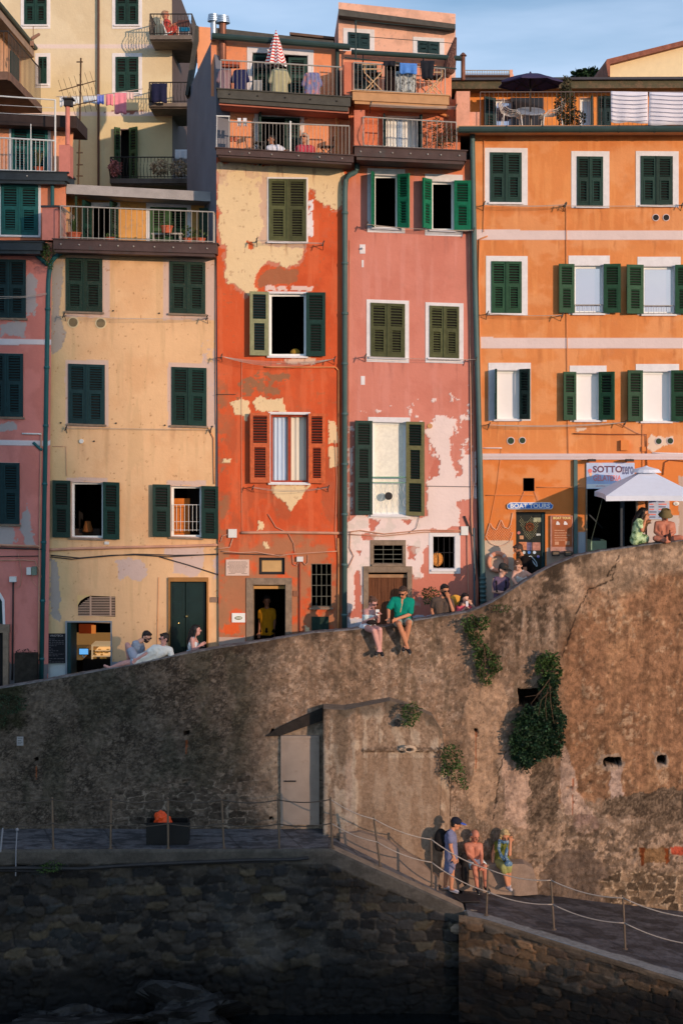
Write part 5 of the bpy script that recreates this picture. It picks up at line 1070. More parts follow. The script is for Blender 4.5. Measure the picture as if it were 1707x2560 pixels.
mb = MB(); mb.pbox(921, 1436, 1017, 1444, D + .07, D + .1); mb.build('door_top_board', mat('pale_bleached_wood', A(170, 120, 85), var=.3), O_)
mb = MB(); mb.pbox(899, 611, 913, 634, D - .012, D); p = P(906, 621, D); mb.cone(p + Vector((0, -.09, 0)), .02, p, .025, 8, 2); mb.pbox(904, 650, 909, 668, D - .01, D); mb.pbox(902, 940, 912, 962, D - .01, D); mb.build('old_fixing', M_white, O_)
mb = MB(); mb.pbox(1152, 1316, 1170, 1338, D - .06, D); mb.build('junction_box', M_railw, O_)
mb = MB(); p = P(1074, 1065, D); mb.tube([p + Vector((0, -.02, 0)), p], .06, 16); mb.build('round_vent', mat('tan_vent', A(205, 140, 90)), O_)
for pts, r, m in (([(872, 1330), (900, 1326), (960, 1335), (1010, 1330), (1060, 1325), (1152, 1326)], .014, M_cable), ([(872, 1336), (960, 1340), (1060, 1330), (1150, 1330)], .012, M_cable), ([(1172, 560), (1175, 900), (1178, 1300), (1192, 1560)], .02, M_cable), ([(1180, 900), (1184, 1200), (1176, 1300)], .014, M_cable), ([(1064, 1215), (1190, 1217)], .006, M_cabled), ([(1048, 1290), (1040, 1320), (1022, 1332)], .006, M_cabled), ([(875, 600), (872, 900), (874, 1300)], .006, M_cable), ([(876, 1330), (874, 1370), (884, 1390), (870, 1420)], .01, M_cable), ([(1168, 1338), (1170, 1560)], .012, M_cable), ([(1160, 1290), (1185, 1350), (1200, 1480), (1215, 1560)], .022, M_cabled), ([(1184, 1320), (1186, 1560)], .03, mat('grey_conduit', A(90, 95, 95)))): cable(O_, pts, D, r, m)
pipe(O_, [(892, 408), (892, 430), (866, 440), (862, 470), (861, 1600)], 33.4, .062, M_pipe, off=.1, collars=9)
# rose house balcony level 1
bo1 = balcony(O_, 886, 1165, 366, 390, 12, 32.7, 33.6, M_slab, lip=9, bolts=(7,))
oh1 = [(958, 290, 1052, 400)]
house_wall('balcony_wall', O_, 874, 874, 1150, 1150, 245, 410, 33.55, oh1, .03, plaincol(A(224, 122, 84), .6))
shell(O_, 878, 1140, 240, 430, 34.0, 4, 0, M_dark)
window(O_, oh1[0], 33.55, .03, 'open', L=(95, 14, M_dteal), Rr=(100, 14, M_dteal), sill=False, frame=False, curtain=[(965, 992, M_frame), (992, 1006, M_blind2), (1006, 1046, M_frame)])
mb = MB(); mb.pbox(885, 275, 912, 366, 32.8, 33.6); mb.build('side_pier', mat('rose_pier', A(205, 110, 80), var=.2), O_)
rod_rail(bo1, 908, 1140, 292, 306, 366, 378, 32.75, 12, M_railg, rb=.006, rt=.016, bulge=.12)
# level 2: terrace with director chairs
bo2 = balcony(O_, 881, 1122, 228, 250, 12, 32.9, 33.7, M_terr, lip=9)
oh2 = [(886, 160, 942, 240), (960, 158, 1040, 240)]
house_wall('top_wall', O_, 846, 846, 1128, 1128, 132, 245, 33.7, oh2, .04, plaincol(A(236, 142, 104), .6))
shell(O_, 850, 1124, 140, 250, 34.2, 4, 0, M_dark)
window(O_, oh2[0], 33.7, .04, 'closed', M_dteal, sill=False); window(O_, oh2[1], 33.7, .04, 'open', sill=False, frame=False)
mb = MB(); mb.pbox(860, 155, 882, 236, 33.0, 33.7); mb.build('side_pier', mat('rose_pier'), O_)
mb = MB(); mb.pbox(862, 236, 884, 250, 32.95, 33.7); mb.build('pier_base', M_slab, O_)
rod_rail(bo2, 884, 1112, 156, 172, 226, 240, 32.95, 10.5, M_railg, rb=.006, rt=.015)
mb = MB(); mb.tube([P(878, 130, 33.45), P(1152, 146, 33.45)], .06, 10); mb.tube([P(889, 52, 33.3), P(889, 150, 33.3)], .018, 6); mb.tube([P(862, 144, 33.0), P(1140, 172, 33.0)], .016, 6); mb.tube([P(889, 52, 33.3), P(1130, 74, 33.3)], .008, 5); mb.tube([P(889, 90, 33.3), P(1130, 108, 33.3)], .008, 5); mb.build('gutter', M_gutter, O_)
mb = MB(); mb.tube([P(1157, 200, 33.9), P(1157, 140, 33.9)], .05, 10); mb.lathe(P(1157, 140, 33.9), [(.09, 0), (.07, .03), (.02, .08)], 12); mb.build('flue', mat('rusty_flue'), O_)
mb = MB(); mb.tube([P(1100, 262, 33.5), P(1102, 285, 33.5), P(1122, 292, 33.5)], .04, 8); mb.build('short_downpipe', M_opipe, O_)
# penthouse above
oh3 = [(870, 82, 924, 122), (1044, 104, 1098, 134)]
Dp = 36.5
ph = thing('roof_house', P(990, 150, Dp), 'peach coloured top storey with a sloping grey roof and small green shutters', 'house')
house_wall('front_wall', ph, 846, 846, 1138, 1138, 20, 190, Dp, oh3, .10, plaincol(A(240, 170, 138), 1.0))
mb = MB(); mb.pbox(846, 22, 1138, 38, Dp - .35, Dp + 4, 0, 38, 34); mb.build('roof', MATS['grey_slate_roof'], ph)
for h in oh3: window(ph, h, Dp, .08, 'closed', M_dteal, sill=False, surround=(h[0] - 12, h[1] - 10, h[2] + 12, h[3] + 12))
q = [P(846, 24, Dp), P(832, 100, Dp + 2), P(832, 200, Dp + 2), P(846, 200, Dp)]
mb = MB(); mb.add([P(846, 26, Dp), P(833, 110, Dp + 3.2), P(833, 230, Dp + 3.2), P(846, 230, Dp)], [(0, 1, 2, 3)]); mb.build('side_wall', mat('shaded_peach_side', A(200, 120, 95)), ph)  # shade of the side put into a darker peach
shell(ph, 850, 1136, 60, 200, Dp, 3, 0, M_dark)
mb = MB(); mb.pbox(724, 80, 836, 86, 37, 39, 0, 12); mb.pbox(728, 86, 830, 100, 37.1, 38.8, 0, 12); tag(mb.build('rear_roof', mat('brown_roof_tiles', S(110, 90, 78), var=.3)), 'low dark tiled roof behind the grey slate roof and striped parasol', 'roof')
# ---------- orange house
N_ = thing('orange_house', P(1450, 1500, 33.5), 'bright orange house with pale bands and an ice cream shop on the ground floor', 'house')
def np_(X, Y):
    n1 = fbm(X / 90, Y / 90, 41); n2 = fbm(X / 24, Y / 24, 42); C = base(X, A(219, 127, 70)); C = mixc(C, A(209, 116, 62), sstep(n1, .45, .62) * .6); C = mixc(C, A(230, 142, 82), sstep(fbm(X / 10, Y / 120, 43), .56, .66) * .45)
    C = mixc(C, A(218, 112, 48), sstep(Y, 1130, 1160) * .7); C = mixc(C, A(230, 150, 98), sstep(fbm(X / 60, Y / 45, 45), .5, .66) * .45); C = drips(C, X, Y, nh[:9] + [(1230, 560, 1400, 602), (1450, 560, 1640, 602), (1250, 850, 1450, 873), (1500, 850, 1690, 873)], A(176, 96, 52), 9, .5)
    b = A(222, 184, 170)
    for a, c in ((575, 601), (845, 872)): C = mixc(C, b, ((Y > a - (X < 1300) * (1300 - X) * .02) & (Y < c - (X < 1300) * (1300 - X) * .02)).astype(float))
    C = patch(C, X, Y, [(1617, 1100), (1625, 1085), (1635, 1092), (1660, 1092), (1680, 1090), (1684, 1112), (1655, 1115), (1640, 1125), (1628, 1130), (1620, 1118)], A(224, 180, 150), 3, 12); C = patch(C, X, Y, [(1438, 1069), (1466, 1069), (1458, 1078), (1440, 1078)], A(224, 180, 150), 2, 10)
    g = A(176, 168, 168); C = patch(C, X, Y, rect(1205, 1352, 1283, 1520), A(206, 168, 140), .6, 10); C = patch(C, X, Y, rect(1366, 1370, 1440, 1520), A(190, 150, 125), .6, 10); C = patch(C, X, Y, rect(1443, 1329, 1466, 1420), g, .6, 10); C = patch(C, X, Y, [(1600, 1288), (1860, 1288), (1860, 1420), (1600, 1420)], A(205, 175, 160), .6, 10)
    C = patch(C, X, Y, [(1695, 1190), (1760, 1190), (1760, 1400), (1695, 1400)], A(190, 150, 128), 1, 10)
    C = mixc(C, A(196, 100, 46), sstep(-np.abs(Y - 525 - (n2 - .5) * 10) + 14, 0, 14) * .35 * (X < 1460))
    return C
nh = [(1224, 381, 1303, 506), (1441, 391, 1506, 516), (1600, 390, 1680, 513), (1227, 653, 1303, 783), (1433, 663, 1507, 783), (1605, 665, 1685, 785), (1237, 925, 1300, 1048), (1437, 932, 1497, 1050), (1603, 928, 1675, 1053), (1307, 1195, 1335, 1228), (1289, 1280, 1362, 1480), (1467, 1222, 1590, 1440)]
house_wall('front_wall', N_, 1176, 1196, 1860, 1860, 322, 1540, 33.5, nh, .0, np_)
shell(N_, 1190, 1860, 330, 1540, 33.5, 6, .0, M_dark)
for i, s_ in ((0, (1211, 370, 1318, 513)), (1, (1427, 378, 1522, 520)), (2, (1588, 378, 1695, 518)), (3, (1214, 640, 1318, 788))): window(N_, nh[i], D, .01, 'closed', M_dgreen if i != 3 else M_forest, surround=s_)
kw = dict(kind='open'); F1 = M_forest
def sur(a, y, b): return (a, y, b, y + 12)
g1 = M_glass
window(N_, nh[4], D, 0, L=(170, 40, F1), Rr=(168, 42, F1), surround=(1420, 639, 1523, 786), glass=g1, **kw); window(N_, nh[5], D, 0, L=(168, 44, F1), Rr=(170, 42, F1), surround=(1592, 642, 1700, 788), glass=g1, **kw)
window(N_, nh[6], D, 0, L=(98, 26, M_dgreen), Rr=(128, 34, M_dgreen), surround=(1220, 907, 1326, 1052), glass=M_skypane, **kw)
window(N_, nh[7], D, 0, L=(164, 34, F1), Rr=(138, 44, F1), surround=(1423, 914, 1515, 1054), glass=M_skypane, **kw); window(N_, nh[8], D, 0, L=(166, 40, F1), Rr=(168, 44, F1), surround=(1588, 910, 1696, 1056), glass=M_skypane, **kw)
for x0, x1, y in ((1436, 1506, 762), (1607, 1684, 764)):
    rod_rail(N_, x0, x1, y, y, y + 22, y + 22, D - .02, 12, M_railg, rb=.004, rt=.012, name='window_guard_rail')
window(N_, nh[9], D, 0, 'open', frame=False, sill=False, sidemat=M_dark)
for b in ((1134, 1142, D - .07), (1142, 1149, D - .05)): mb = MB(); mb.pbox(1204, b[0], 1860, b[1], b[2], D); mb.build('string_course', M_greyband, N_)
for x, y, r, dk in ((1638, 544, 9, 0), (1664, 544, 9, 0), (1276, 1102, 10, 1), (1305, 1101, 9, 1), (1645, 1103, 9, 1), (1674, 1102, 9, 1)): vent(N_, x, y, D, r, M_greyband, M_dark if not dk else mat('green_gauze', S(50, 84, 62), var=.3))
mb = MB(); mb.pbox(1551, 1101, 1571, 1126, D - .1, D); mb.pbox(1604, 1117, 1613, 1128, D - .06, D); mb.build('meter_box', mat('orange_metal_box', A(222, 122, 60), var=.05), N_)
for pts, r, m in (([(1218, 590), (1198, 598), (1196, 700), (1200, 900), (1206, 1200)], .018, M_opipe), ([(1415, 520), (1416, 800), (1420, 1134)], .010, M_opipe), ([(1210, 330), (1210, 510), (1208, 580)], .010, M_opipe), ([(1432, 1084), (1520, 1086), (1614, 1086), (1616, 1170)], .014, mat('brown_conduit', A(140, 75, 45))), ([(1205, 1120), (1254, 1120)], .012, M_white), ([(1254, 1120), (1242, 1220), (1220, 1330)], .006, M_opipe), ([(1342, 1218), (1460, 1218)], .012, M_opipe), ([(1215, 1238), (1335, 1238)], .010, M_opipe), ([(1656, 1188), (1660, 1156), (1672, 1150), (1720, 1154)], .012, mat('brown_conduit')), ([(1606, 1060), (1605, 1134)], .01, M_opipe), ([(1606, 1150), (1606, 1230)], .01, M_opipe), ([(1630, 1132), (1720, 1134)], .012, M_white), ([(1550, 1060), (1590, 1082), (1616, 1090)], .007, M_cable)): cable(N_, pts, D, r, m)
mb = MB(); mb.pbox(1434, 1150, 1443, 1420, D - .09, D - .01); mb.build('flat_downpipe', M_pipe, N_)
pipe(N_, [(1182, 322), (1180, 350), (1186, 700), (1199, 1150), (1206, 1440), (1208, 1540)], D, .062, M_pipe, off=.13, collars=9)
mb = MB(); mb.tube([P(1146, 324, 33.0), P(1860, 322, 33.0)], .075, 10)
for x in (1265, 1355, 1450, 1545, 1635): mb.tube([P(x - 2, 323, 33.0), P(x + 2, 323, 33.0)], .083, 10)
mb.build('gutter', M_gutter, N_)
# terrace
tslab = MB(); tslab.pbox(1140, 314, 1860, 330, 33.08, 35.6); tslab.build('terrace_floor', M_terr, N_)
nth = [(1236, 248, 1310, 330), (1448, 244, 1482, 330), (1494, 240, 1526, 316)]
house_wall('terrace_wall', N_, 1140, 1140, 1860, 1860, 214, 330, 35.6, nth, 0, plaincol(A(232, 134, 66), .5))
shell(N_, 1142, 1860, 216, 330, 35.6, 4, 0, M_dark)
window(N_, nth[0], 35.6, 0, 'open', L=(150, 34, M_dteal), sill=False, glass=M_glass); window(N_, nth[1], 35.6, 0, 'open', sill=False, glass=M_blind2, Rr=(70, 10, M_dteal)); window(N_, nth[2], 35.6, 0, 'closed', M_dteal, sill=False)
mb = MB(); mb.pbox(1276, 244, 1358, 325, 35.5, 35.6); mb.build('dark_sliding_door', mat('dark_glass_door', (.03, .03, .035), rough=.1, bump=0), N_)
mb = MB(); mb.pbox(1118, 200, 1860, 222, 35.1, 40, 0, -3); ev = mb.build('eaves', mat('green_grey_eaves', S(86, 84, 66), var=.3, vs=4, tint=((.22, .14, .09), 5, .5, .7)), N_)
mb = MB(); mb.pbox(1124, 194, 1860, 200, 35.0, 40, 0, -3); mb.build('roof_edge', mat('dark_grey_sheet', S(72, 74, 82)), ev)
mb = MB(); mb.pbox(1140, 228, 1174, 322, 33.2, 35.5); mb.pbox(1174, 280, 1198, 322, 33.3, 35.4); mb.build('terrace_pier', mat('peach_flaking_pier', A(226, 150, 120), var=.3, vs=3, tint=((.42, .20, .12), 3, .55, .6)), N_)
rod_rail(N_, 1200, 1860, 230, 229, 317, 316, 33.2, 11.2, mat('thin_dark_metal', A(120, 95, 85)), rb=.005, rt=.010, name='terrace_railing')
# BOAT TOURS shop door
dz = MB(); dz.pbox(1289, 1282, 1362, 1500, D + .06, D + .1); bd = dz.build('shop_door', mat('black_green_door', S(30, 34, 28), rough=.4, var=.3, bump=.05), N_)
mb = MB(); mb.pbox(1353, 1282, 1362, 1500, D + .03, D + .06); mb.build('door_edge', M_dteal, bd)
def net(par, f, x0, x1, D, step, m, name='net'):
    mb = MB(); n = int((x1 - x0) / step)
    for j in range(-60, 60):
        for sgn in (1, -1):
            pts = []
            for i in range(n * 2 + 1):
                x = x0 + i * step / 2; y = j * step * 1.4 + sgn * (x - x0) * 1.1 + 1290
                t, b = f(x)
                if t < y < b: pts.append(P(x, y, D - .01 * math.sin(x * .3)))
                else:
                    if len(pts) > 1: mb.tube(pts, .0032, 3, cap=False)
                    pts = []
            if len(pts) > 1: mb.tube(pts, .0032, 3, cap=False)
    return mb, mb.build(name, m, par)
M_net = mat('pale_net_cord', A(225, 165, 130), bump=0); M_netc = mat('cream_net_cord', A(190, 165, 120), bump=0)
t = thing('fishing_net', P(1245, 1355, D - .03), 'orange toned fishing net draped in points on the wall above the lifebuoy', 'net')
ftop = lambda x: np.interp(x, [1214, 1224, 1230, 1240, 1252, 1260, 1270, 1276, 1281], [1340, 1306, 1318, 1326, 1298, 1318, 1322, 1310, 1282]); fbot = lambda x: np.interp(x, [1214, 1225, 1250, 1275, 1281], [1342, 1352, 1353, 1350, 1330])
net(t, lambda x: (ftop(x), fbot(x)), 1214, 1281, D - .03, 5, M_net, 'mesh_netting')
mb = MB(); mb.tube([P(x, float(ftop(x)), D - .035) for x in np.linspace(1214, 1281, 30)], .010, 5); mb.tube([P(x, float(fbot(x)) + 12 * math.sin((x - 1214) / 67 * math.pi), D - .035) for x in np.linspace(1214, 1281, 20)], .008, 5); mb.build('edge_rope', M_net, t)
t = thing('fishing_net', P(1322, 1350, D), 'cream fishing net with a ship wheel hung on the black shop door', 'net')
f2 = lambda x: (np.interp(x, [1296, 1302, 1308, 1318, 1326, 1348], [1300, 1288, 1302, 1302, 1290, 1305]), np.interp(x, [1296, 1310, 1325, 1338, 1348], [1305, 1340, 1352, 1340, 1304]))
net(t, f2, 1297, 1348, D + .05, 4.5, M_netc, 'mesh_netting')
mb = MB(); c = P(1323, 1317, D + .03)
for i in range(24):
    a0, a1 = 2 * math.pi * i / 24, 2 * math.pi * (i + 1) / 24; mb.tube([c + Vector((math.cos(a0), 0, math.sin(a0))) * .085, c + Vector((math.cos(a1), 0, math.sin(a1))) * .085], .014, 6)
for i in range(8): a0 = math.pi * i / 4; mb.tube([c, c + Vector((math.cos(a0), 0, math.sin(a0))) * .12], .008, 5)
mb.build('ship_wheel', mat('varnished_wood', A(130, 65, 35)), t)
stk = [(1292, 1328, 8, 8, 'pink', (200, 110, 95)), (1298, 1339, 10, 9, 'peach', (205, 140, 100)), (1296, 1355, 20, 20, 'orange photo', (205, 120, 80)), (1316, 1356, 12, 20, 'violet print', (120, 100, 120)), (1330, 1356, 20, 20, 'rose print', (190, 120, 100)), (1332, 1294, 24, 11, 'cream', (165, 150, 115)), (1340, 1334, 10, 5, 'white', (205, 190, 175)), (1305, 1377, 8, 8, 'white', (205, 195, 185)), (1318, 1377, 8, 8, 'blue', (90, 130, 190)), (1331, 1377, 8, 8, 'grey', (190, 190, 195)), (1341, 1388, 7, 7, 'lilac', (110, 105, 160))]
for x, y, w_, h_, nm, c in stk:
    mb = MB(); DD = D + .052
    if w_ == h_ and w_ <= 8: p = P(x + w_ / 2, y + h_ / 2, DD); mb.tube([p, p + Vector((0, .006, 0))], w_ / 2 * k(D), 14)
    else: mb.pbox(x, y, x + w_, y + h_, DD, DD + .006)
    mb.build('sticker', mat(nm.replace(' ', '_') + '_sticker_%d' % x, A(*c), bump=0, var=.4, vs=14), bd)
mb = MB()
for pts in ([(1318, 1392), (1326, 1390), (1334, 1398), (1340, 1406), (1342, 1416)], [(1322, 1396), (1330, 1402), (1336, 1412)], [(1318, 1394), (1324, 1400), (1332, 1404), (1340, 1416)]): mb.tube([P(a, b, D + .05) for a, b in pts], .010, 5)
mb.build('white_line_emblem', mat('white_line_print', A(210, 205, 200), bump=0), bd)
# signs
s1 = thing('hanging_sign', P(1324, 1273, D - .05), 'small blue and white BOAT TOURS sign hung from two cords over the shop door', 'sign')
mb = MB(); out = [(1267, 1262), (1272, 1258), (1276, 1256), (1375, 1256), (1378, 1260), (1382, 1262), (1381, 1270), (1377, 1273), (1271, 1273), (1267, 1269)]
mb.poly([P(x, y, D - .05) for x, y in out], .03); mb.build('white_border', M_frame, s1)
mb = MB(); cx_, cy_ = 1324.5, 1264.5; mb.poly([P(cx_ + (x - cx_) * .975, cy_ + (y - cy_) * .8, D - .055) for x, y in out], .005); mb.build('blue_board', mat('sign_blue', A(70, 110, 175), var=.1, bump=0), s1)
text('BOAT TOURS', 1324.5, 1264.5, D - .060, 11.5, mat('sign_white', A(238, 220, 210), bump=0), s1, wpx=99, bold=.035)
mb = MB(); mb.tube([P(1299, 1256, D - .04), P(1309, 1229, D - .02)], .007, 4); mb.tube([P(1346, 1256, D - .04), P(1334, 1229, D - .02)], .007, 4); mb.build('cord', M_cable, s1)
s2 = thing('poster_board', P(1403, 1382, D - .06), 'brown BOAT TOUR price poster in a worn wooden frame beside the flat drainpipe', 'poster')
mb = MB(); mb.pbox(1375, 1289, 1431, 1382, D - .06, D - .03); mb.build('frame', mat('flaking_pink_wood', A(190, 130, 110), var=.4, vs=9), s2)
mb = MB(); mb.pbox(1379, 1291, 1429, 1367, D - .064, D - .06); mb.build('printed_sheet', mat('brown_print', A(168, 88, 52), var=.35, vs=3, bump=0), s2)
Mpw = mat('poster_peach_ink', A(240, 180, 140), bump=0); text('BOAT TOUR', 1404, 1295, D - .068, 6, mat('poster_yellow_ink', A(245, 200, 130), bump=0), s2, wpx=44, bold=.03)
mb = MB()
for cx_ in (1394, 1413): mb.poly([P(cx_ - 5, 1310, D - .068), P(cx_ - 3, 1303, D - .068), P(cx_ + 1, 1304, D - .068), P(cx_ + 5, 1310, D - .068), P(cx_ + 4, 1312, D - .068), P(cx_ - 4, 1312, D - .068)][::-1], .002)
mb.build('boat_picture', mat('poster_white_ink', A(235, 210, 200), bump=0), s2)
mb = MB(); random.seed(11)
for y, xa, xb in ((1325, 1385, 1411), (1331, 1385, 1416), (1337, 1385, 1425), (1343, 1385, 1418), (1349, 1385, 1412)):
    x = xa
    while x < xb: w_ = random.uniform(1.6, 4); mb.pbox(x, y, min(x + w_, xb), y + 2.4, D - .067, D - .064); x += w_ + .8
mb.pbox(1386, 1354, 1396, 1362, D - .067, D - .064); mb.pbox(1412, 1353, 1423, 1362, D - .067, D - .064); mb.build('printed_text', mat('faded_poster_ink', A(205, 140, 105), bump=0), s2)
for x in (1389, 1420):
    t = thing('spotlight', P(x, 1392, D - .16), ('left' if x < 1400 else 'right') + ' one of the two small floodlights under the brown boat tour poster', 'floodlight', 'floodlights on the shop front')
    mb = MB(); mb.pbox(x - 9, 1378, x + 9, 1390, D - .22, D - .12); mb.build('lamp_housing', M_iron, t); mb = MB(); mb.pbox(x - 7, 1380, x + 7, 1388, D - .225, D - .22); mb.build('lamp_glass', mat('floodlight_glass', A(120, 95, 75), rough=.2), t); mb = MB(); mb.tube([P(x, 1384, D - .12), P(x, 1384, D)], .012, 5); mb.build('bracket', M_iron, t)
for x in (1480, 1575):
    t = thing('spotlight', P(x, 1156, D - .3), 'black floodlight over the ' + ('left' if x < 1500 else 'right') + ' end of the ice cream shop sign', 'floodlight', 'floodlights on the shop front')
    mb = MB(); mb.pbox(x - 9, 1148, x + 9, 1154, D - .32, D - .12); mb.build('lamp_housing', M_iron, t); mb = MB(); mb.tube([P(x, 1150, D - .12), P(x, 1146, D)], .012, 5); mb.build('bracket', M_iron, t)
s3 = thing('shop_sign', P(1525, 1221, D - .05), 'pale blue ice cream shop sign reading SOTTO ZERO GELATERIA over the dark opening', 'sign')
mb = MB(); mb.pbox(1465, 1157, 1585, 1222, D - .05, D - .01); mb.build('panel', mat('pale_blue_print', A(186, 186, 205), var=.3, vs=2, bump=0, tint=((.80, .62, .55), 1.6, .5, .8)), s3)
text('SOTTO', 1518, 1173, D - .056, 17, mat('sign_plum', A(112, 72, 84), bump=0), s3, wpx=74, bold=.03); text('zero', 1568, 1176, D - .056, 20, mat('sign_slate', A(110, 105, 130), bump=0), s3, wpx=29, bold=.02); text('GELATERIA', 1517, 1195, D - .056, 14, mat('sign_coral', A(235, 120, 110), bump=0), s3, wpx=70, bold=.015)
mb = MB(); c = P(1474, 1177, D - .056); mb.tube([c, c + Vector((0, .004, 0))], .05, 14); mb.build('ice_cream_scoop', MATS['sign_coral'], s3)
mb = MB(); mb.poly([P(1470, 1182, D - .055), P(1480, 1182, D - .055), P(1476, 1195, D - .055)][::-1], .003); mb.build('ice_cream_cone', mat('wafer', A(240, 170, 130), bump=0), s3)
mb = MB(); mb.pbox(1466, 1210, 1584, 1221, D - .053, D - .05); mb.build('white_drips', M_frame, s3)
text('GELATERIA', 1500, 1215, D - .058, 3.2, MATS['sign_coral'], s3, wpx=24)
s4 = thing('price_list', P(1646, 1298, D - .04), 'pale blue price list of ice creams on the wall below the white parasol', 'sign')
mb = MB(); mb.pbox(1620, 1236, 1672, 1298, D - .04, D - .02); mb.build('panel', MATS['pale_blue_print'], s4)
for ci, cm_ in enumerate((mat('sign_slate'), mat('sign_coral'))):
    mb = MB(); random.seed(21 + ci)
    for i in range(9):
        if i % 2 != ci: continue
        for xa in (1622, 1645): y = 1240 + i * 6.4; w_ = random.uniform(10, 20); mb.pbox(xa, y, xa + w_, y + 3, D - .044, D - .04)
    mb.build('printed_text', cm_, s4)
mb = MB(); c = P(1689, 1259, D - .02); mb.ball(c, (.07, .012, .05), n=16); s5 = mb.build('number_plate', M_frame); tag(s5, 'small oval white house number plate on the orange wall at the right edge', 'number plate'); text('22', 1689, 1259, D - .034, 4.5, M_cabled, s5)
# gelateria interior
ge = MB(); ge.pbox(1463, 1222, 1467, 1440, D - .03, D + .1); ge.pbox(1590, 1222, 1594, 1440, D - .03, D + .1); geo = ge.build('shop_opening_frame', M_stone, N_)
mb = MB(); mb.pbox(1476, 1352, 1515, 1440, D + 1.0, D + 1.5); mb.build('ice_cream_counter', mat('pale_green_counter', A(150, 170, 140), emit=((.6, .8, .6), .04)), geo)
mb = MB(); mb.pbox(1480, 1346, 1500, 1352, D + 1.0, D + 1.5); mb.pbox(1550, 1230, 1560, 1400, D + .3, D + .4); mb.tube([P(1470, 1285, D + .6), P(1505, 1320, D + 1.2)], .02, 5); mb.build('shop_fittings', mat('dim_metal', S(70, 80, 90)), geo)
# ---------- cream apartment tower far behind
T_ = thing('apartment_tower', P(250, 700, 42), 'tall cream apartment block behind the rooftops with green shutters and curved balconies', 'building')
def tp(X, Y):
    C = base(X, A(222, 188, 150)); C = mixc(C, A(210, 174, 134), sstep(fbm(X / 70, Y / 70, 44), .45, .6) * .6); C = mixc(C, A(228, 190, 130), sstep(Y, 120, 300) * .5)
    for a, b in ((112, 121), (279, 289)): C = mixc(C, A(226, 190, 172), ((Y > a) & (Y < b)).astype(float)); C = mixc(C, A(150, 120, 95), ((Y > b) & (Y < b + 1.5)).astype(float))
    C = patch(C, X, Y, [(262, 278), (368, 276), (368, 284), (262, 284)], A(150, 90, 70), 3, 8, thr=.5); return C
thh = [(62, -30, 118, 62), (290, -30, 347, 62), (290, 142, 347, 231), (98, 142, 118, 210), (300, 322, 326, 450)]
house_wall('front_wall', T_, -200, -200, 430, 432, -60, 640, 42, thh, 0, tp, cell=3.5)
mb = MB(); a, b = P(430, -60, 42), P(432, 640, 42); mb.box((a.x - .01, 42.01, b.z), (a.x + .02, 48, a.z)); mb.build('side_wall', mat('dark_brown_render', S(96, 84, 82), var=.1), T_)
mb = MB(); mb.box((P(-200, 0, 42).x, 42.5, b.z), (a.x - .02, 48, a.z)); mb.build('rear_walls', M_dark, T_)
for h in thh[:4]: window(T_, h, 42, 0, 'closed', M_dgreen, surround=(h[0] - 9, h[1] - 9, h[2] + 9, h[3] + 10), pitch=.075)
wz_ = window(T_, thh[4], 42, 0, 'open', L=(140, 16, shmat('mid_green_paint', S(62, 92, 62))), Rr=(145, 26, MATS['mid_green_paint']), sill=False, frame=False, pitch=.075)
mb = MB(); mb.tube([P(247, -60, 41.9), P(247, 500, 41.9)], .035, 8); mb.build('downpipe', mat('brown_pipe', S(100, 74, 62)), T_)
for (x0, x1, y0, y1, yt, yb, DD) in ((374, 480, 88, 98, 35, 87, 40.9), (372, 480, 257, 266, 206, 256, 40.9), (275, 480, 446, 458, 393, 445, 40.8)):
    mb = MB(); mb.pbox(x0, y0, x1, y1, DD, 43.5); mb.pbox(x0 + 3, y1, x1, y1 + 5, DD + .1, 43.5); bo = mb.build('balcony', mat('grey_balcony_slab', S(120, 112, 105), var=.3, vs=4), T_)
    rod_rail(bo, x0 + 2, x1, yt, yt, yb, yb, DD, 8.5, M_iron, rb=.009, rt=.018, bulge=.15, ends=42)
# building at the very top left with balcony and deep eaves
U_ = thing('corner_building', P(40, 600, 38), 'building at the top left corner seen from below with deep eaves and a narrow balcony', 'building')
mb = MB(); mb.box((-14, 37.5, 11), (-9.35, 44.4, 23)); mb.build('walls', mat('peach_render', A(214, 150, 112), var=.15), U_)
mb = MB(); mb.box((-14, 36.0, 22.95), (-8.95, 45.4, 23.2)); rf_ = mb.build('eaves', mat('brown_soffit', A(150, 118, 100), var=.2), U_)
mb = MB(); mb.tube([(-8.9, 36, 23.22), (-8.9, 45.3, 23.22)], .06, 8); mb.build('gutter', M_gutter, rf_)
mb = MB(); mb.poly([(-8.2, 35.4, 20.75), (-8.2, 35.4, 20.95), (-11, 35.4, 20.95), (-11, 35.4, 20.75)], .1); mb.box((-11, 35.5, 20.75), (-8.16, 39.3, 20.95)); mb.box((-11, 39.3, 20.75), (-9.3, 43, 20.95)); bu = mb.build('balcony', mat('rough_balcony_slab', S(120, 96, 84), var=.3), U_)
mb = MB()
for i in range(26): y = 35.5 + i * .15; mb.tube([(-8.2, y, 20.95), (-8.2, y, 21.95)], .009, 5)
for i in range(14): x = -10.9 + i * .2; mb.tube([(x, 35.45, 20.95), (x, 35.45, 21.95)], .009, 5)
mb.tube([(-11, 35.45, 21.95), (-8.2, 35.45, 21.95), (-8.2, 39.25, 21.95)], .02, 6); mb.build('railing', M_iron, bu)
for y_ in (38.2, 40.6): mb = MB(); mb.box((-9.34, y_, 21), (-9.28, y_ + 1, 22.8)); mb.build('shutter', M_dteal, U_)
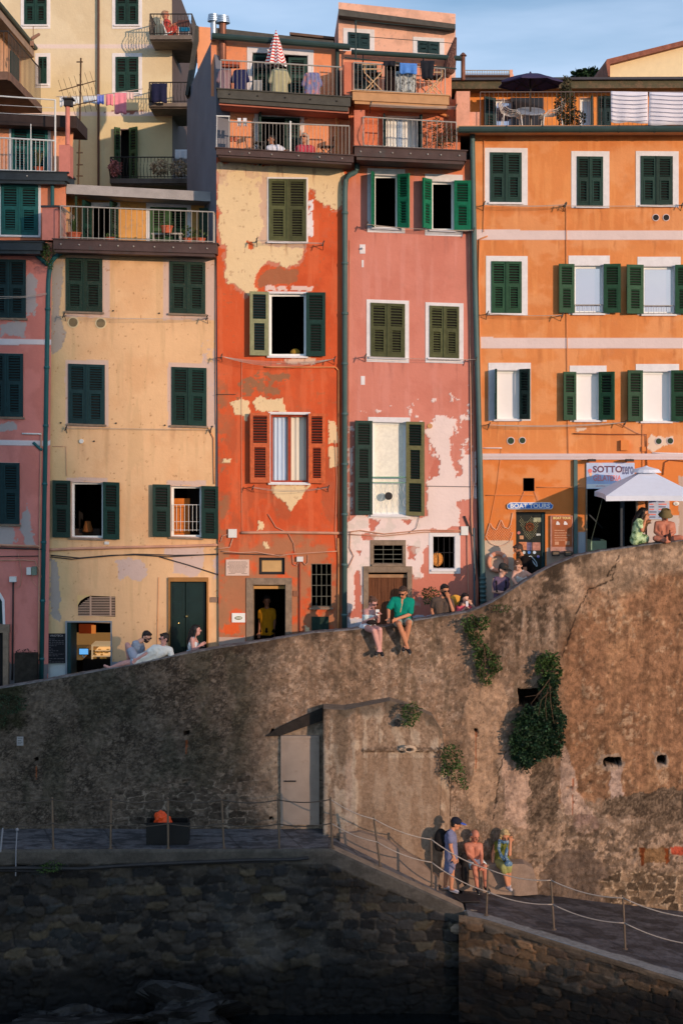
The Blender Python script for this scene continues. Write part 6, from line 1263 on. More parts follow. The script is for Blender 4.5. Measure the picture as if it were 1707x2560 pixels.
# far buildings on the right skyline
fb_ = thing('far_house', P(1620, 300, 60), 'cream house with a tiled roof rising on the skyline at the far right', 'house')
mb = MB(); mb.poly([P(1524, 260, 60), P(1524, 158, 60), P(1760, 98, 60), P(1760, 260, 60)][::-1], 8); mb.build('gable_wall', mat('warm_cream_render', A(236, 196, 150), var=.06), fb_)
mb = MB(); mb.poly([P(1514, 158, 59.6), P(1516, 148, 59.6), P(1760, 88, 59.6), P(1760, 99, 59.6), P(1524, 160, 59.6), P(1524, 190, 59.6), P(1519, 190, 59.6)][::-1], 8.8); mb.build('roof', mat('red_brown_tiles', A(150, 85, 65), var=.4, vs=3, bump=.5), fb_)
fp = thing('far_terrace', P(1220, 260, 55), 'small salmon roof terrace with a thin railing on the skyline left of the navy parasol', 'house')
mb = MB(); mb.pbox(1160, 186, 1283, 240, 55, 58); mb.pbox(1274, 174, 1281, 192, 54.9, 55.4); mb.build('walls', mat('far_salmon', A(236, 160, 125)), fp)
mb = MB(); mb.pbox(1160, 186, 1274, 190, 54.8, 58); mb.build('dark_edge', M_slab, fp); rod_rail(fp, 1162, 1272, 176, 176, 186, 186, 54.9, 6, M_railg, rb=.012, rt=.02)
# ------------------------------------------------------------------ people
SK = {'fair': A(214, 150, 122), 'tan': A(196, 120, 84), 'red': A(190, 108, 80), 'dark': A(150, 90, 62), 'pink': A(205, 138, 122)}
def skin(n): return mat('skin_' + n, SK[n], rough=.55, var=.10, vs=14, bump=.05, spec=.35)
def remesh(o, v):
    m = o.modifiers.new('voxels', 'REMESH'); m.mode = 'VOXEL'; m.voxel_size = v; m.use_smooth_shade = True
    s = o.modifiers.new('soften', 'SMOOTH'); s.factor = .5; s.iterations = 2
    return o
FOLD = {}
def wrinkle(o, st=.030, sz=.09):
    if sz not in FOLD: t_ = bpy.data.textures.new('folds', 'CLOUDS'); t_.noise_scale = sz; t_.noise_depth = 2; FOLD[sz] = t_
    m = o.modifiers.new('folds', 'DISPLACE'); m.texture = FOLD[sz]; m.strength = st; m.mid_level = .5; m.texture_coords = 'LOCAL'
def person(label, D, J, sk='tan', yaw=0, pitch=0, s=1.1, hair=('short', (.02, .015, .012)), top=None, bottom=None, shoes=None, hat=None, glasses=False, beard=False, group=None, legs=True, build=1.0, vneck=False, hands=True, extra=None):
    p = {k_: P(v[0], v[1], D + (v[2] if len(v) > 2 else 0)) for k_, v in J.items()}
    H, N, SL, SR, PV = p['H'], p['N'], p['SL'], p['SR'], p['P']
    f = Vector((math.sin(R(yaw)) * math.cos(R(pitch)), -math.cos(R(yaw)) * math.cos(R(pitch)), -math.sin(R(pitch))))
    r = f.cross(Vector((0, 0, 1))).normalized(); u = r.cross(f).normalized(); HM = Matrix((r, f, u)).transposed()
    b = MB(); mdl = lambda a, c, t: a + (c - a) * t
    b.ball(H + u * .02 * s - f * .008 * s, (.074 * s, .093 * s, .098 * s), HM, 18, h=12); b.ball(H + f * .022 * s - u * .052 * s, (.052 * s, .058 * s, .06 * s), HM, 14)
    b.cone(H + f * .088 * s + u * .012 * s, .009 * s, H + f * .104 * s - u * .02 * s, .015 * s, 8, 3)
    for q in (-1, 1): b.ball(H + r * q * .076 * s - f * .01 * s - u * .008 * s, (.012 * s, .02 * s, .03 * s), HM, 8, h=6)
    b.cone(N - (H - N) * .15, .052 * s, H - u * .05 * s - f * .015 * s, .046 * s)
    w = (SR - SL); wl = w.length; w = w.normalized(); C = (SL + SR) / 2; up = (C - PV).normalized(); B = build
    bw = max(.05, min(.085, wl * .26)) * s; hipL, hipR = PV - w * bw * 1.0, PV + w * bw * 1.0
    def torso(m, e, lo=0.0):
        m.cone(mdl(SL, SR, .12), (.058 + e) * s, mdl(SL, SR, .88), (.058 + e) * s)
        for sg in (-1, 1):
            a = mdl(C, PV, .18) + w * sg * bw * .95; c_ = mdl(C, PV, .62) + w * sg * bw * .6 * B; d = mdl(C, PV, 1 + lo) + w * sg * bw * .85
            m.cone(a, (.092 * (.6 + .4 * B) + e) * s, c_, (.085 * B + e) * s); m.cone(c_, (.085 * B + e) * s, d, (.092 * B + e) * s)
    torso(b, 0)
    for S_, E_, W_ in (('SL', 'EL', 'WL'), ('SR', 'ER', 'WR')):
        if E_ not in p: continue
        S0, E0, W0 = p[S_], p[E_], p[W_]; b.cone(S0, .050 * s * (.7 + .3 * B), E0, .037 * s); b.cone(E0, .037 * s, W0, .026 * s)
        if hands:
            d = (W0 - E0).normalized(); d = (d + Vector((0, -.25, -.15))).normalized(); sd2 = d.cross(Vector((0, 1, .3))).normalized(); nn = d.cross(sd2).normalized()
            for t in (-.018, 0, .018): b.cone(W0 + sd2 * t * .6, .018 * s, W0 + d * .075 * s + sd2 * t * 1.3 * s, .016 * s, 8, 3)
            for i, L_ in enumerate((.055, .068, .064, .048)):
                o_ = W0 + d * .085 * s + sd2 * ((i - 1.5) * .019) * s; k1 = o_ + (d * .9 + nn * .25).normalized() * L_ * .5 * s; k2 = k1 + (d * .6 + nn * .75).normalized() * L_ * .5 * s
                b.cone(o_, .0105 * s, k1, .0095 * s, 7, 3); b.cone(k1, .0095 * s, k2, .008 * s, 7, 3)
            th = W0 + d * .03 * s - sd2 * .028 * s; b.cone(th, .013 * s, th + (d * .7 - sd2 * .6 + nn * .3).normalized() * .055 * s, .010 * s, 7, 3)
    if legs:
        for hip, K_n, A_n, T_n in ((hipL, 'KL', 'AL', 'TL'), (hipR, 'KR', 'AR', 'TR')):
            if K_n not in p: continue
            kk, aa = p[K_n], p[A_n]; b.cone(hip, .080 * s * B, kk, .053 * s); cf = mdl(kk, aa, .3); b.cone(kk, .050 * s, cf, .052 * s); b.cone(cf, .052 * s, aa, .033 * s)
            if T_n in p: b.cone(aa + Vector((0, .0, -.02)), .034 * s, p[T_n], .026 * s); b.cone(aa + Vector((0, .02, -.03)), .03 * s, mdl(aa, p[T_n], .9), .026 * s)
    body = b.build('person', skin(sk), None, smooth=True); remesh(body, .0115); tag(body, label, 'person', group)
    # face
    for q in (-1, 1):
        m = MB(); m.ball(H + f * .084 * s + r * q * .030 * s + u * .016 * s, (.012 * s, .008 * s, .007 * s), HM, 8, h=5); m.build('eye', mat('dark_eye', (.03, .02, .018), rough=.3, bump=0), body, smooth=True)
    m = MB(); m.ball(H + f * .076 * s - u * .048 * s, (.022 * s, .008 * s, .007 * s), HM, 8, h=5); m.build('mouth', mat('lips', A(160, 80, 70), bump=0), body, smooth=True)
    if hair:
        st, hc = hair; hm = mat('hair_%d_%d' % (int(hc[0] * 999), int(hc[1] * 999)), hc, rough=.5, var=.35, vs=30, bump=.3, bs=60, spec=.4); m = MB()
        if st == 'bald':
            m.ball(H - f * .03 * s + u * .012 * s, (.086 * s, .082 * s, .070 * s), HM, 16)
        else:
            m.ball(H - f * .022 * s + u * .036 * s, (.082 * s, .092 * s, .090 * s), HM, 18, h=12); m.ball(H + f * .045 * s + u * .088 * s, (.062 * s, .04 * s, .024 * s), HM, 12)
            m.ball(H - f * .04 * s + u * .0 * s, (.078 * s, .06 * s, .085 * s), HM, 14)
        if st == 'bun': m.ball(H - f * .10 * s + u * .06 * s, .042 * s, None, 12)
        if st == 'long':
            bk = H - f * .07 * s; e = mdl(C, PV, .55) - f * .09; m.cone(bk, .075 * s, mdl(bk, e, .5) - f * .03, .075 * s); m.cone(mdl(bk, e, .5) - f * .03, .075 * s, e, .05 * s)
            for q in (-1, 1): m.cone(H + r * q * .07 * s, .028 * s, N + r * q * .09 * s - u * .04 * s, .03 * s)
        if st == 'bob':
            for q in (-1, 1): m.cone(H + r * q * .072 * s + u * .02, .03 * s, N + r * q * .07 * s, .028 * s)
            m.cone(H - f * .06 * s, .07 * s, N - f * .05 * s, .06 * s)
        h_ = m.build('hair', hm, body, smooth=True); remesh(h_, .011); wrinkle(h_, .025, .03)
        if beard:
            m = MB(); m.ball(H + f * .034 * s - u * .070 * s, (.054 * s, .054 * s, .046 * s), HM, 14); m.ball(H + f * .02 * s - u * .035 * s, (.068 * s, .05 * s, .045 * s), HM, 14); m.build('beard', hm, body, smooth=True)
    if glasses:
        m = MB()
        for q in (-1, 1): m.ball(H + f * .094 * s + r * q * .031 * s + u * .014 * s, (.027 * s, .008 * s, .019 * s), HM, 12, h=6); m.cone(H + f * .09 * s + r * q * .055 * s + u * .018 * s, .005 * s, H + r * q * .08 * s + u * .01 * s, .004 * s, 6, 2)
        m.cone(H + f * .098 * s - r * .02 * s + u * .018 * s, .005, H + f * .098 * s + r * .02 * s + u * .018 * s, .005, 6, 2); m.build('sunglasses', mat('black_lenses', (.01, .01, .012), rough=.1, bump=0), body, smooth=True)
    if hat:
        kind, hc, bc = hat; m = MB(); m2 = MB(); hmn = mat('hat_%d_%d_%d' % tuple(int(c * 999) for c in hc), hc, bump=.2); top_ = H + u * .055 * s - f * .01 * s
        m.ball(top_, (.088 * s, .104 * s, .078 * s), HM, 18, h=10)
        if kind == 'cap':
            m2.ball(H + f * .12 * s + u * .05 * s, (.070 * s, .075 * s, .010 * s), HM, 16, h=6)
        else:
            pts = [(.13, -.035), (.135, -.03), (.095, .02), (.085, .08), (.05, .095)]; n = 22; vs = []
            for rr, zz in pts + [(.04, .09), (.075, .07), (.088, .01), (.125, -.038)]: vs += [H + u * (.045 * s + zz * s) + (r * math.cos(2 * math.pi * j / n) + f * math.sin(2 * math.pi * j / n)) * rr * s for j in range(n)]
            m2.add(vs, [(i * n + j, i * n + (j + 1) % n, (i + 1) * n + (j + 1) % n, (i + 1) * n + j) for i in range(8) for j in range(n)])
        ho = m.build('hat', hmn, body, smooth=True)
        m2.build('brim', mat('brim_%d' % int(bc[2] * 999), bc, bump=.1), ho, smooth=True)
    if top:
        kind, c = top; m = MB(); cm = c if not isinstance(c, tuple) else cloth('cloth_%d_%d_%d' % tuple(int(x * 999) for x in c), c)
        if kind in ('tee', 'shirt', 'tank', 'dress'):
            torso(m, .016, .08)
            if kind in ('tee', 'shirt', 'dress'):
                t = .55 if kind != 'shirt' else .8
                for S_, E_ in (('SL', 'EL'), ('SR', 'ER')):
                    if E_ in p: m.cone(p[S_], .064 * s, mdl(p[S_], p[E_], t), .062 * s)
            if kind in ('dress',):
                kc = (p.get('KL', PV) + p.get('KR', PV)) / 2; 
                for sg in (-1, 1): m.cone(PV + w * sg * bw * .8, .11 * s, mdl(PV, kc, .85) + w * sg * bw, .095 * s)
        elif kind == 'top':   # strapless / short top
            for sg in (-1, 1):
                a = mdl(C, PV, .28) + w * sg * bw * .95; c_ = mdl(C, PV, .62) + w * sg * bw * .6 * B; m.cone(a, .105 * s, c_, .10 * s); m.cone(c_, .10 * s, mdl(C, PV, .95) + w * sg * bw * .6, .10 * s)
            for sg in (-1, 1): m.cone(mdl(C, PV, .2) + w * sg * bw, .1 * s, C + w * sg * bw * .9 + u * .035, .035 * s)
        elif kind == 'bandeau':
            for sg in (-1, 1): m.cone(mdl(C, PV, .34) + w * sg * bw * .9 + f * .01, .104 * s, mdl(C, PV, .46) + w * sg * bw * .8, .098 * s)
        o = m.build('shirt' if kind in ('tee', 'shirt') else ('dress' if kind == 'dress' else 'top'), cm, body, smooth=True); remesh(o, .0135); wrinkle(o)
    if vneck: m = MB(); m.cone(N + f * .05 * s, .034 * s, mdl(C, PV, .38) + f * .112 * s, .010 * s, 10, 3); m.build('bare_chest', skin(sk), body, smooth=True)
    if bottom:
        kind, c = bottom; m = MB(); cm = cloth('cloth_%d_%d_%d' % tuple(int(x * 999) for x in c), c); t = {'shorts': .62, 'briefs': .2, 'pants': 1.0, 'capri': 1.0, 'skirt': .9}[kind]
        m.cone(hipL, .102 * s * B, hipR, .102 * s * B); m.cone(mdl(PV, C, .12) - w * bw * .5, .1 * s * B, mdl(PV, C, .12) + w * bw * .5, .1 * s * B)
        for hip, K_n, A_n in ((hipL, 'KL', 'AL'), (hipR, 'KR', 'AR')):
            if K_n in p:
                m.cone(hip, .098 * s * B, mdl(hip, p[K_n], t), (.098 * (1 - t) + .074 * t) * s * B)
                if kind == 'pants': m.cone(p[K_n], .072 * s, p[A_n], .055 * s)
                if kind == 'capri': m.cone(p[K_n], .072 * s, mdl(p[K_n], p[A_n], .18), .07 * s)
        o = m.build('shorts' if kind in ('shorts', 'briefs') else ('skirt' if kind == 'skirt' else 'trousers'), cm, body, smooth=True); remesh(o, .0135); wrinkle(o, .02)
    if shoes:
        for A_n, T_n in (('AL', 'TL'), ('AR', 'TR')):
            if T_n in p:
                m = MB(); m.cone(p[A_n] + Vector((0, .015, -.035)), .040 * s, p[T_n] + Vector((0, 0, -.004)), .036 * s, 12); o = m.build('shoe', mat('shoe_%d' % int(shoes[0] * 999), shoes, bump=.1, rough=.6), body, smooth=True)
                if shoes[0] < .1: m = MB(); m.cone(p[A_n] + Vector((0, .01, -.062)), .018, p[T_n] + Vector((0, -.01, -.035)), .018, 8, 2); m.build('sole', mat('pale_sole', A(190, 175, 165), bump=0), o)
    return body
BLK = (.012, .010, .010); BRN = (.05, .028, .018)
def bend(x0, y0, dz=0): pass
person('man in a white polo shirt and grey shorts reclining along the sloping parapet', 31.78, dict(H=(411, 1597, -.02), N=(406, 1614), SL=(388, 1619, -.05), SR=(426, 1625, .03), P=(352, 1652), EL=(364, 1635, -.1), WL=(344, 1647, -.12), ER=(430, 1650, .0), WR=(409, 1656, -.06), KL=(319, 1612, .08), AL=(322, 1650, .12), TL=(311, 1656, .08), KR=(314, 1657, -.08), AR=(278, 1669, -.05), TR=(262, 1664, -.08)), 'pink', -62, 5, 1.1, top=('tee', A(222, 205, 190)), bottom=('shorts', A(160, 150, 155)), glasses=True)
person('bearded man in a grey tee seated behind the reclining man, looking down', 32.12, dict(H=(367, 1592), N=(352, 1602), SL=(338, 1609, -.1), SR=(352, 1609, .14), P=(343, 1652, .05), EL=(336, 1630, -.12), WL=(348, 1644, -.15), ER=(360, 1630, .2), WR=(368, 1645, .1), KL=(372, 1650, .2), AL=(374, 1692, .25), KR=(378, 1652, .3), AR=(380, 1694, .3)), 'fair', 62, 30, 1.1, hair=('short', BLK), beard=True, top=('tee', A(150, 148, 155)), bottom=('shorts', A(90, 90, 100)), glasses=True)
w3 = person('woman with long dark hair walking past the dark green double door', 32.75, dict(H=(491, 1576), N=(485, 1590), SL=(481, 1598, -.12), SR=(487, 1598, .14), P=(484, 1646), EL=(484, 1628, -.2), WL=(500, 1614, -.1), ER=(492, 1625, .2), WR=(502, 1612, .05), KL=(488, 1692, -.05), AL=(484, 1735), TL=(496, 1738), KR=(482, 1692, .1), AR=(478, 1735, .1), TR=(489, 1738, .1)), 'pink', 85, -5, 1.08, hair=('long', BLK), top=('top', A(215, 205, 198)), bottom=('skirt', BLK))
person('man in a yellow tee with a shoulder strap standing inside the red house doorway', 34.25, dict(H=(667, 1503), N=(667, 1518), SL=(652, 1528), SR=(682, 1528), P=(667, 1577), EL=(650, 1554), WL=(648, 1581, -.05), ER=(686, 1554), WR=(684, 1580), KL=(661, 1622), AL=(660, 1668), TL=(658, 1674, -.1), KR=(674, 1622), AR=(674, 1668), TR=(676, 1674, -.1)), 'dark', 10, 5, 1.12, top=('tee', A(190, 118, 22)), bottom=('shorts', BLK), hair=('short', BLK))
person('woman in a strapless top and white shorts seated on the wall with her legs dangling', 31.75, dict(H=(932, 1507, -.04), N=(926, 1521), SL=(913, 1528), SR=(938, 1529, -.06), P=(918, 1568, .02), EL=(911, 1555, -.04), WL=(937, 1543, -.22), ER=(945, 1553, -.1), WR=(946, 1537, -.22), KL=(934, 1577, -.42), AL=(947, 1624, -.36), TL=(940, 1635, -.46), KR=(949, 1574, -.40), AR=(950, 1622, -.33), TR=(956, 1637, -.44)), 'pink', 40, 28, 1.1, hair=('bun', (.12, .06, .035)), top=('bandeau', A(205, 200, 190)), bottom=('briefs', A(225, 210, 205)), shoes=(.02, .02, .022), glasses=True)
person('man in an open teal green shirt seated on the wall with crossed feet', 31.75, dict(H=(1007, 1482, -.06), N=(1007, 1495), SL=(984, 1500), SR=(1028, 1503), P=(1005, 1556, .02), EL=(971, 1523, -.06), WL=(971, 1545, -.2), ER=(1024, 1536, -.1), WR=(990, 1548, -.3), KL=(997, 1560, -.46), AL=(1017, 1616, -.38), TL=(1024, 1630, -.48), KR=(1023, 1556, -.44), AR=(1012, 1612, -.34), TR=(1008, 1624, -.42)), 'tan', -25, 24, 1.18, hair=('short', BRN), top=('shirt', A(16, 122, 98)), bottom=('shorts', A(150, 145, 125)), vneck=True, shoes=(.02, .02, .022), glasses=True)
person('bearded man in a brown v-neck tee and sunglasses leaning with a hand on his cheek', 32.25, dict(H=(1111, 1476), N=(1107, 1492), SL=(1086, 1500), SR=(1126, 1504), P=(1104, 1556), EL=(1079, 1527), WL=(1085, 1548, -.1), ER=(1131, 1526, -.15), WR=(1121, 1495, -.12), KL=(1096, 1602), AL=(1096, 1650), TL=(1094, 1656, -.1), KR=(1112, 1602), AR=(1112, 1650), TR=(1114, 1656, -.1)), 'tan', 25, 12, 1.16, hair=('short', BLK), beard=True, top=('tee', A(92, 70, 58)), bottom=('shorts', A(60, 60, 66)), glasses=True, build=1.12)
person('woman in a pink top seated behind the parapet taking a picture with a pale phone', 32.25, dict(H=(1162, 1497), N=(1158, 1510), SL=(1146, 1520), SR=(1172, 1522), P=(1158, 1560, .1), EL=(1145, 1538, -.1), WL=(1162, 1522, -.25), ER=(1188, 1524, -.1), WR=(1176, 1508, -.15), KL=(1180, 1533, -.1), AL=(1186, 1575, -.1), KR=(1190, 1532, .05), AR=(1194, 1575)), 'fair', 20, 8, 1.08, hair=('long', BLK), top=('tee', A(215, 85, 90)), bottom=('pants', A(120, 100, 95)))
person('man in a black cap and purple tank top looking at his phone', 32.35, dict(H=(1257, 1424), N=(1253, 1438), SL=(1236, 1450), SR=(1268, 1450), P=(1252, 1506), EL=(1233, 1479), WL=(1257, 1481, -.25), ER=(1271, 1474, -.05), WR=(1266, 1479, -.22), KL=(1246, 1552), AL=(1246, 1600), KR=(1260, 1552), AR=(1260, 1600)), 'fair', 45, 20, 1.14, hair=('short', BRN), hat=('cap', A(50, 45, 40), A(45, 40, 36)), top=('tank', A(105, 78, 92)), bottom=('shorts', BLK))
person('woman in a pale sleeveless top leaning on the parapet below the black shop door', 32.25, dict(H=(1294, 1414, -.05), N=(1297, 1426), SL=(1286, 1431), SR=(1313, 1432), P=(1302, 1478, .1), EL=(1281, 1447, -.1), WL=(1289, 1458, -.3), ER=(1330, 1441, -.1), WR=(1300, 1459, -.3), KL=(1298, 1530), AL=(1298, 1575), KR=(1308, 1530), AR=(1308, 1575)), 'fair', -15, 30, 1.1, hair=('bun', (.16, .08, .04)), top=('top', A(225, 195, 175)), bottom=('shorts', A(90, 80, 75)))
person('dark haired man in a black tee bending forward in front of the black shop door', 32.95, dict(H=(1295, 1374, -.05), N=(1302, 1388), SL=(1308, 1398, -.14), SR=(1316, 1397, .16), P=(1332, 1444, .05), EL=(1312, 1424, -.2), WL=(1302, 1440, -.2), ER=(1320, 1424, .2), WR=(1306, 1436, .2), KL=(1326, 1490), AL=(1330, 1530), KR=(1336, 1490), AR=(1340, 1530)), 'tan', -80, 28, 1.12, hair=('short', BRN), beard=True, top=('tee', BLK), bottom=('pants', A(30, 30, 34)))
person('woman with very long dark hair in a green and white dress', 31.95, dict(H=(1608, 1284), N=(1602, 1297), SL=(1596, 1304, -.12), SR=(1600, 1304, .12), P=(1588, 1346, .05), EL=(1604, 1326, -.18), WL=(1612, 1300, -.1), ER=(1608, 1328, .1), WR=(1616, 1310, .05), KL=(1612, 1348, -.08), AL=(1608, 1372, .12), KR=(1614, 1346, .12), AR=(1612, 1372, .25)), 'tan', 70, 5, 1.12, hair=('long', BLK), top=('dress', mat('green_leaf_print_cloth', A(200, 205, 150), var=.1, vs=4, tint=(A(60, 90, 40), 9, .48, .95))), hands=True)
person('bare chested man in an olive bucket hat cross-legged on the parapet', 31.8, dict(H=(1662, 1290), N=(1660, 1302), SL=(1641, 1309), SR=(1680, 1311), P=(1660, 1349, .05), EL=(1637, 1330), WL=(1657, 1345, -.22), ER=(1684, 1330), WR=(1668, 1344, -.22), KL=(1637, 1346, -.12), AL=(1664, 1352, -.25), TL=(1672, 1353, -.25), KR=(1698, 1344, -.05), AR=(1712, 1349, -.1), TR=(1722, 1346, -.1)), 'red', 5, 22, 1.2, hair=('short', BRN), hat=('bucket', A(120, 95, 60), A(120, 95, 60)), bottom=('briefs', A(90, 60, 55)), build=1.0)
w14 = person('woman in a long blue dress and navy cap standing beside the bench', 30.9, dict(H=(1139, 2060), N=(1131, 2073), SL=(1124, 2083, -.16), SR=(1128, 2083, .16), P=(1127, 2138), EL=(1126, 2118, -.2), WL=(1133, 2141, -.22), ER=(1132, 2118, .2), WR=(1138, 2140, .15), KL=(1129, 2180, -.06), AL=(1127, 2221, -.06), TL=(1142, 2229, -.1), KR=(1116, 2178, .1), AR=(1112, 2214, .12), TR=(1122, 2220, .1)), 'tan', 85, 18, 1.14, hair=('short', BLK), hat=('cap', A(28, 26, 36), A(70, 90, 160)), top=('dress', cloth('blue_dotted_dress', A(116, 106, 124))), shoes=(.45, .42, .45), build=1.15)
person('bare chested elderly man in white shorts sitting on the low bench', 31.42, dict(H=(1187, 2090, -.05), N=(1183, 2105), SL=(1165, 2113), SR=(1200, 2113), P=(1186, 2157, .05), EL=(1170, 2138, -.06), WL=(1194, 2164, -.36), ER=(1203, 2138, -.08), WR=(1203, 2165, -.36), KL=(1186, 2170, -.42), AL=(1192, 2216, -.42), TL=(1196, 2230, -.60), KR=(1211, 2167, -.40), AR=(1213, 2214, -.36), TR=(1221, 2228, -.52)), 'red', 25, 14, 1.16, hair=('bald', A(112, 100, 96)), bottom=('shorts', A(225, 215, 215)), shoes=(.02, .02, .02), beard=False)
person('blonde woman in olive green with a blue scarf sitting on the low bench', 31.42, dict(H=(1261, 2089, -.05), N=(1256, 2103), SL=(1240, 2111), SR=(1270, 2111), P=(1253, 2155, .05), EL=(1232, 2136), WL=(1232, 2157, -.05), ER=(1273, 2136, -.1), WR=(1275, 2106, -.06), KL=(1258, 2168, -.42), AL=(1268, 2214, -.36), TL=(1276, 2224, -.5), KR=(1270, 2166, -.42), AR=(1272, 2210, -.30), TR=(1270, 2220, -.42)), 'tan', 15, 26, 1.14, hair=('bob', A(190, 145, 95)), top=('tank', A(112, 104, 44)), bottom=('capri', A(150, 134, 78)), shoes=(.5, .45, .45))
person('person in a red dress lounging on the highest curved balcony of the cream tower', 41.6, dict(H=(414, 38), N=(415, 49), SL=(416, 54, -.14), SR=(418, 54, .14), P=(424, 80), EL=(424, 66, -.15), WL=(432, 62, -.15), ER=(426, 66, .15), WR=(434, 62, .15), KL=(440, 70, -.1), AL=(444, 86, -.1), KR=(442, 72, .1), AR=(446, 87, .1)), 'red', 80, 0, 1.1, hair=('short', A(170, 120, 90)), top=('dress', A(190, 70, 58)))
person('woman in a raspberry top sitting behind the lower railing of the red house', 33.2, dict(H=(761, 347), N=(762, 362), SL=(746, 371), SR=(779, 371), P=(762, 388), EL=(742, 384), WL=(752, 388, -.1), ER=(782, 384), WR=(772, 388, -.1)), 'tan', -20, -12, 1.14, hair=('bob', A(190, 160, 140)), top=('tee', A(190, 65, 75)), legs=False, glasses=True)
person('person in a white shirt sitting low in the shade of the open balcony door', 33.25, dict(H=(679, 350), N=(681, 362), SL=(672, 370, -.1), SR=(700, 370, .05), P=(694, 386), EL=(676, 380, -.1), WL=(690, 384, -.1), ER=(712, 378), WR=(722, 376, -.1)), 'dark', -50, 0, 1.0, hair=('short', BLK), top=('tee', A(215, 200, 205)), legs=False)
# things people hold or carry
def small(name, label, cat, fn, m, group=None):
    mb = MB(); fn(mb); return tag(mb.build(name, m, smooth=False), label, cat, group)
def phone(px, py, D, lab, c): small('phone', lab, 'phone', lambda m: m.pbox(px - 3, py - 7, px + 3, py + 6, D, D + .012), mat('phone_%d' % int(c[0]), A(*c), rough=.3, bump=0))
phone(1167, 1510, 31.93, 'pale phone held up by the woman in the pink top', (225, 205, 200)); phone(1262, 1476, 32.05, 'dark phone in the hands of the man in the black cap', (30, 28, 30)); phone(1279, 2099, 31.38, 'dark phone held to the ear of the woman in the blue scarf', (40, 36, 36))
small('sandwich', 'paper wrapped snack held by the woman seated on the wall', 'snack', lambda m: m.pbox(939, 1524, 948, 1538, 31.48, 31.53), mat('white_paper_wrap', A(225, 205, 190)))
small('bum_bag', 'black bum bag on the lap of the woman seated on the wall', 'bag', lambda m: (m.ball(P(929, 1556, 31.55), (.12, .06, .055), n=14), m.tube([P(940, 1552, 31.6), P(936, 1520, 31.62), P(920, 1522, 31.75)], .01, 5)), mat('black_nylon', BLK))
def bpk(m):
    m.ball(P(1102, 2100, 30.98), (.15, .13, .25), n=16, h=12); m.ball(P(1096, 2112, 30.98), (.10, .11, .14), n=14); m.tube([P(1110, 2080, 30.85), P(1122, 2076, 30.72), P(1128, 2092, 30.7), P(1118, 2118, 30.75)], .018, 6)
small('backpack', 'black backpack worn by the woman in the blue dress', 'backpack', bpk, mat('black_nylon'))
small('backpack', 'black backpack on the shoulders of the man in the black cap', 'backpack', lambda m: (m.ball(P(1248, 1466, 32.58), (.17, .10, .24), n=14), m.tube([P(1239, 1448, 32.4), P(1240, 1456, 32.18), P(1241, 1480, 32.2)], .02, 6), m.tube([P(1263, 1446, 32.4), P(1264, 1456, 32.18), P(1263, 1476, 32.2)], .02, 6)), mat('black_nylon'))
small('tote_bag', 'pale tote bag hanging behind the walking woman with long hair', 'bag', lambda m: (m.ball(P(471, 1642, 32.7), (.075, .05, .16), n=12), m.tube([P(473, 1630, 32.7), P(478, 1606, 32.6), P(486, 1592, 32.6)], .009, 5)), cloth('grey_white_canvas', A(190, 185, 190)))
def scarf(m):
    pts = [P(1248, 2104, 31.26), P(1246, 2122, 31.22), P(1252, 2140, 31.18), P(1262, 2150, 31.1)]; m.tube(pts, .034, 8, r2=.045); m.tube([P(1268, 2106, 31.26), P(1266, 2124, 31.2), P(1263, 2142, 31.12), P(1272, 2158, 31.0)], .03, 8, r2=.04); m.tube([P(1246, 2106, 31.42), P(1248, 2101, 31.3), P(1258, 2106, 31.22), P(1268, 2104, 31.3), P(1270, 2106, 31.45)], .032, 8); m.ball(P(1270, 2160, 30.98), (.09, .07, .07), n=10)
small('scarf', 'light blue patterned scarf around the neck of the woman on the bench', 'scarf', scarf, mat('blue_scarf', A(78, 100, 118), var=.3, tint=(A(170, 165, 160), 22, .50, .8)))
small('bag', 'black bag and jacket hanging over the bench beside the seated man', 'bag', lambda m: (m.ball(P(1162, 2180, 31.1), (.09, .07, .30), n=14, h=10), m.ball(P(1158, 2150, 31.2), (.09, .08, .14), n=12)), mat('black_nylon'))
small('beer_bottle', 'dark bottle standing beside the man in the bucket hat', 'bottle', lambda m: m.lathe(P(1673, 1352, 31.55), [(.03, 0), (.032, .02), (.032, .13), (.013, .18), (.013, .24)], 12), mat('brown_glass', (.05, .02, .01), rough=.1, bump=0))
small('cushion', 'mustard yellow cushion between the bearded man and the woman in pink', 'cushion', lambda m: m.ball(P(1138, 1503, 32.7), (.16, .07, .15), n=14), cloth('mustard_fabric', A(225, 150, 60)))
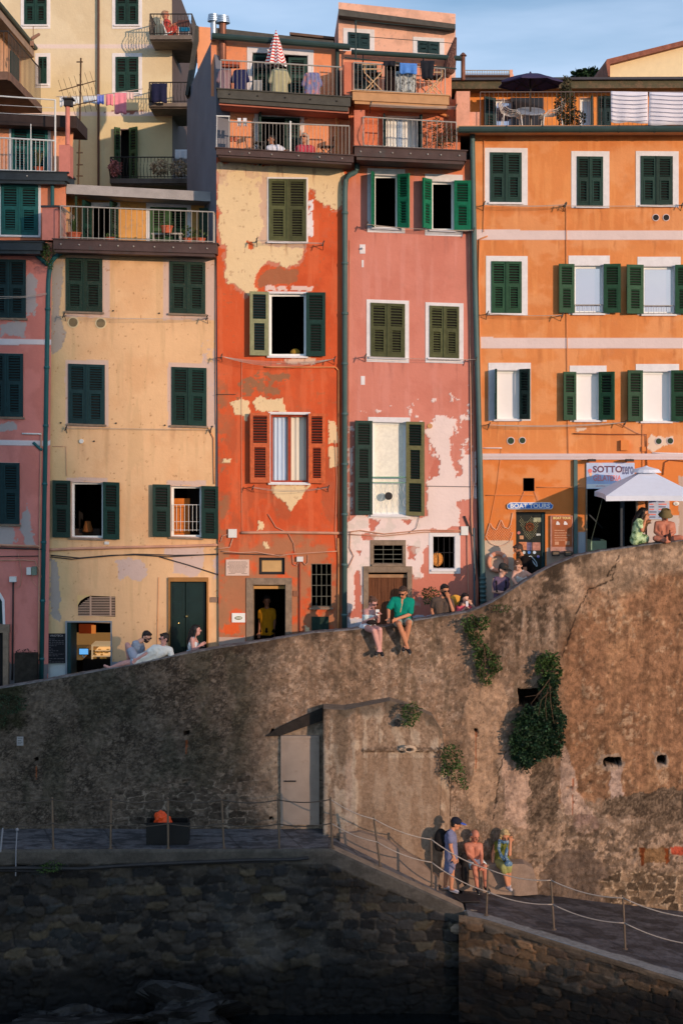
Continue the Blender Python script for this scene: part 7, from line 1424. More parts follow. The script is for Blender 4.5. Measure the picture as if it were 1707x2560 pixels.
# ------------------------------------------------------------------ plants
def shrub(name, blobs, lab, cat, m=None, stem=None, size=.06, dens=1.0, seed=1, group=None):
    rnd = random.Random(seed); c0 = blobs[0]; t = thing(name, P(c0[0], c0[1] + c0[3], c0[2]), lab, cat, group); mb = MB()
    for (x, y, D, ry, rx, n) in [(b[0], b[1], b[2], b[3], b[4], b[5]) for b in blobs]:
        leaves(mb, P(x, y, D), (rx * k(D), .16 + min(.16, rx * k(D) * .3), ry * k(D)), int(n * dens), size, rnd=rnd, shell_=.5)
    mb.build('foliage', m or M_leaf, t)
    if stem:
        mb = MB()
        for pts in stem: mb.tube([P(*q) for q in pts], .012, 5, r2=.005)
        mb.build('stem', M_stem, t)
    return t
def poly_plant(name, poly, lab, cat, m, n, size, depth, seed, thin=0, stems=None, D=31.52, tails=()):
    t = thing(name, P(sum(p[0] for p in poly) / len(poly), max(p[1] for p in poly), D), lab, cat); mb = MB(); leaf_poly(mb, poly, D, depth, n, size, seed, thin=thin); rnd = random.Random(seed)
    for (x, y, L_) in tails:
        for i in range(int(L_ * 1.2)): u = i / (L_ * 1.2); leaves(mb, P(x + 4 * math.sin(u * 5 + x), y + u * L_, D - .06), (.05, .05, .04), 3, size * .7, rnd=rnd)
    mb.build('foliage', m, t)
    if stems:
        mb = MB()
        for pts in stems: mb.tube([P(*q) for q in pts], .011, 5, r2=.004)
        mb.build('stem', M_stem, t)
poly_plant('ivy', [(1345, 1690), (1360, 1680), (1392, 1690), (1390, 1740), (1402, 1775), (1410, 1805), (1400, 1830), (1406, 1850), (1398, 1882), (1380, 1880), (1358, 1888), (1340, 1902), (1318, 1914), (1298, 1912), (1282, 1890), (1270, 1868), (1276, 1840), (1280, 1810), (1292, 1782), (1302, 1766), (1338, 1764), (1348, 1740)], 'large dark ivy mass hanging below a square hole in the retaining wall', 'ivy', M_leafd, 11000, .06, .34, 3, stems=[[(1378, 1690, 31.3), (1350, 1730, 31.2), (1326, 1760, 31.2)], [(1372, 1700, 31.3), (1376, 1760, 31.2), (1384, 1810, 31.2)], [(1362, 1715, 31.3), (1340, 1738, 31.25), (1312, 1742, 31.3)], [(1368, 1720, 31.3), (1362, 1760, 31.2), (1366, 1800, 31.15)], [(1380, 1720, 31.3), (1352, 1750, 31.2), (1345, 1790, 31.15)]], tails=((1296, 1905, 22), (1316, 1908, 26), (1398, 1878, 16), (1410, 1800, 10), (1282, 1880, 14)))
poly_plant('wall_shrub', [(1338, 1668), (1345, 1640), (1365, 1626), (1388, 1640), (1402, 1668), (1396, 1700), (1380, 1715), (1360, 1705), (1345, 1695)], 'yellow green shoots crowning the top of the dark ivy mass', 'shrub', M_leaf, 1500, .058, .32, 13, thin=.38)
poly_plant('wall_shrub', [(1152, 1548), (1185, 1534), (1216, 1542), (1222, 1560), (1200, 1578), (1206, 1602), (1190, 1612), (1174, 1596), (1158, 1574)], 'yellowish green shrub just under the parapet, the upper of two hanging plants', 'shrub', M_leaf, 1000, .055, .3, 4, thin=.40, tails=((1178, 1596, 16), (1196, 1606, 14)))
poly_plant('wall_shrub', [(1186, 1616), (1212, 1606), (1236, 1630), (1254, 1660), (1244, 1678), (1228, 1680), (1222, 1712), (1206, 1702), (1192, 1672), (1182, 1640)], 'green shrub with dry stems on the wall, the lower of two hanging plants', 'shrub', M_leaf, 1300, .055, .32, 5, thin=.36, tails=((1218, 1690, 24), (1206, 1680, 16)), stems=[[(1210, 1620, 31.3), (1212, 1660, 31.2), (1206, 1705, 31.25)], [(1215, 1640, 31.3), (1200, 1670, 31.2), (1198, 1690, 31.25)]])
shrub('wall_shrub', [(1255, 1520, 31.45, 10, 24, 120)], 'sparse low weeds clinging to the parapet edge below the capped man', 'weeds', M_leaf, size=.045, seed=6)
shrub('wall_shrub', [(1028, 1780, 31.0, 24, 26, 380), (1020, 1805, 31.0, 14, 16, 120)], 'small bright green shrub growing beside the pipe in the buttress', 'shrub', M_leaf, size=.055, seed=7)
shrub('young_tree', [(1128, 1890, 31.2, 34, 26, 420), (1140, 1930, 31.2, 26, 24, 230), (1112, 1925, 31.2, 14, 12, 90), (1160, 1960, 31.2, 14, 10, 50)], 'small thin-stemmed tree rooted at the right edge of the buttress', 'tree', M_leaf, stem=[[(1125, 2040, 31.1), (1126, 1980, 31.1), (1130, 1900, 31.1)]], size=.06, seed=8)
shrub('weed_clump', [(133, 2165, 29.95, 12, 26, 260), (110, 2172, 29.95, 8, 14, 80)], 'low green weeds with white flowers on the edge of the dark quay', 'weeds', M_leaf, size=.05, seed=9)
shrub('gutter_plant', [(118, 630, 33.1, 20, 12, 260), (125, 660, 33.1, 14, 8, 90)], 'leafy plant sprouting where two teal drainpipes meet', 'plant', M_leaf, size=.05, seed=10)
shrub('potted_plant', [(1075, 1482, 32.9, 14, 24, 300), (1068, 1500, 32.9, 12, 14, 100)], 'dark leafy plant standing behind the man in the brown tee', 'plant', M_leaf, size=.05, seed=12)
shrub('moss_growth', [(20, 1760, 31.5, 26, 50, 500), (-20, 1790, 31.5, 40, 40, 400)], 'dark creeping greenery hanging over the parapet at the left edge', 'creeper', M_leafd, size=.05, seed=14)
shrub('flowering_plant', [(288, 420, 40.75, 20, 16, 300)], 'pink flowering plant on the lowest balcony of the cream tower', 'plant', mat('pink_and_brown_flowers', A(190, 110, 100), var=.4, isl=.6, bump=0), size=.08, seed=15)
shrub('flowering_plant', [(400, 418, 40.75, 20, 24, 420)], 'pale dried hydrangea hedge, left half of the planter on the lowest tower balcony', 'plant', M_leaff, size=.08, seed=16)
shrub('flowering_plant', [(448, 420, 40.75, 20, 24, 420)], 'pale dried hydrangea hedge, right half of the planter on the lowest tower balcony', 'plant', M_leaff, size=.08, seed=17)
shrub('rooftop_pine', [(1446, 186, 90, 9, 14, 160)], 'small tree on the skyline, left of the two dark crowns', 'tree', M_leafd, size=.35, seed=18, group='trees on the skyline'); shrub('rooftop_pine', [(1474, 182, 90, 11, 17, 240), (1492, 190, 90, 6, 10, 70)], 'small tree on the skyline, right and larger of the two dark crowns', 'tree', M_leafd, size=.35, seed=19, group='trees on the skyline')
shrub('potted_conifer', [(1412, 265, 34.0, 50, 26, 1500), (1416, 222, 34.0, 36, 12, 420), (1440, 296, 34.0, 22, 24, 500)], 'tall narrow dark shrub on the orange house terrace beside the navy parasol', 'shrub', mat('olive_brown_leaves', (.06, .06, .03), var=.3, isl=.5, bump=0), stem=[[(1416, 316, 34), (1416, 250, 34), (1417, 188, 34)]], size=.06, seed=20)
shrub('balcony_creeper', [(1110, 340, 33.2, 30, 32, 420), (1090, 310, 33.2, 16, 16, 140)], 'scrawny climbing plant in the right corner of the rose house balcony', 'plant', mat('olive_brown_leaves'), stem=[[(1100, 366, 33.2), (1095, 320, 33.2), (1110, 300, 33.2)], [(1125, 366, 33.2), (1128, 330, 33.2), (1118, 305, 33.2)]], size=.05, seed=21)
def pot_plant(x, yb, D, w_, h_, lab, n=120, hh=26, m=None, grass=False, seed=0):
    rnd = random.Random(seed); t = thing('potted_plant', P(x, yb, D), lab, 'potted plant', 'potted plants on the yellow house terrace'); kk = k(D); mb = MB()
    mb.lathe(P(x, yb, D), [(w_ * .36 * kk, 0), (w_ * .47 * kk, h_ * .8 * kk), (w_ * .52 * kk, h_ * .82 * kk), (w_ * .52 * kk, h_ * kk), (w_ * .44 * kk, h_ * kk)], 18); mb.build('pot', M_terra, t)
    mb = MB(); c = P(x, yb - h_, D)
    if grass:
        for i in range(n):
            a = rnd.uniform(0, 6.28); L_ = hh * kk * rnd.uniform(.7, 1.3); rr = L_ * rnd.uniform(.25, .7); d = Vector((math.cos(a), math.sin(a), 0)); s_ = d.cross(Vector((0, 0, 1))) * .012; p1 = c + d * rr * .5 + Vector((0, 0, L_ * .8)); p2 = c + d * rr + Vector((0, 0, L_ * .75)); mb.add([c - s_, c + s_, p1 + s_, p1 - s_, p2], [(0, 1, 2, 3), (3, 2, 4)])
    else: leaves(mb, c + Vector((0, 0, hh * kk * .5)), (w_ * .7 * kk, .15, hh * .55 * kk), n, .07, rnd=rnd)
    mb.build('foliage', m or M_leaf, t)
pot_plant(185, 598, 33.3, 40, 16, 'spiky plant in a wide terracotta bowl at the left end of the yellow house terrace', 60, 34, grass=True, seed=1)
pot_plant(417, 583, 33.7, 32, 18, 'terracotta pot with short shoots raised on a small table on the terrace', 30, 16, seed=2)
pot_plant(470, 606, 33.3, 26, 10, 'broad-leaved yellow green plant near the right end of the terrace', 110, 30, seed=3)
pot_plant(500, 606, 33.3, 30, 10, 'low terracotta pot with thin stems at the right corner of the terrace', 50, 22, seed=4)
pot_plant(275, 600, 33.3, 26, 6, 'shallow terracotta pot with a few sprigs behind the terrace railing', 20, 14, seed=5)
t = pot_plant(98, 428, 34.2, 26, 10, 'agave with pointed striped leaves behind the white rail of the pink house', 36, 46, m=mat('striped_agave', (.12, .13, .06), isl=.5, bump=0), grass=True, seed=6)
# ------------------------------------------------------------------ parasols
def parasol(lab, px, py, D, Rm, drop, z_floor_px, m, polem, n=8, flat=.0, ribs=True, square=False, tilt=0, yaw=0):
    top_ = P(px, py, D); t = thing('parasol', P(px, z_floor_px, D), lab, 'parasol'); mb = MB(); vs = [top_]; K = n
    rot = Matrix.Rotation(R(tilt), 3, 'Y') if tilt else Matrix.Identity(3)
    ring = []; seg = 6
    for i in range(K):
        a = 2 * math.pi * (i + .5) / K + R(yaw); ring.append(rot @ Vector((math.cos(a) * Rm, math.sin(a) * Rm, -drop)))
    grid = []
    for i in range(K):
        a, c = ring[i], ring[(i + 1) % K]; q = len(mb.v); sub = 7; pts = []
        for u in range(sub + 1):
            for v in range(sub + 1):
                tt = u / sub; e = a * (1 - v / sub) + c * (v / sub); pnt = e * tt; sag = .10 * Rm * math.sin(math.pi * v / sub) * tt * tt * .6; bulge = (0 if square else .05) * Rm * math.sin(math.pi * tt)
                pnt = pnt * (1 - sag / Rm * .9) + Vector((0, 0, bulge - sag * .25)); pts.append(top_ + pnt)
        s1 = sub + 1; mb.add(pts, [(u * s1 + v, (u + 1) * s1 + v, (u + 1) * s1 + v + 1, u * s1 + v + 1) for u in range(sub) for v in range(sub)])
        # valance
        edge = [pts[sub * s1 + v] for v in range(s1)]; mb.add(edge + [e + Vector((0, 0, -.11 if square else -.03)) for e in edge], [(v, v + s1, v + 1 + s1, v + 1) for v in range(sub)])
    mb.build('canopy', m, t, smooth=False)
    mb = MB(); mb.tube([top_ + Vector((0, 0, -.03)), P(px, z_floor_px, D)], .022, 10); mb.build('pole', polem, t)
    if ribs:
        mb = MB(); hub = top_ + rot @ Vector((0, 0, -.25 - drop * .5))
        for e in ring: mb.tube([top_ + Vector((0, 0, -.03)), top_ + e * .97 + Vector((0, 0, -.02))], .008, 5); mb.tube([hub, top_ + e * .55 + Vector((0, 0, -.01))], .007, 5)
        mb.build('ribs', M_iron, t)
    mb = MB()
    if square: mb.lathe(top_ + Vector((0, 0, -.06)), [(.34, -.02), (.28, .05), (.05, .11), (.02, .13)], 16)
    else: mb.lathe(top_ + Vector((0, 0, -.02)), [(.05, 0), (.03, .03), (.012, .07)], 10)
    mb.build('crown_vent', m, t)
    return t
parasol('white market parasol shading the wall at the right by the ice cream shop', 1614, 1172, 32.3, 1.45, .56, 1400, cloth('off_white_canvas', A(222, 205, 205), .04), mat('brown_metal_pole', A(110, 60, 45)), n=4, square=True, yaw=-3)
parasol('navy blue parasol over the round table on the orange house terrace', 1325, 184, 34.0, .78, .24, 335, cloth('navy_canvas', S(66, 62, 92)), M_iron, n=8)
# striped closed parasol
t = thing('parasol', P(690, 236, 33.3), 'folded red and white striped parasol standing on the top terrace of the red house', 'parasol'); n = 24
prof = [(75, .5), (82, 2), (90, 5), (98, 7), (106, 9.5), (114, 12), (122, 14), (130, 16), (138, 18), (146, 20), (154, 22), (162, 24)]
mb = MB(); rings = []
for i, (y, rr) in enumerate(prof):
    c = P(690, y, 33.3); rings.append([c + Vector((math.cos(2 * math.pi * j / n) * rr * k(33.3) * (1 + .22 * math.sin(j * math.pi * 2 / 3)), math.sin(2 * math.pi * j / n) * rr * k(33.3) * (1 + .22 * math.sin(j * math.pi * 2 / 3)), (-.05 if j % 3 == 0 else 0) * (i / 11))) for j in range(n)])
for i in range(len(rings) - 1):
    for sub in range(2):
        a = [p.lerp(q_, sub / 2) for p, q_ in zip(rings[i], rings[i + 1])]; c_ = [p.lerp(q_, (sub + 1) / 2) for p, q_ in zip(rings[i], rings[i + 1])]
        mb.add(a + c_, [(j, (j + 1) % n, n + (j + 1) % n, n + j) for j in range(n)], sub)
mb.build('canopy', [cloth('red_stripe_cloth', A(200, 60, 52)), cloth('white_stripe_cloth', A(235, 215, 215))], t)
mb = MB(); mb.tube([P(693, 160, 33.3), P(703, 236, 33.3)], .018, 8); mb.build('pole', M_railw, t)
# ------------------------------------------------------------------ laundry
def hang(lab, x0, y0, w_, h_, D, m, cat='laundry', name='hanging_cloth', sl=0, group=None, wav=.02, tail=0):
    mb = MB(); nx, ny = 14, 8; vs = []
    for j in range(ny + 1):
        for i in range(nx + 1):
            u, v = i / nx, j / ny; p = P(x0 + w_ * u + tail * v * (1 if u > .5 else -1) * .5, y0 + h_ * v + sl * u + 1.5 * math.sin(u * 9) * v, D); p.y += wav * math.sin(u * 13 + x0) * (.2 + v); vs.append(p)
    s1 = nx + 1; mb.add(vs, [(j * s1 + i, (j + 1) * s1 + i, (j + 1) * s1 + i + 1, j * s1 + i + 1) for j in range(ny) for i in range(nx)]); N0 = len(mb.v)
    mb.add([v + Vector((0, .008, 0)) for v in vs], [(j * s1 + i, j * s1 + i + 1, (j + 1) * s1 + i + 1, (j + 1) * s1 + i) for j in range(ny) for i in range(nx)])
    ed = [i for i in range(s1)] + [j * s1 + nx for j in range(1, ny + 1)] + [ny * s1 + i for i in range(nx - 1, -1, -1)] + [j * s1 for j in range(ny - 1, 0, -1)]
    L0 = len(vs); mb.f += [(ed[i], ed[(i + 1) % len(ed)], ed[(i + 1) % len(ed)] + L0, ed[i] + L0) for i in range(len(ed))]; mb.m += [0] * len(ed)
    return tag(mb.build(name, m, smooth=True), lab, cat, group)
GL = 'washing on the line across the cream tower'
for i, (x, y, w_, h_, c, lab) in enumerate([(150, 240, 18, 26, (225, 210, 215), 'small white cloth at the left end of the washing line'), (180, 240, 24, 20, (225, 212, 215), 'white cloth on the washing line right of the chimney pipe'), (208, 240, 34, 18, (215, 205, 215), 'wide white cloth in the middle of the washing line'), (244, 236, 17, 24, (120, 125, 190), 'lavender blue cloth on the washing line'), (265, 235, 19, 28, (235, 130, 135), 'small pink cloth on the washing line'), (287, 232, 30, 52, (240, 135, 140), 'long pink towel, the biggest piece on the washing line'), (318, 230, 17, 18, (225, 180, 165), 'small peach cloth at the right end of the washing line')]): hang(lab, x, y, w_, h_, 38.5, cloth('washing_%d' % i, A(*c)), group=GL)
small('washing_line', 'thin line carrying white, blue and pink washing before the tower', 'line', lambda m: m.tube([P(140, 242, 38.5), P(240, 239, 38.5), P(358, 222, 38.5)], .01, 4), M_string)
hang('navy blue towel over the middle curved balcony of the tower', 379, 208, 39, 48, 40.7, cloth('navy_towel', S(38, 42, 70)), wav=.03); hang('small white towel drying at the right of the lowest tower balcony', 438, 374, 30, 22, 40.6, cloth('white_towel', A(230, 210, 210)))
striped = mat('striped_sheet', A(226, 204, 208), var=.04, vs=2, bump=.15)
hang('white thinly striped sheet, left of the pair hung over the orange terrace rail', 1526, 228, 92, 78, 33.0, striped, name='hanging_sheet', sl=2, group='striped sheets'); hang('white thinly striped sheet, right of the pair hung over the orange terrace rail', 1622, 230, 130, 82, 32.98, striped, name='hanging_sheet', sl=2, group='striped sheets', tail=6)
for x0_, x1_, nm in ((1527, 1617, 'left'), (1624, 1750, 'right')):
    o = [q for q in sc.objects if q.name.startswith('hanging_sheet')][0 if nm == 'left' else 1]; mb = MB()
    for i in range(7): y = 236 + i * 10.5; mb.tube([P(x0_ + (x1_ - x0_) * u / 8, y + 2 * u / 8 + 3 * math.sin(u / 8 * 3.1), (33.0 if nm == 'left' else 32.98) - .028) for u in range(9)], .0055, 4)
    mb.build('woven_stripes', mat('grey_stripe', A(120, 105, 115), bump=0), o)
hang('bright blue towel over the upper railing of the rose house', 999, 157, 43, 26, 32.9, cloth('blue_towel', A(90, 130, 190)), sl=2); hang('dark t-shirt over the railing left of the blue towel', 958, 152, 30, 12, 32.9, cloth('charcoal', S(40, 44, 52))); hang('black cloth hanging over the railing right of the blue towel', 1050, 152, 36, 44, 32.9, cloth('charcoal'), tail=-8)
hang('woven black and white blanket hanging below the blue towel', 987, 178, 52, 52, 33.05, mat('black_white_weave', A(190, 180, 170), var=.1, tint=((.012, .012, .012), 26, .48, 1.0), stretch=(1, 1, .45)), tail=-6)
hang('long dark curtain-like cloth on the rail between the two director chairs', 968, 176, 20, 56, 33.1, cloth('brown_black_cloth', S(44, 34, 34)))
def shirt(lab, x, y, w_, h_, D, m, sleeves=True):
    mb = MB(); X = lambda a: x + a * w_; Yv = lambda b: y + b * h_
    out = [(-.12, 0), (.12, 0), (.42, .12), (.55, .45), (.40, .50), (.34, .34), (.36, 1), (-.36, 1), (-.34, .34), (-.40, .50), (-.55, .45), (-.42, .12)]
    mb.cone(P(X(-.2), Yv(.14), D), .06, P(X(.2), Yv(.14), D), .06); mb.cone(P(X(-.16), Yv(.2), D), .09 * w_ / 50, P(X(-.18), Yv(.9), D), .11 * w_ / 50); mb.cone(P(X(.16), Yv(.2), D), .09 * w_ / 50, P(X(.18), Yv(.9), D), .11 * w_ / 50); mb.cone(P(X(0), Yv(.2), D), .09, P(X(0), Yv(.93), D), .1)
    for q in (-1, 1): mb.cone(P(X(q * .28), Yv(.14), D), .055, P(X(q * .46), Yv(.5), D), .05)
    o = tag(mb.build('hanging_shirt', m, smooth=True), lab, 'shirt', 'shirts hung to dry on the top terrace'); remesh(o, .018); return o
shirt('mauve grey shirt at the left end of the top terrace of the red house', 562, 172, 36, 62, 33.2, cloth('mauve_shirt', A(150, 112, 112)))
shirt('navy blue shirt hung on the top terrace of the red house', 601, 172, 40, 58, 33.15, mat('navy_print', S(30, 38, 84), tint=(S(70, 90, 150), 24, .58, .7)))
shirt('large beige short-sleeved shirt hung beneath the striped parasol', 699, 168, 52, 72, 33.15, cloth('beige_shirt', A(176, 156, 118)))
shirt('blue and orange checked shirt hung on the top terrace of the red house', 780, 178, 48, 68, 33.15, mat('checked_cloth', A(120, 115, 150), var=.3, vs=30, tint=(A(210, 120, 85), 12, .50, .9), stretch=(1, 1, .4)))
hang('crumpled grey cloth drying low behind the top terrace rail', 634, 200, 22, 30, 33.1, cloth('grey_rag', A(160, 145, 135))); hang('dark awning cloth pinned under the striped parasol', 634, 152, 40, 18, 33.3, cloth('charcoal'))
for x in (594, 608): hang('tiny white sock pair, %s piece, on the lower balcony of the red house' % ('left' if x < 600 else 'right'), x, 295, 9, 20, 32.8, cloth('white_towel'), name='hanging_sock', group='socks on the balcony')
def rolled(m):
    m.cone(P(1138, 96, 33.5), .03, P(1128, 140, 33.5), .12); m.cone(P(1128, 140, 33.5), .12, P(1122, 172, 33.5), .15); m.cone(P(1122, 172, 33.5), .10, P(1118, 190, 33.5), .05)
small('folded_parasol', 'brown striped folded parasol at the right end of the rose house terrace', 'parasol', rolled, mat('brown_striped_cloth', S(84, 56, 50), tint=(S(200, 160, 140), 14, .52, .7), stretch=(8, 8, .6)))
# ------------------------------------------------------------------ furniture on terraces
def wire_chair(x, yb, D, face, lab):
    t = thing('wire_chair', P(x, yb, D), lab, 'chair', 'white wire chairs on the orange terrace'); c = P(x, yb, D); mb = MB(); f = face
    def L(a, b, c_): return c + Vector((a * f, b, c_))
    rows = []
    for i in range(9):
        v = i / 8; row = []
        for j in range(9):
            u = (j / 8 - .5); a = .28 - .52 * min(1, v * 1.6) - max(0, v - .6) * .18; z = .42 + max(0, v - .45) * .50 + .10 * abs(u) * 2 * (v > .2); row.append(L(a + .10 * (abs(u) * 2) ** 2 * v, u * .52, z))
        rows.append(row)
    for r_ in rows: mb.tube(r_, .008, 4)
    for j in range(9): mb.tube([rows[i][j] for i in range(9)], .008, 4)
    mb.build('wire_shell', M_railw, t)
    for dx in (-.2, .2):
        for dy in (-.2, .2): mb = MB(); mb.tube([L(dx, dy, .44), L(dx * 1.2, dy * 1.2, 0)], .013, 5); mb.build('leg', M_railw, t)
wire_chair(1278, 336, 34.1, 1, 'white wire chair facing right, left of the round table on the orange terrace'); wire_chair(1378, 336, 34.1, -1, 'white wire chair facing left, right of the round table on the orange terrace')
t = thing('round_table', P(1325, 336, 34.1), 'round grey table under the navy parasol on the orange terrace', 'table'); mb = MB(); mb.lathe((0, 0, 0), [(.34, 0), (.35, .012), (.35, .028), (.34, .035)], 28); mb.v = [Matrix.Rotation(R(26), 3, 'X') @ v + P(1325, 280, 34.1) for v in mb.v]; mb.build('tabletop', mat('grey_table_top', A(150, 145, 150)), t); mb = MB(); mb.tube([P(1325, 281, 34.12), P(1325, 336, 34.1)], .03, 10); mb.build('pedestal', M_railw, t)
def director(x, yb, D, lab):
    t = thing('folding_chair', P(x, yb, D), lab, 'chair', 'pale wooden director chairs'); kk = k(D); c = P(x, yb, D)
    L = lambda a, b, z: c + Vector((a, b, z)); mb = MB()
    for b in (-.22, .22): mb = MB(); mb.tube([L(-.2, b, 0), L(.2, b, .42)], .014, 5); mb.tube([L(.2, b, 0), L(-.2, b, .42)], .014, 5); mb.build('cross_legs', mat('pale_wood', A(215, 165, 120)), t)
    mb = MB(); mb.tube([L(-.24, -.22, .60), L(.22, -.22, .60)], .016, 5); mb.tube([L(-.24, .22, .60), L(.22, .22, .60)], .016, 5)
    for a in (-.2, .2): mb.tube([L(a, -.22, .42), L(a, -.22, .60)], .012, 5)
    mb.build('arms', MATS['pale_wood'], t); mb = MB(); mb.box(L(-.2, -.21, .41), L(.2, .21, .43)); mb.build('seat', cloth('charcoal'), t); mb = MB(); mb.box(L(-.24, -.2, .68), L(-.22, .2, .85)); mb.build('backrest', cloth('charcoal'), t)
director(932, 232, 33.3, 'pale wooden folding director chair at the left on the upper rose terrace'); director(1082, 240, 33.3, 'pale wooden folding director chair at the right on the upper rose terrace')
def fold_chair(x, yb, D, lab, yaw=20):
    t = thing('folding_chair', P(x, yb, D), lab, 'chair', 'black folding chairs on the red balcony'); c = P(x, yb, D); M = Matrix.Rotation(R(yaw), 3, 'Z'); L = lambda a, b, z: c + M @ Vector((a * .8, b * .8, z * .62))
    mb = MB()
    for b in (-.19, .19): mb.tube([L(-.18, b, 0), L(.16, b, .45), L(.2, b, .85)], .012, 5); mb.tube([L(.2, b, 0), L(-.16, b, .45)], .012, 5)
    mb.tube([L(.2, -.19, .85), L(.2, .19, .85)], .012, 5); mb.build('frame', M_iron, t)
    mb = MB(); mb.hexa([L(-.18, -.19, .44), L(-.18, .19, .44), L(-.18, .19, .465), L(-.18, -.19, .465), L(.18, -.19, .44), L(.18, .19, .44), L(.18, .19, .465), L(.18, -.19, .465)]); mb.build('seat', M_iron, t)
    mb = MB(); mb.hexa([L(.185, -.19, .70), L(.185, .19, .70), L(.2, .19, .84), L(.2, -.19, .84), L(.2, -.19, .70), L(.2, .19, .70), L(.215, .19, .84), L(.215, -.19, .84)]); mb.build('backrest', M_iron, t)
fold_chair(818, 398, 33.15, 'black folding chair at the right of the lower red balcony', 10); fold_chair(650, 388, 33.2, 'black folding chair at the left of the lower red balcony', 190)
small('window_box', 'terracotta planter box hung inside the top terrace railing of the red house', 'planter', lambda m: m.pbox(555, 151, 598, 166, 33.0, 33.2), M_terra)
for x, w_, nm in ((578, 10, 'left'), (589, 12, 'right')): small('hanging_pot', 'small orange hanging pot, %s one, on the left wall of the red balcony' % nm, 'pot', lambda m: m.lathe(P(x, 354, 33.1), [(w_ * .35 * k(33.1), 0), (w_ * .5 * k(33.1), .1)], 12), M_terra, 'hanging pots')
t = thing('deck_chair', P(418, 88, 41.6), 'white framed reclining chair under the person in red on the tower balcony', 'chair'); mb = MB(); mb.tube([P(405, 52, 41.3), P(418, 88, 41.3)], .02, 5); mb.tube([P(405, 52, 41.9), P(418, 88, 41.9)], .02, 5); mb.tube([P(432, 78, 41.3), P(410, 88, 41.3)], .02, 5); mb.tube([P(418, 88, 41.3), P(418, 88, 41.9)], .02, 5); mb.build('frame', M_railw, t); mb = MB(); mb.hexa([P(405, 54, 41.3), P(416, 82, 41.3), P(418, 82, 41.3), P(407, 54, 41.3), P(405, 54, 41.9), P(416, 82, 41.9), P(418, 82, 41.9), P(407, 54, 41.9)]); mb.build('seat_cloth', cloth('white_towel'), t)
t = thing('folding_table', P(456, 88, 41.6), 'small brown folding table with a blue cloth on the tower balcony', 'table'); mb = MB(); mb.pbox(444, 50, 474, 66, 41.5, 41.55); mb.build('tabletop', mat('brown_board', S(96, 66, 62)), t); mb = MB(); mb.pbox(448, 68, 474, 78, 41.5, 41.56); mb.build('cloth', cloth('teal_blue_cloth', S(30, 120, 160)), t)
for x in (447, 472): mb = MB(); mb.tube([P(x, 66, 41.52), P(x, 88, 41.52)], .012, 5); mb.build('leg', M_railw, t)
small('bench', 'low grey bench under the raised flowerpot on the yellow house terrace', 'bench', lambda m: (m.pbox(378, 582, 456, 586, 33.9, 34.2), m.pbox(382, 586, 386, 606, 33.9, 34.2), m.pbox(448, 586, 452, 606, 33.9, 34.2)), M_railg)
# ------------------------------------------------------------------ life buoy, antenna, crates, notices
t = thing('lifebuoy', P(1243, 1438, 33.4), 'faded orange lifebuoy hanging on the grey dado left of the black shop door', 'lifebuoy'); mb = MB(); c = P(1243, 1405, 33.40); n, m_ = 36, 12; vs = []
for i in range(n):
    a = 2 * math.pi * i / n; d = Vector((math.cos(a), 0, math.sin(a)))
    for j in range(m_): b_ = 2 * math.pi * j / m_; vs.append(c + d * (.20 + .052 * math.cos(b_)) + Vector((0, .052 * math.sin(b_), 0)))
mb.add(vs, [(i * m_ + j, i * m_ + (j + 1) % m_, ((i + 1) % n) * m_ + (j + 1) % m_, ((i + 1) % n) * m_ + j) for i in range(n) for j in range(m_)]); mb.build('ring', mat('faded_orange_ring', A(226, 140, 105), var=.15), t, smooth=True)
for q in range(4):
    mb = MB(); a0 = R(45 + q * 90); vs = []
    for da in (-.13, .13):
        d = Vector((math.cos(a0 + da), 0, math.sin(a0 + da)))
        for j in range(12): b_ = 2 * math.pi * j / 12; vs.append(c + d * (.20 + .058 * math.cos(b_)) + Vector((0, .058 * math.sin(b_), 0)))
    mb.add(vs, [(j, (j + 1) % 12, 12 + (j + 1) % 12, 12 + j) for j in range(12)]); mb.build('strap', mat('pale_strap', A(215, 170, 150)), t, smooth=True)
t = thing('tv_antenna', P(198, 500, 37.5), 'tall rooftop television antenna mast with two combs in front of the cream tower', 'antenna'); mb = MB(); mb.tube([P(203, 145, 37.5), P(200, 330, 37.5), P(196, 470, 37.5)], .022, 6); mb.build('mast', M_stem, t)
for (xa, ya, xb, yb_, nn, L_) in ((148, 228, 240, 202, 7, 26), (176, 266, 244, 250, 5, 34)):
    mb = MB(); mb.tube([P(xa, ya, 37.4), P(xb, yb_, 37.4)], .014, 5)
    for i in range(nn): u = (i + .5) / nn; x, y = xa + (xb - xa) * u, ya + (yb_ - ya) * u; mb.tube([P(x - 8, y - L_, 37.3), P(x + 6, y + L_ * .7, 37.5)], .006, 4)
    mb.build('antenna_comb', M_stem, t)
for y in (155, 212, 346, 382, 412, 440): mb = MB(); p = P(200, y, 37.5); mb.tube([p - Vector((.08, 0, 0)), p + Vector((.08, 0, 0))], .018, 5); mb.build('clamp', M_stem, t)
small('security_camera', 'small camera on a thin pole before the cream tower, top left', 'camera', lambda m: (m.cone(P(82, 96, 39), .05, P(98, 86, 39), .04), m.tube([P(84, 66, 39), P(84, 120, 39)], .012, 5), m.pbox(76, 102, 84, 114, 38.9, 39)), mat('rusty_camera', A(150, 105, 85)))
t = thing('crate', P(687, 2120, 30.6), 'open black plastic crate standing on the dark quay', 'crate'); mb = MB(); x0_, x1_ = 364, 474
a = P(368, 2120, 30.4); 
def bxp(x0, y0, x1, y1, D0, D1): mb.pbox(x0, y0, x1, y1, D0, D1)
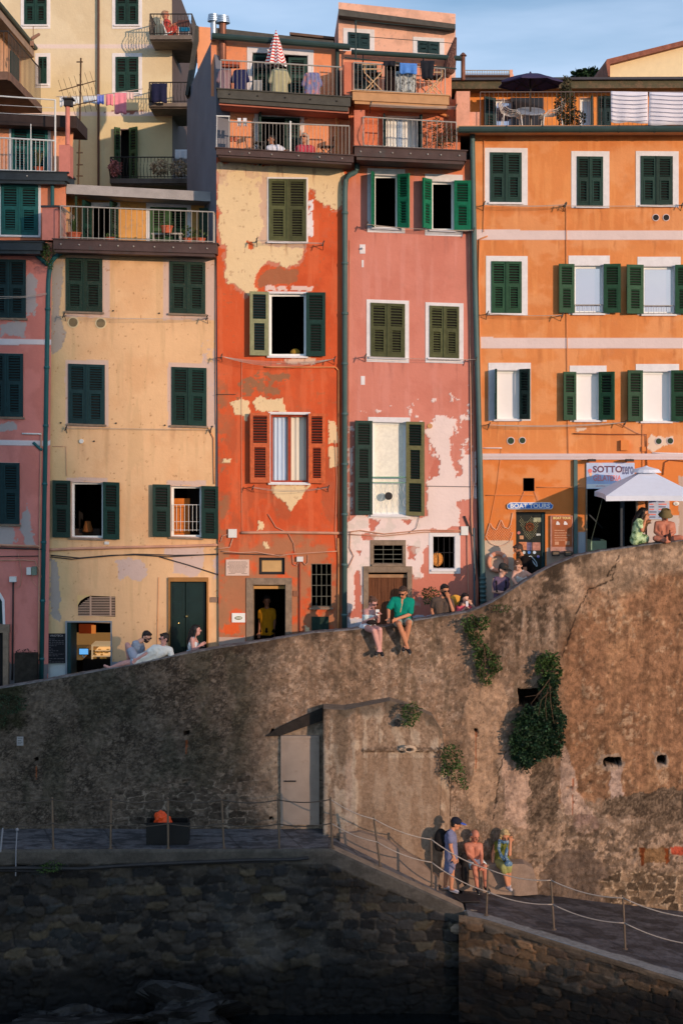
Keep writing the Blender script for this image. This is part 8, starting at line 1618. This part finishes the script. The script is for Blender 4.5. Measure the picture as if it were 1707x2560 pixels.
bxp(366, 2060, 472, 2119, 30.40, 30.43); bxp(368, 2060, 371, 2116, 30.43, 30.85); bxp(467, 2060, 470, 2116, 30.43, 30.85); mb.pbox(368, 2045, 470, 2104, 30.85, 30.88); mb.pbox(366, 2114, 472, 2119, 30.43, 30.85); mb.pbox(362, 2057, 476, 2062, 30.38, 30.40)
t.location = P(419, 2119, 30.6); ORG[t.name] = P(419, 2119, 30.6); mb.build('box', mat('black_plastic', (.012, .012, .012), rough=.4), t)
rock('orange_bag', P(405, 2060, 30.6), (.19, .14, .25), mat('orange_plastic_bag', (.92, .10, .02), rough=.35, var=.1), 'crumpled bright orange bag in the black crate', 'bag', seed=21, amp=.7, n=24)
rock('orange_bag', P(434, 2066, 30.6), (.12, .1, .05), MATS['orange_plastic_bag'], 'small flat piece of orange plastic beside the orange bag in the crate', 'bag', seed=25, amp=.7)
small('lid', 'pale green lid lying in the right side of the black crate', 'lid', lambda m: m.ball(P(453, 2064, 30.6), (.12, .1, .04), n=14), mat('pale_green_plastic', S(150, 175, 150)))
s_ = small('paper_notice', 'white paper notice fixed on the dark left part of the retaining wall', 'notice', lambda m: m.pbox(43, 1842, 59, 1864, 31.5, 31.52), mat('white_paper', S(165, 165, 165), var=.05, bump=0))
mb = MB()
for i, y in enumerate((1845, 1851, 1855, 1859)): mb.pbox(45, y, 57 - (i % 2) * 3, y + 1, 31.495, 31.5)
mb.build('printed_lines', M_cabled, s_)
small('coiled_rope', 'pale coiled rope resting on the ledge of the buttress', 'rope', lambda m: [m.tube([P(1023, 1873, 31.08) + Vector((math.cos(a_ / 8 * 6.28) * (.15 - q * .02), -.02 * q, math.sin(a_ / 8 * 6.28) * (.075 - q * .01))) for a_ in range(9)], .016, 6) for q in range(3)], mat('pale_rope', A(190, 150, 120)))
small('tied_cord', 'white cord tied to the rope fence and hanging over the quay edge at the left', 'cord', lambda m: (m.tube([P(44, 2072, 30.0), P(41, 2120, 29.96), P(40, 2190, 29.95)], .012, 5), m.tube([P(8, 2070, 30.0), P(2, 2130, 29.96)], .018, 5), m.ball(P(44, 2074, 30.0), .035, n=8)), mat('grey_white_cord', S(150, 150, 155)))
small('hose', 'thick black hose clipped along the quay wall just below the edge', 'hose', lambda m: (m.tube([P(x, y, 29.93) for x, y in ((-100, 2172), (60, 2170), (200, 2172), (330, 2163), (480, 2156), (640, 2150), (740, 2149), (772, 2145))], .035, 8), m.tube([P(x, y, 29.95) for x, y in ((-100, 2176), (100, 2178), (300, 2168), (500, 2158), (700, 2155))], .02, 6)), M_iron)
# ------------------------------------------------------------------ rope fences
M_post = mat('bronze_post', A(130, 100, 80), rough=.4, metal=.6, var=.2); M_rope = mat('pale_fence_rope', A(178, 146, 126), var=.15, bump=.4, bs=60); M_ropeg = mat('grey_fence_rope', S(84, 76, 68), var=.2, bump=.4, bs=60)
def fence(lab, posts, rm, top=.97, mid=.5, sag=.055, ends=True):
    t = thing('rope_fence', P(posts[0][0], posts[0][2], posts[0][3]), lab, 'fence', 'rope fences on the quay')
    tops = []
    for (x, yt, yb, D, xt) in posts:
        mb = MB(); a, b = P(x, yb, D), P(xt, yt, D); mb.tube([a, b], .022, 10); mb.ball(b, (.024, .024, .012), n=10, h=5); mb.lathe(a, [(.05, 0), (.05, .01), (.03, .02)], 10); mb.build('post', M_post, t); tops.append((a, b))
    for i in range(len(tops) - 1):
        for fr_ in (top, mid):
            a = tops[i][0].lerp(tops[i][1], fr_); b = tops[i + 1][0].lerp(tops[i + 1][1], fr_); mb = MB(); L_ = (b - a).length
            mb.tube([a.lerp(b, j / 12) + Vector((0, -.02, -sag * L_ * 4 * (j / 12) * (1 - j / 12))) for j in range(13)], .012, 6); mb.build('rope', rm, t, smooth=True)
    return t
fence('rope fence of bronze posts along the edge of the dark quay at left', [(-10, 1994, 2122, 30.1, -12), (134, 1994, 2122, 30.1, 131), (277, 1994, 2121, 30.1, 278), (421, 1995, 2121, 30.1, 420), (560, 1995, 2122, 30.1, 554), (698, 1995, 2123, 30.1, 696), (830, 1994, 2121, 30.1, 826)], M_ropeg)
fence('rope fence of slanting posts with pale rope running down the ramp to the lower quay', [(830.5, 1994.5, 2121, 30.12, 826.5), (950, 2043, 2165, 30.15, 934), (1079, 2094, 2216, 30.15, 1077), (1215, 2168, 2288, 29.75, 1219), (1384, 2196, 2324, 29.05, 1376), (1562, 2240, 2373, 28.1, 1556), (1760, 2290, 2435, 27.3, 1750)], M_rope)
# ------------------------------------------------------------------ clotheslines and overhead wires
clothesline(166, 520, 790, 796, 33.5, 'clothesline under the top windows of the yellow house', 4, 3); clothesline(168, 528, 1070, 1074, 33.5, 'clothesline under the middle windows of the yellow house', 0, 2, .15)
clothesline(643, 808, 604, 612, 33.4, 'short clothesline under the top olive shutters of the red house', 0, 3); clothesline(556, 836, 892, 898, 33.4, 'sagging clothesline under the open window of the red house', 10, 5); clothesline(634, 820, 1217, 1217, 33.4, 'slack clothesline below the wooden window of the red house', 8, 2)
clothesline(916, 1180, 565, 580, 33.5, 'clothesline under the bright green shutters of the rose house', 2, 5); clothesline(912, 1185, 892, 900, 33.5, 'clothesline under the olive shutters of the rose house', 2, 2)
clothesline(1206, 1406, 514, 516, 33.5, 'clothesline under the top left window of the orange house', 3, 3); clothesline(1410, 1700, 516, 514, 33.5, 'clothesline under the top right windows of the orange house', 2, 2, .2); clothesline(1214, 1400, 786, 790, 33.5, 'clothesline under the middle left window of the orange house', 2, 3); clothesline(1218, 1555, 1062, 1056, 33.5, 'long clothesline below the pale windows of the orange house', 4, 4)
clothesline(925, 1135, 225 + 45, 232 + 45, 33.0, 'drying rack lines fixed above the lower balcony of the rose house', 1, 5, .5)
for y0, y1, lab in ((742, 738, 'upper'), (748, 741, 'lower')): small('wire', lab + ' of two thin wires crossing the pink house', 'wire', lambda m: m.tube([P(-80, y0, 33.1), P(60, y1 + 3, 33.1), P(118, y1 - 5, 33.3)], .006, 4), M_string, 'wires on the pink house')
# awning posts etc. under the white parasol
small('guy_rope', 'thin cord running down from the left corner of the white parasol', 'cord', lambda m: m.tube([P(1505, 1246, 31.9), P(1472, 1370, 32.1)], .008, 5), mat('dark_green_cord', S(70, 80, 70)))
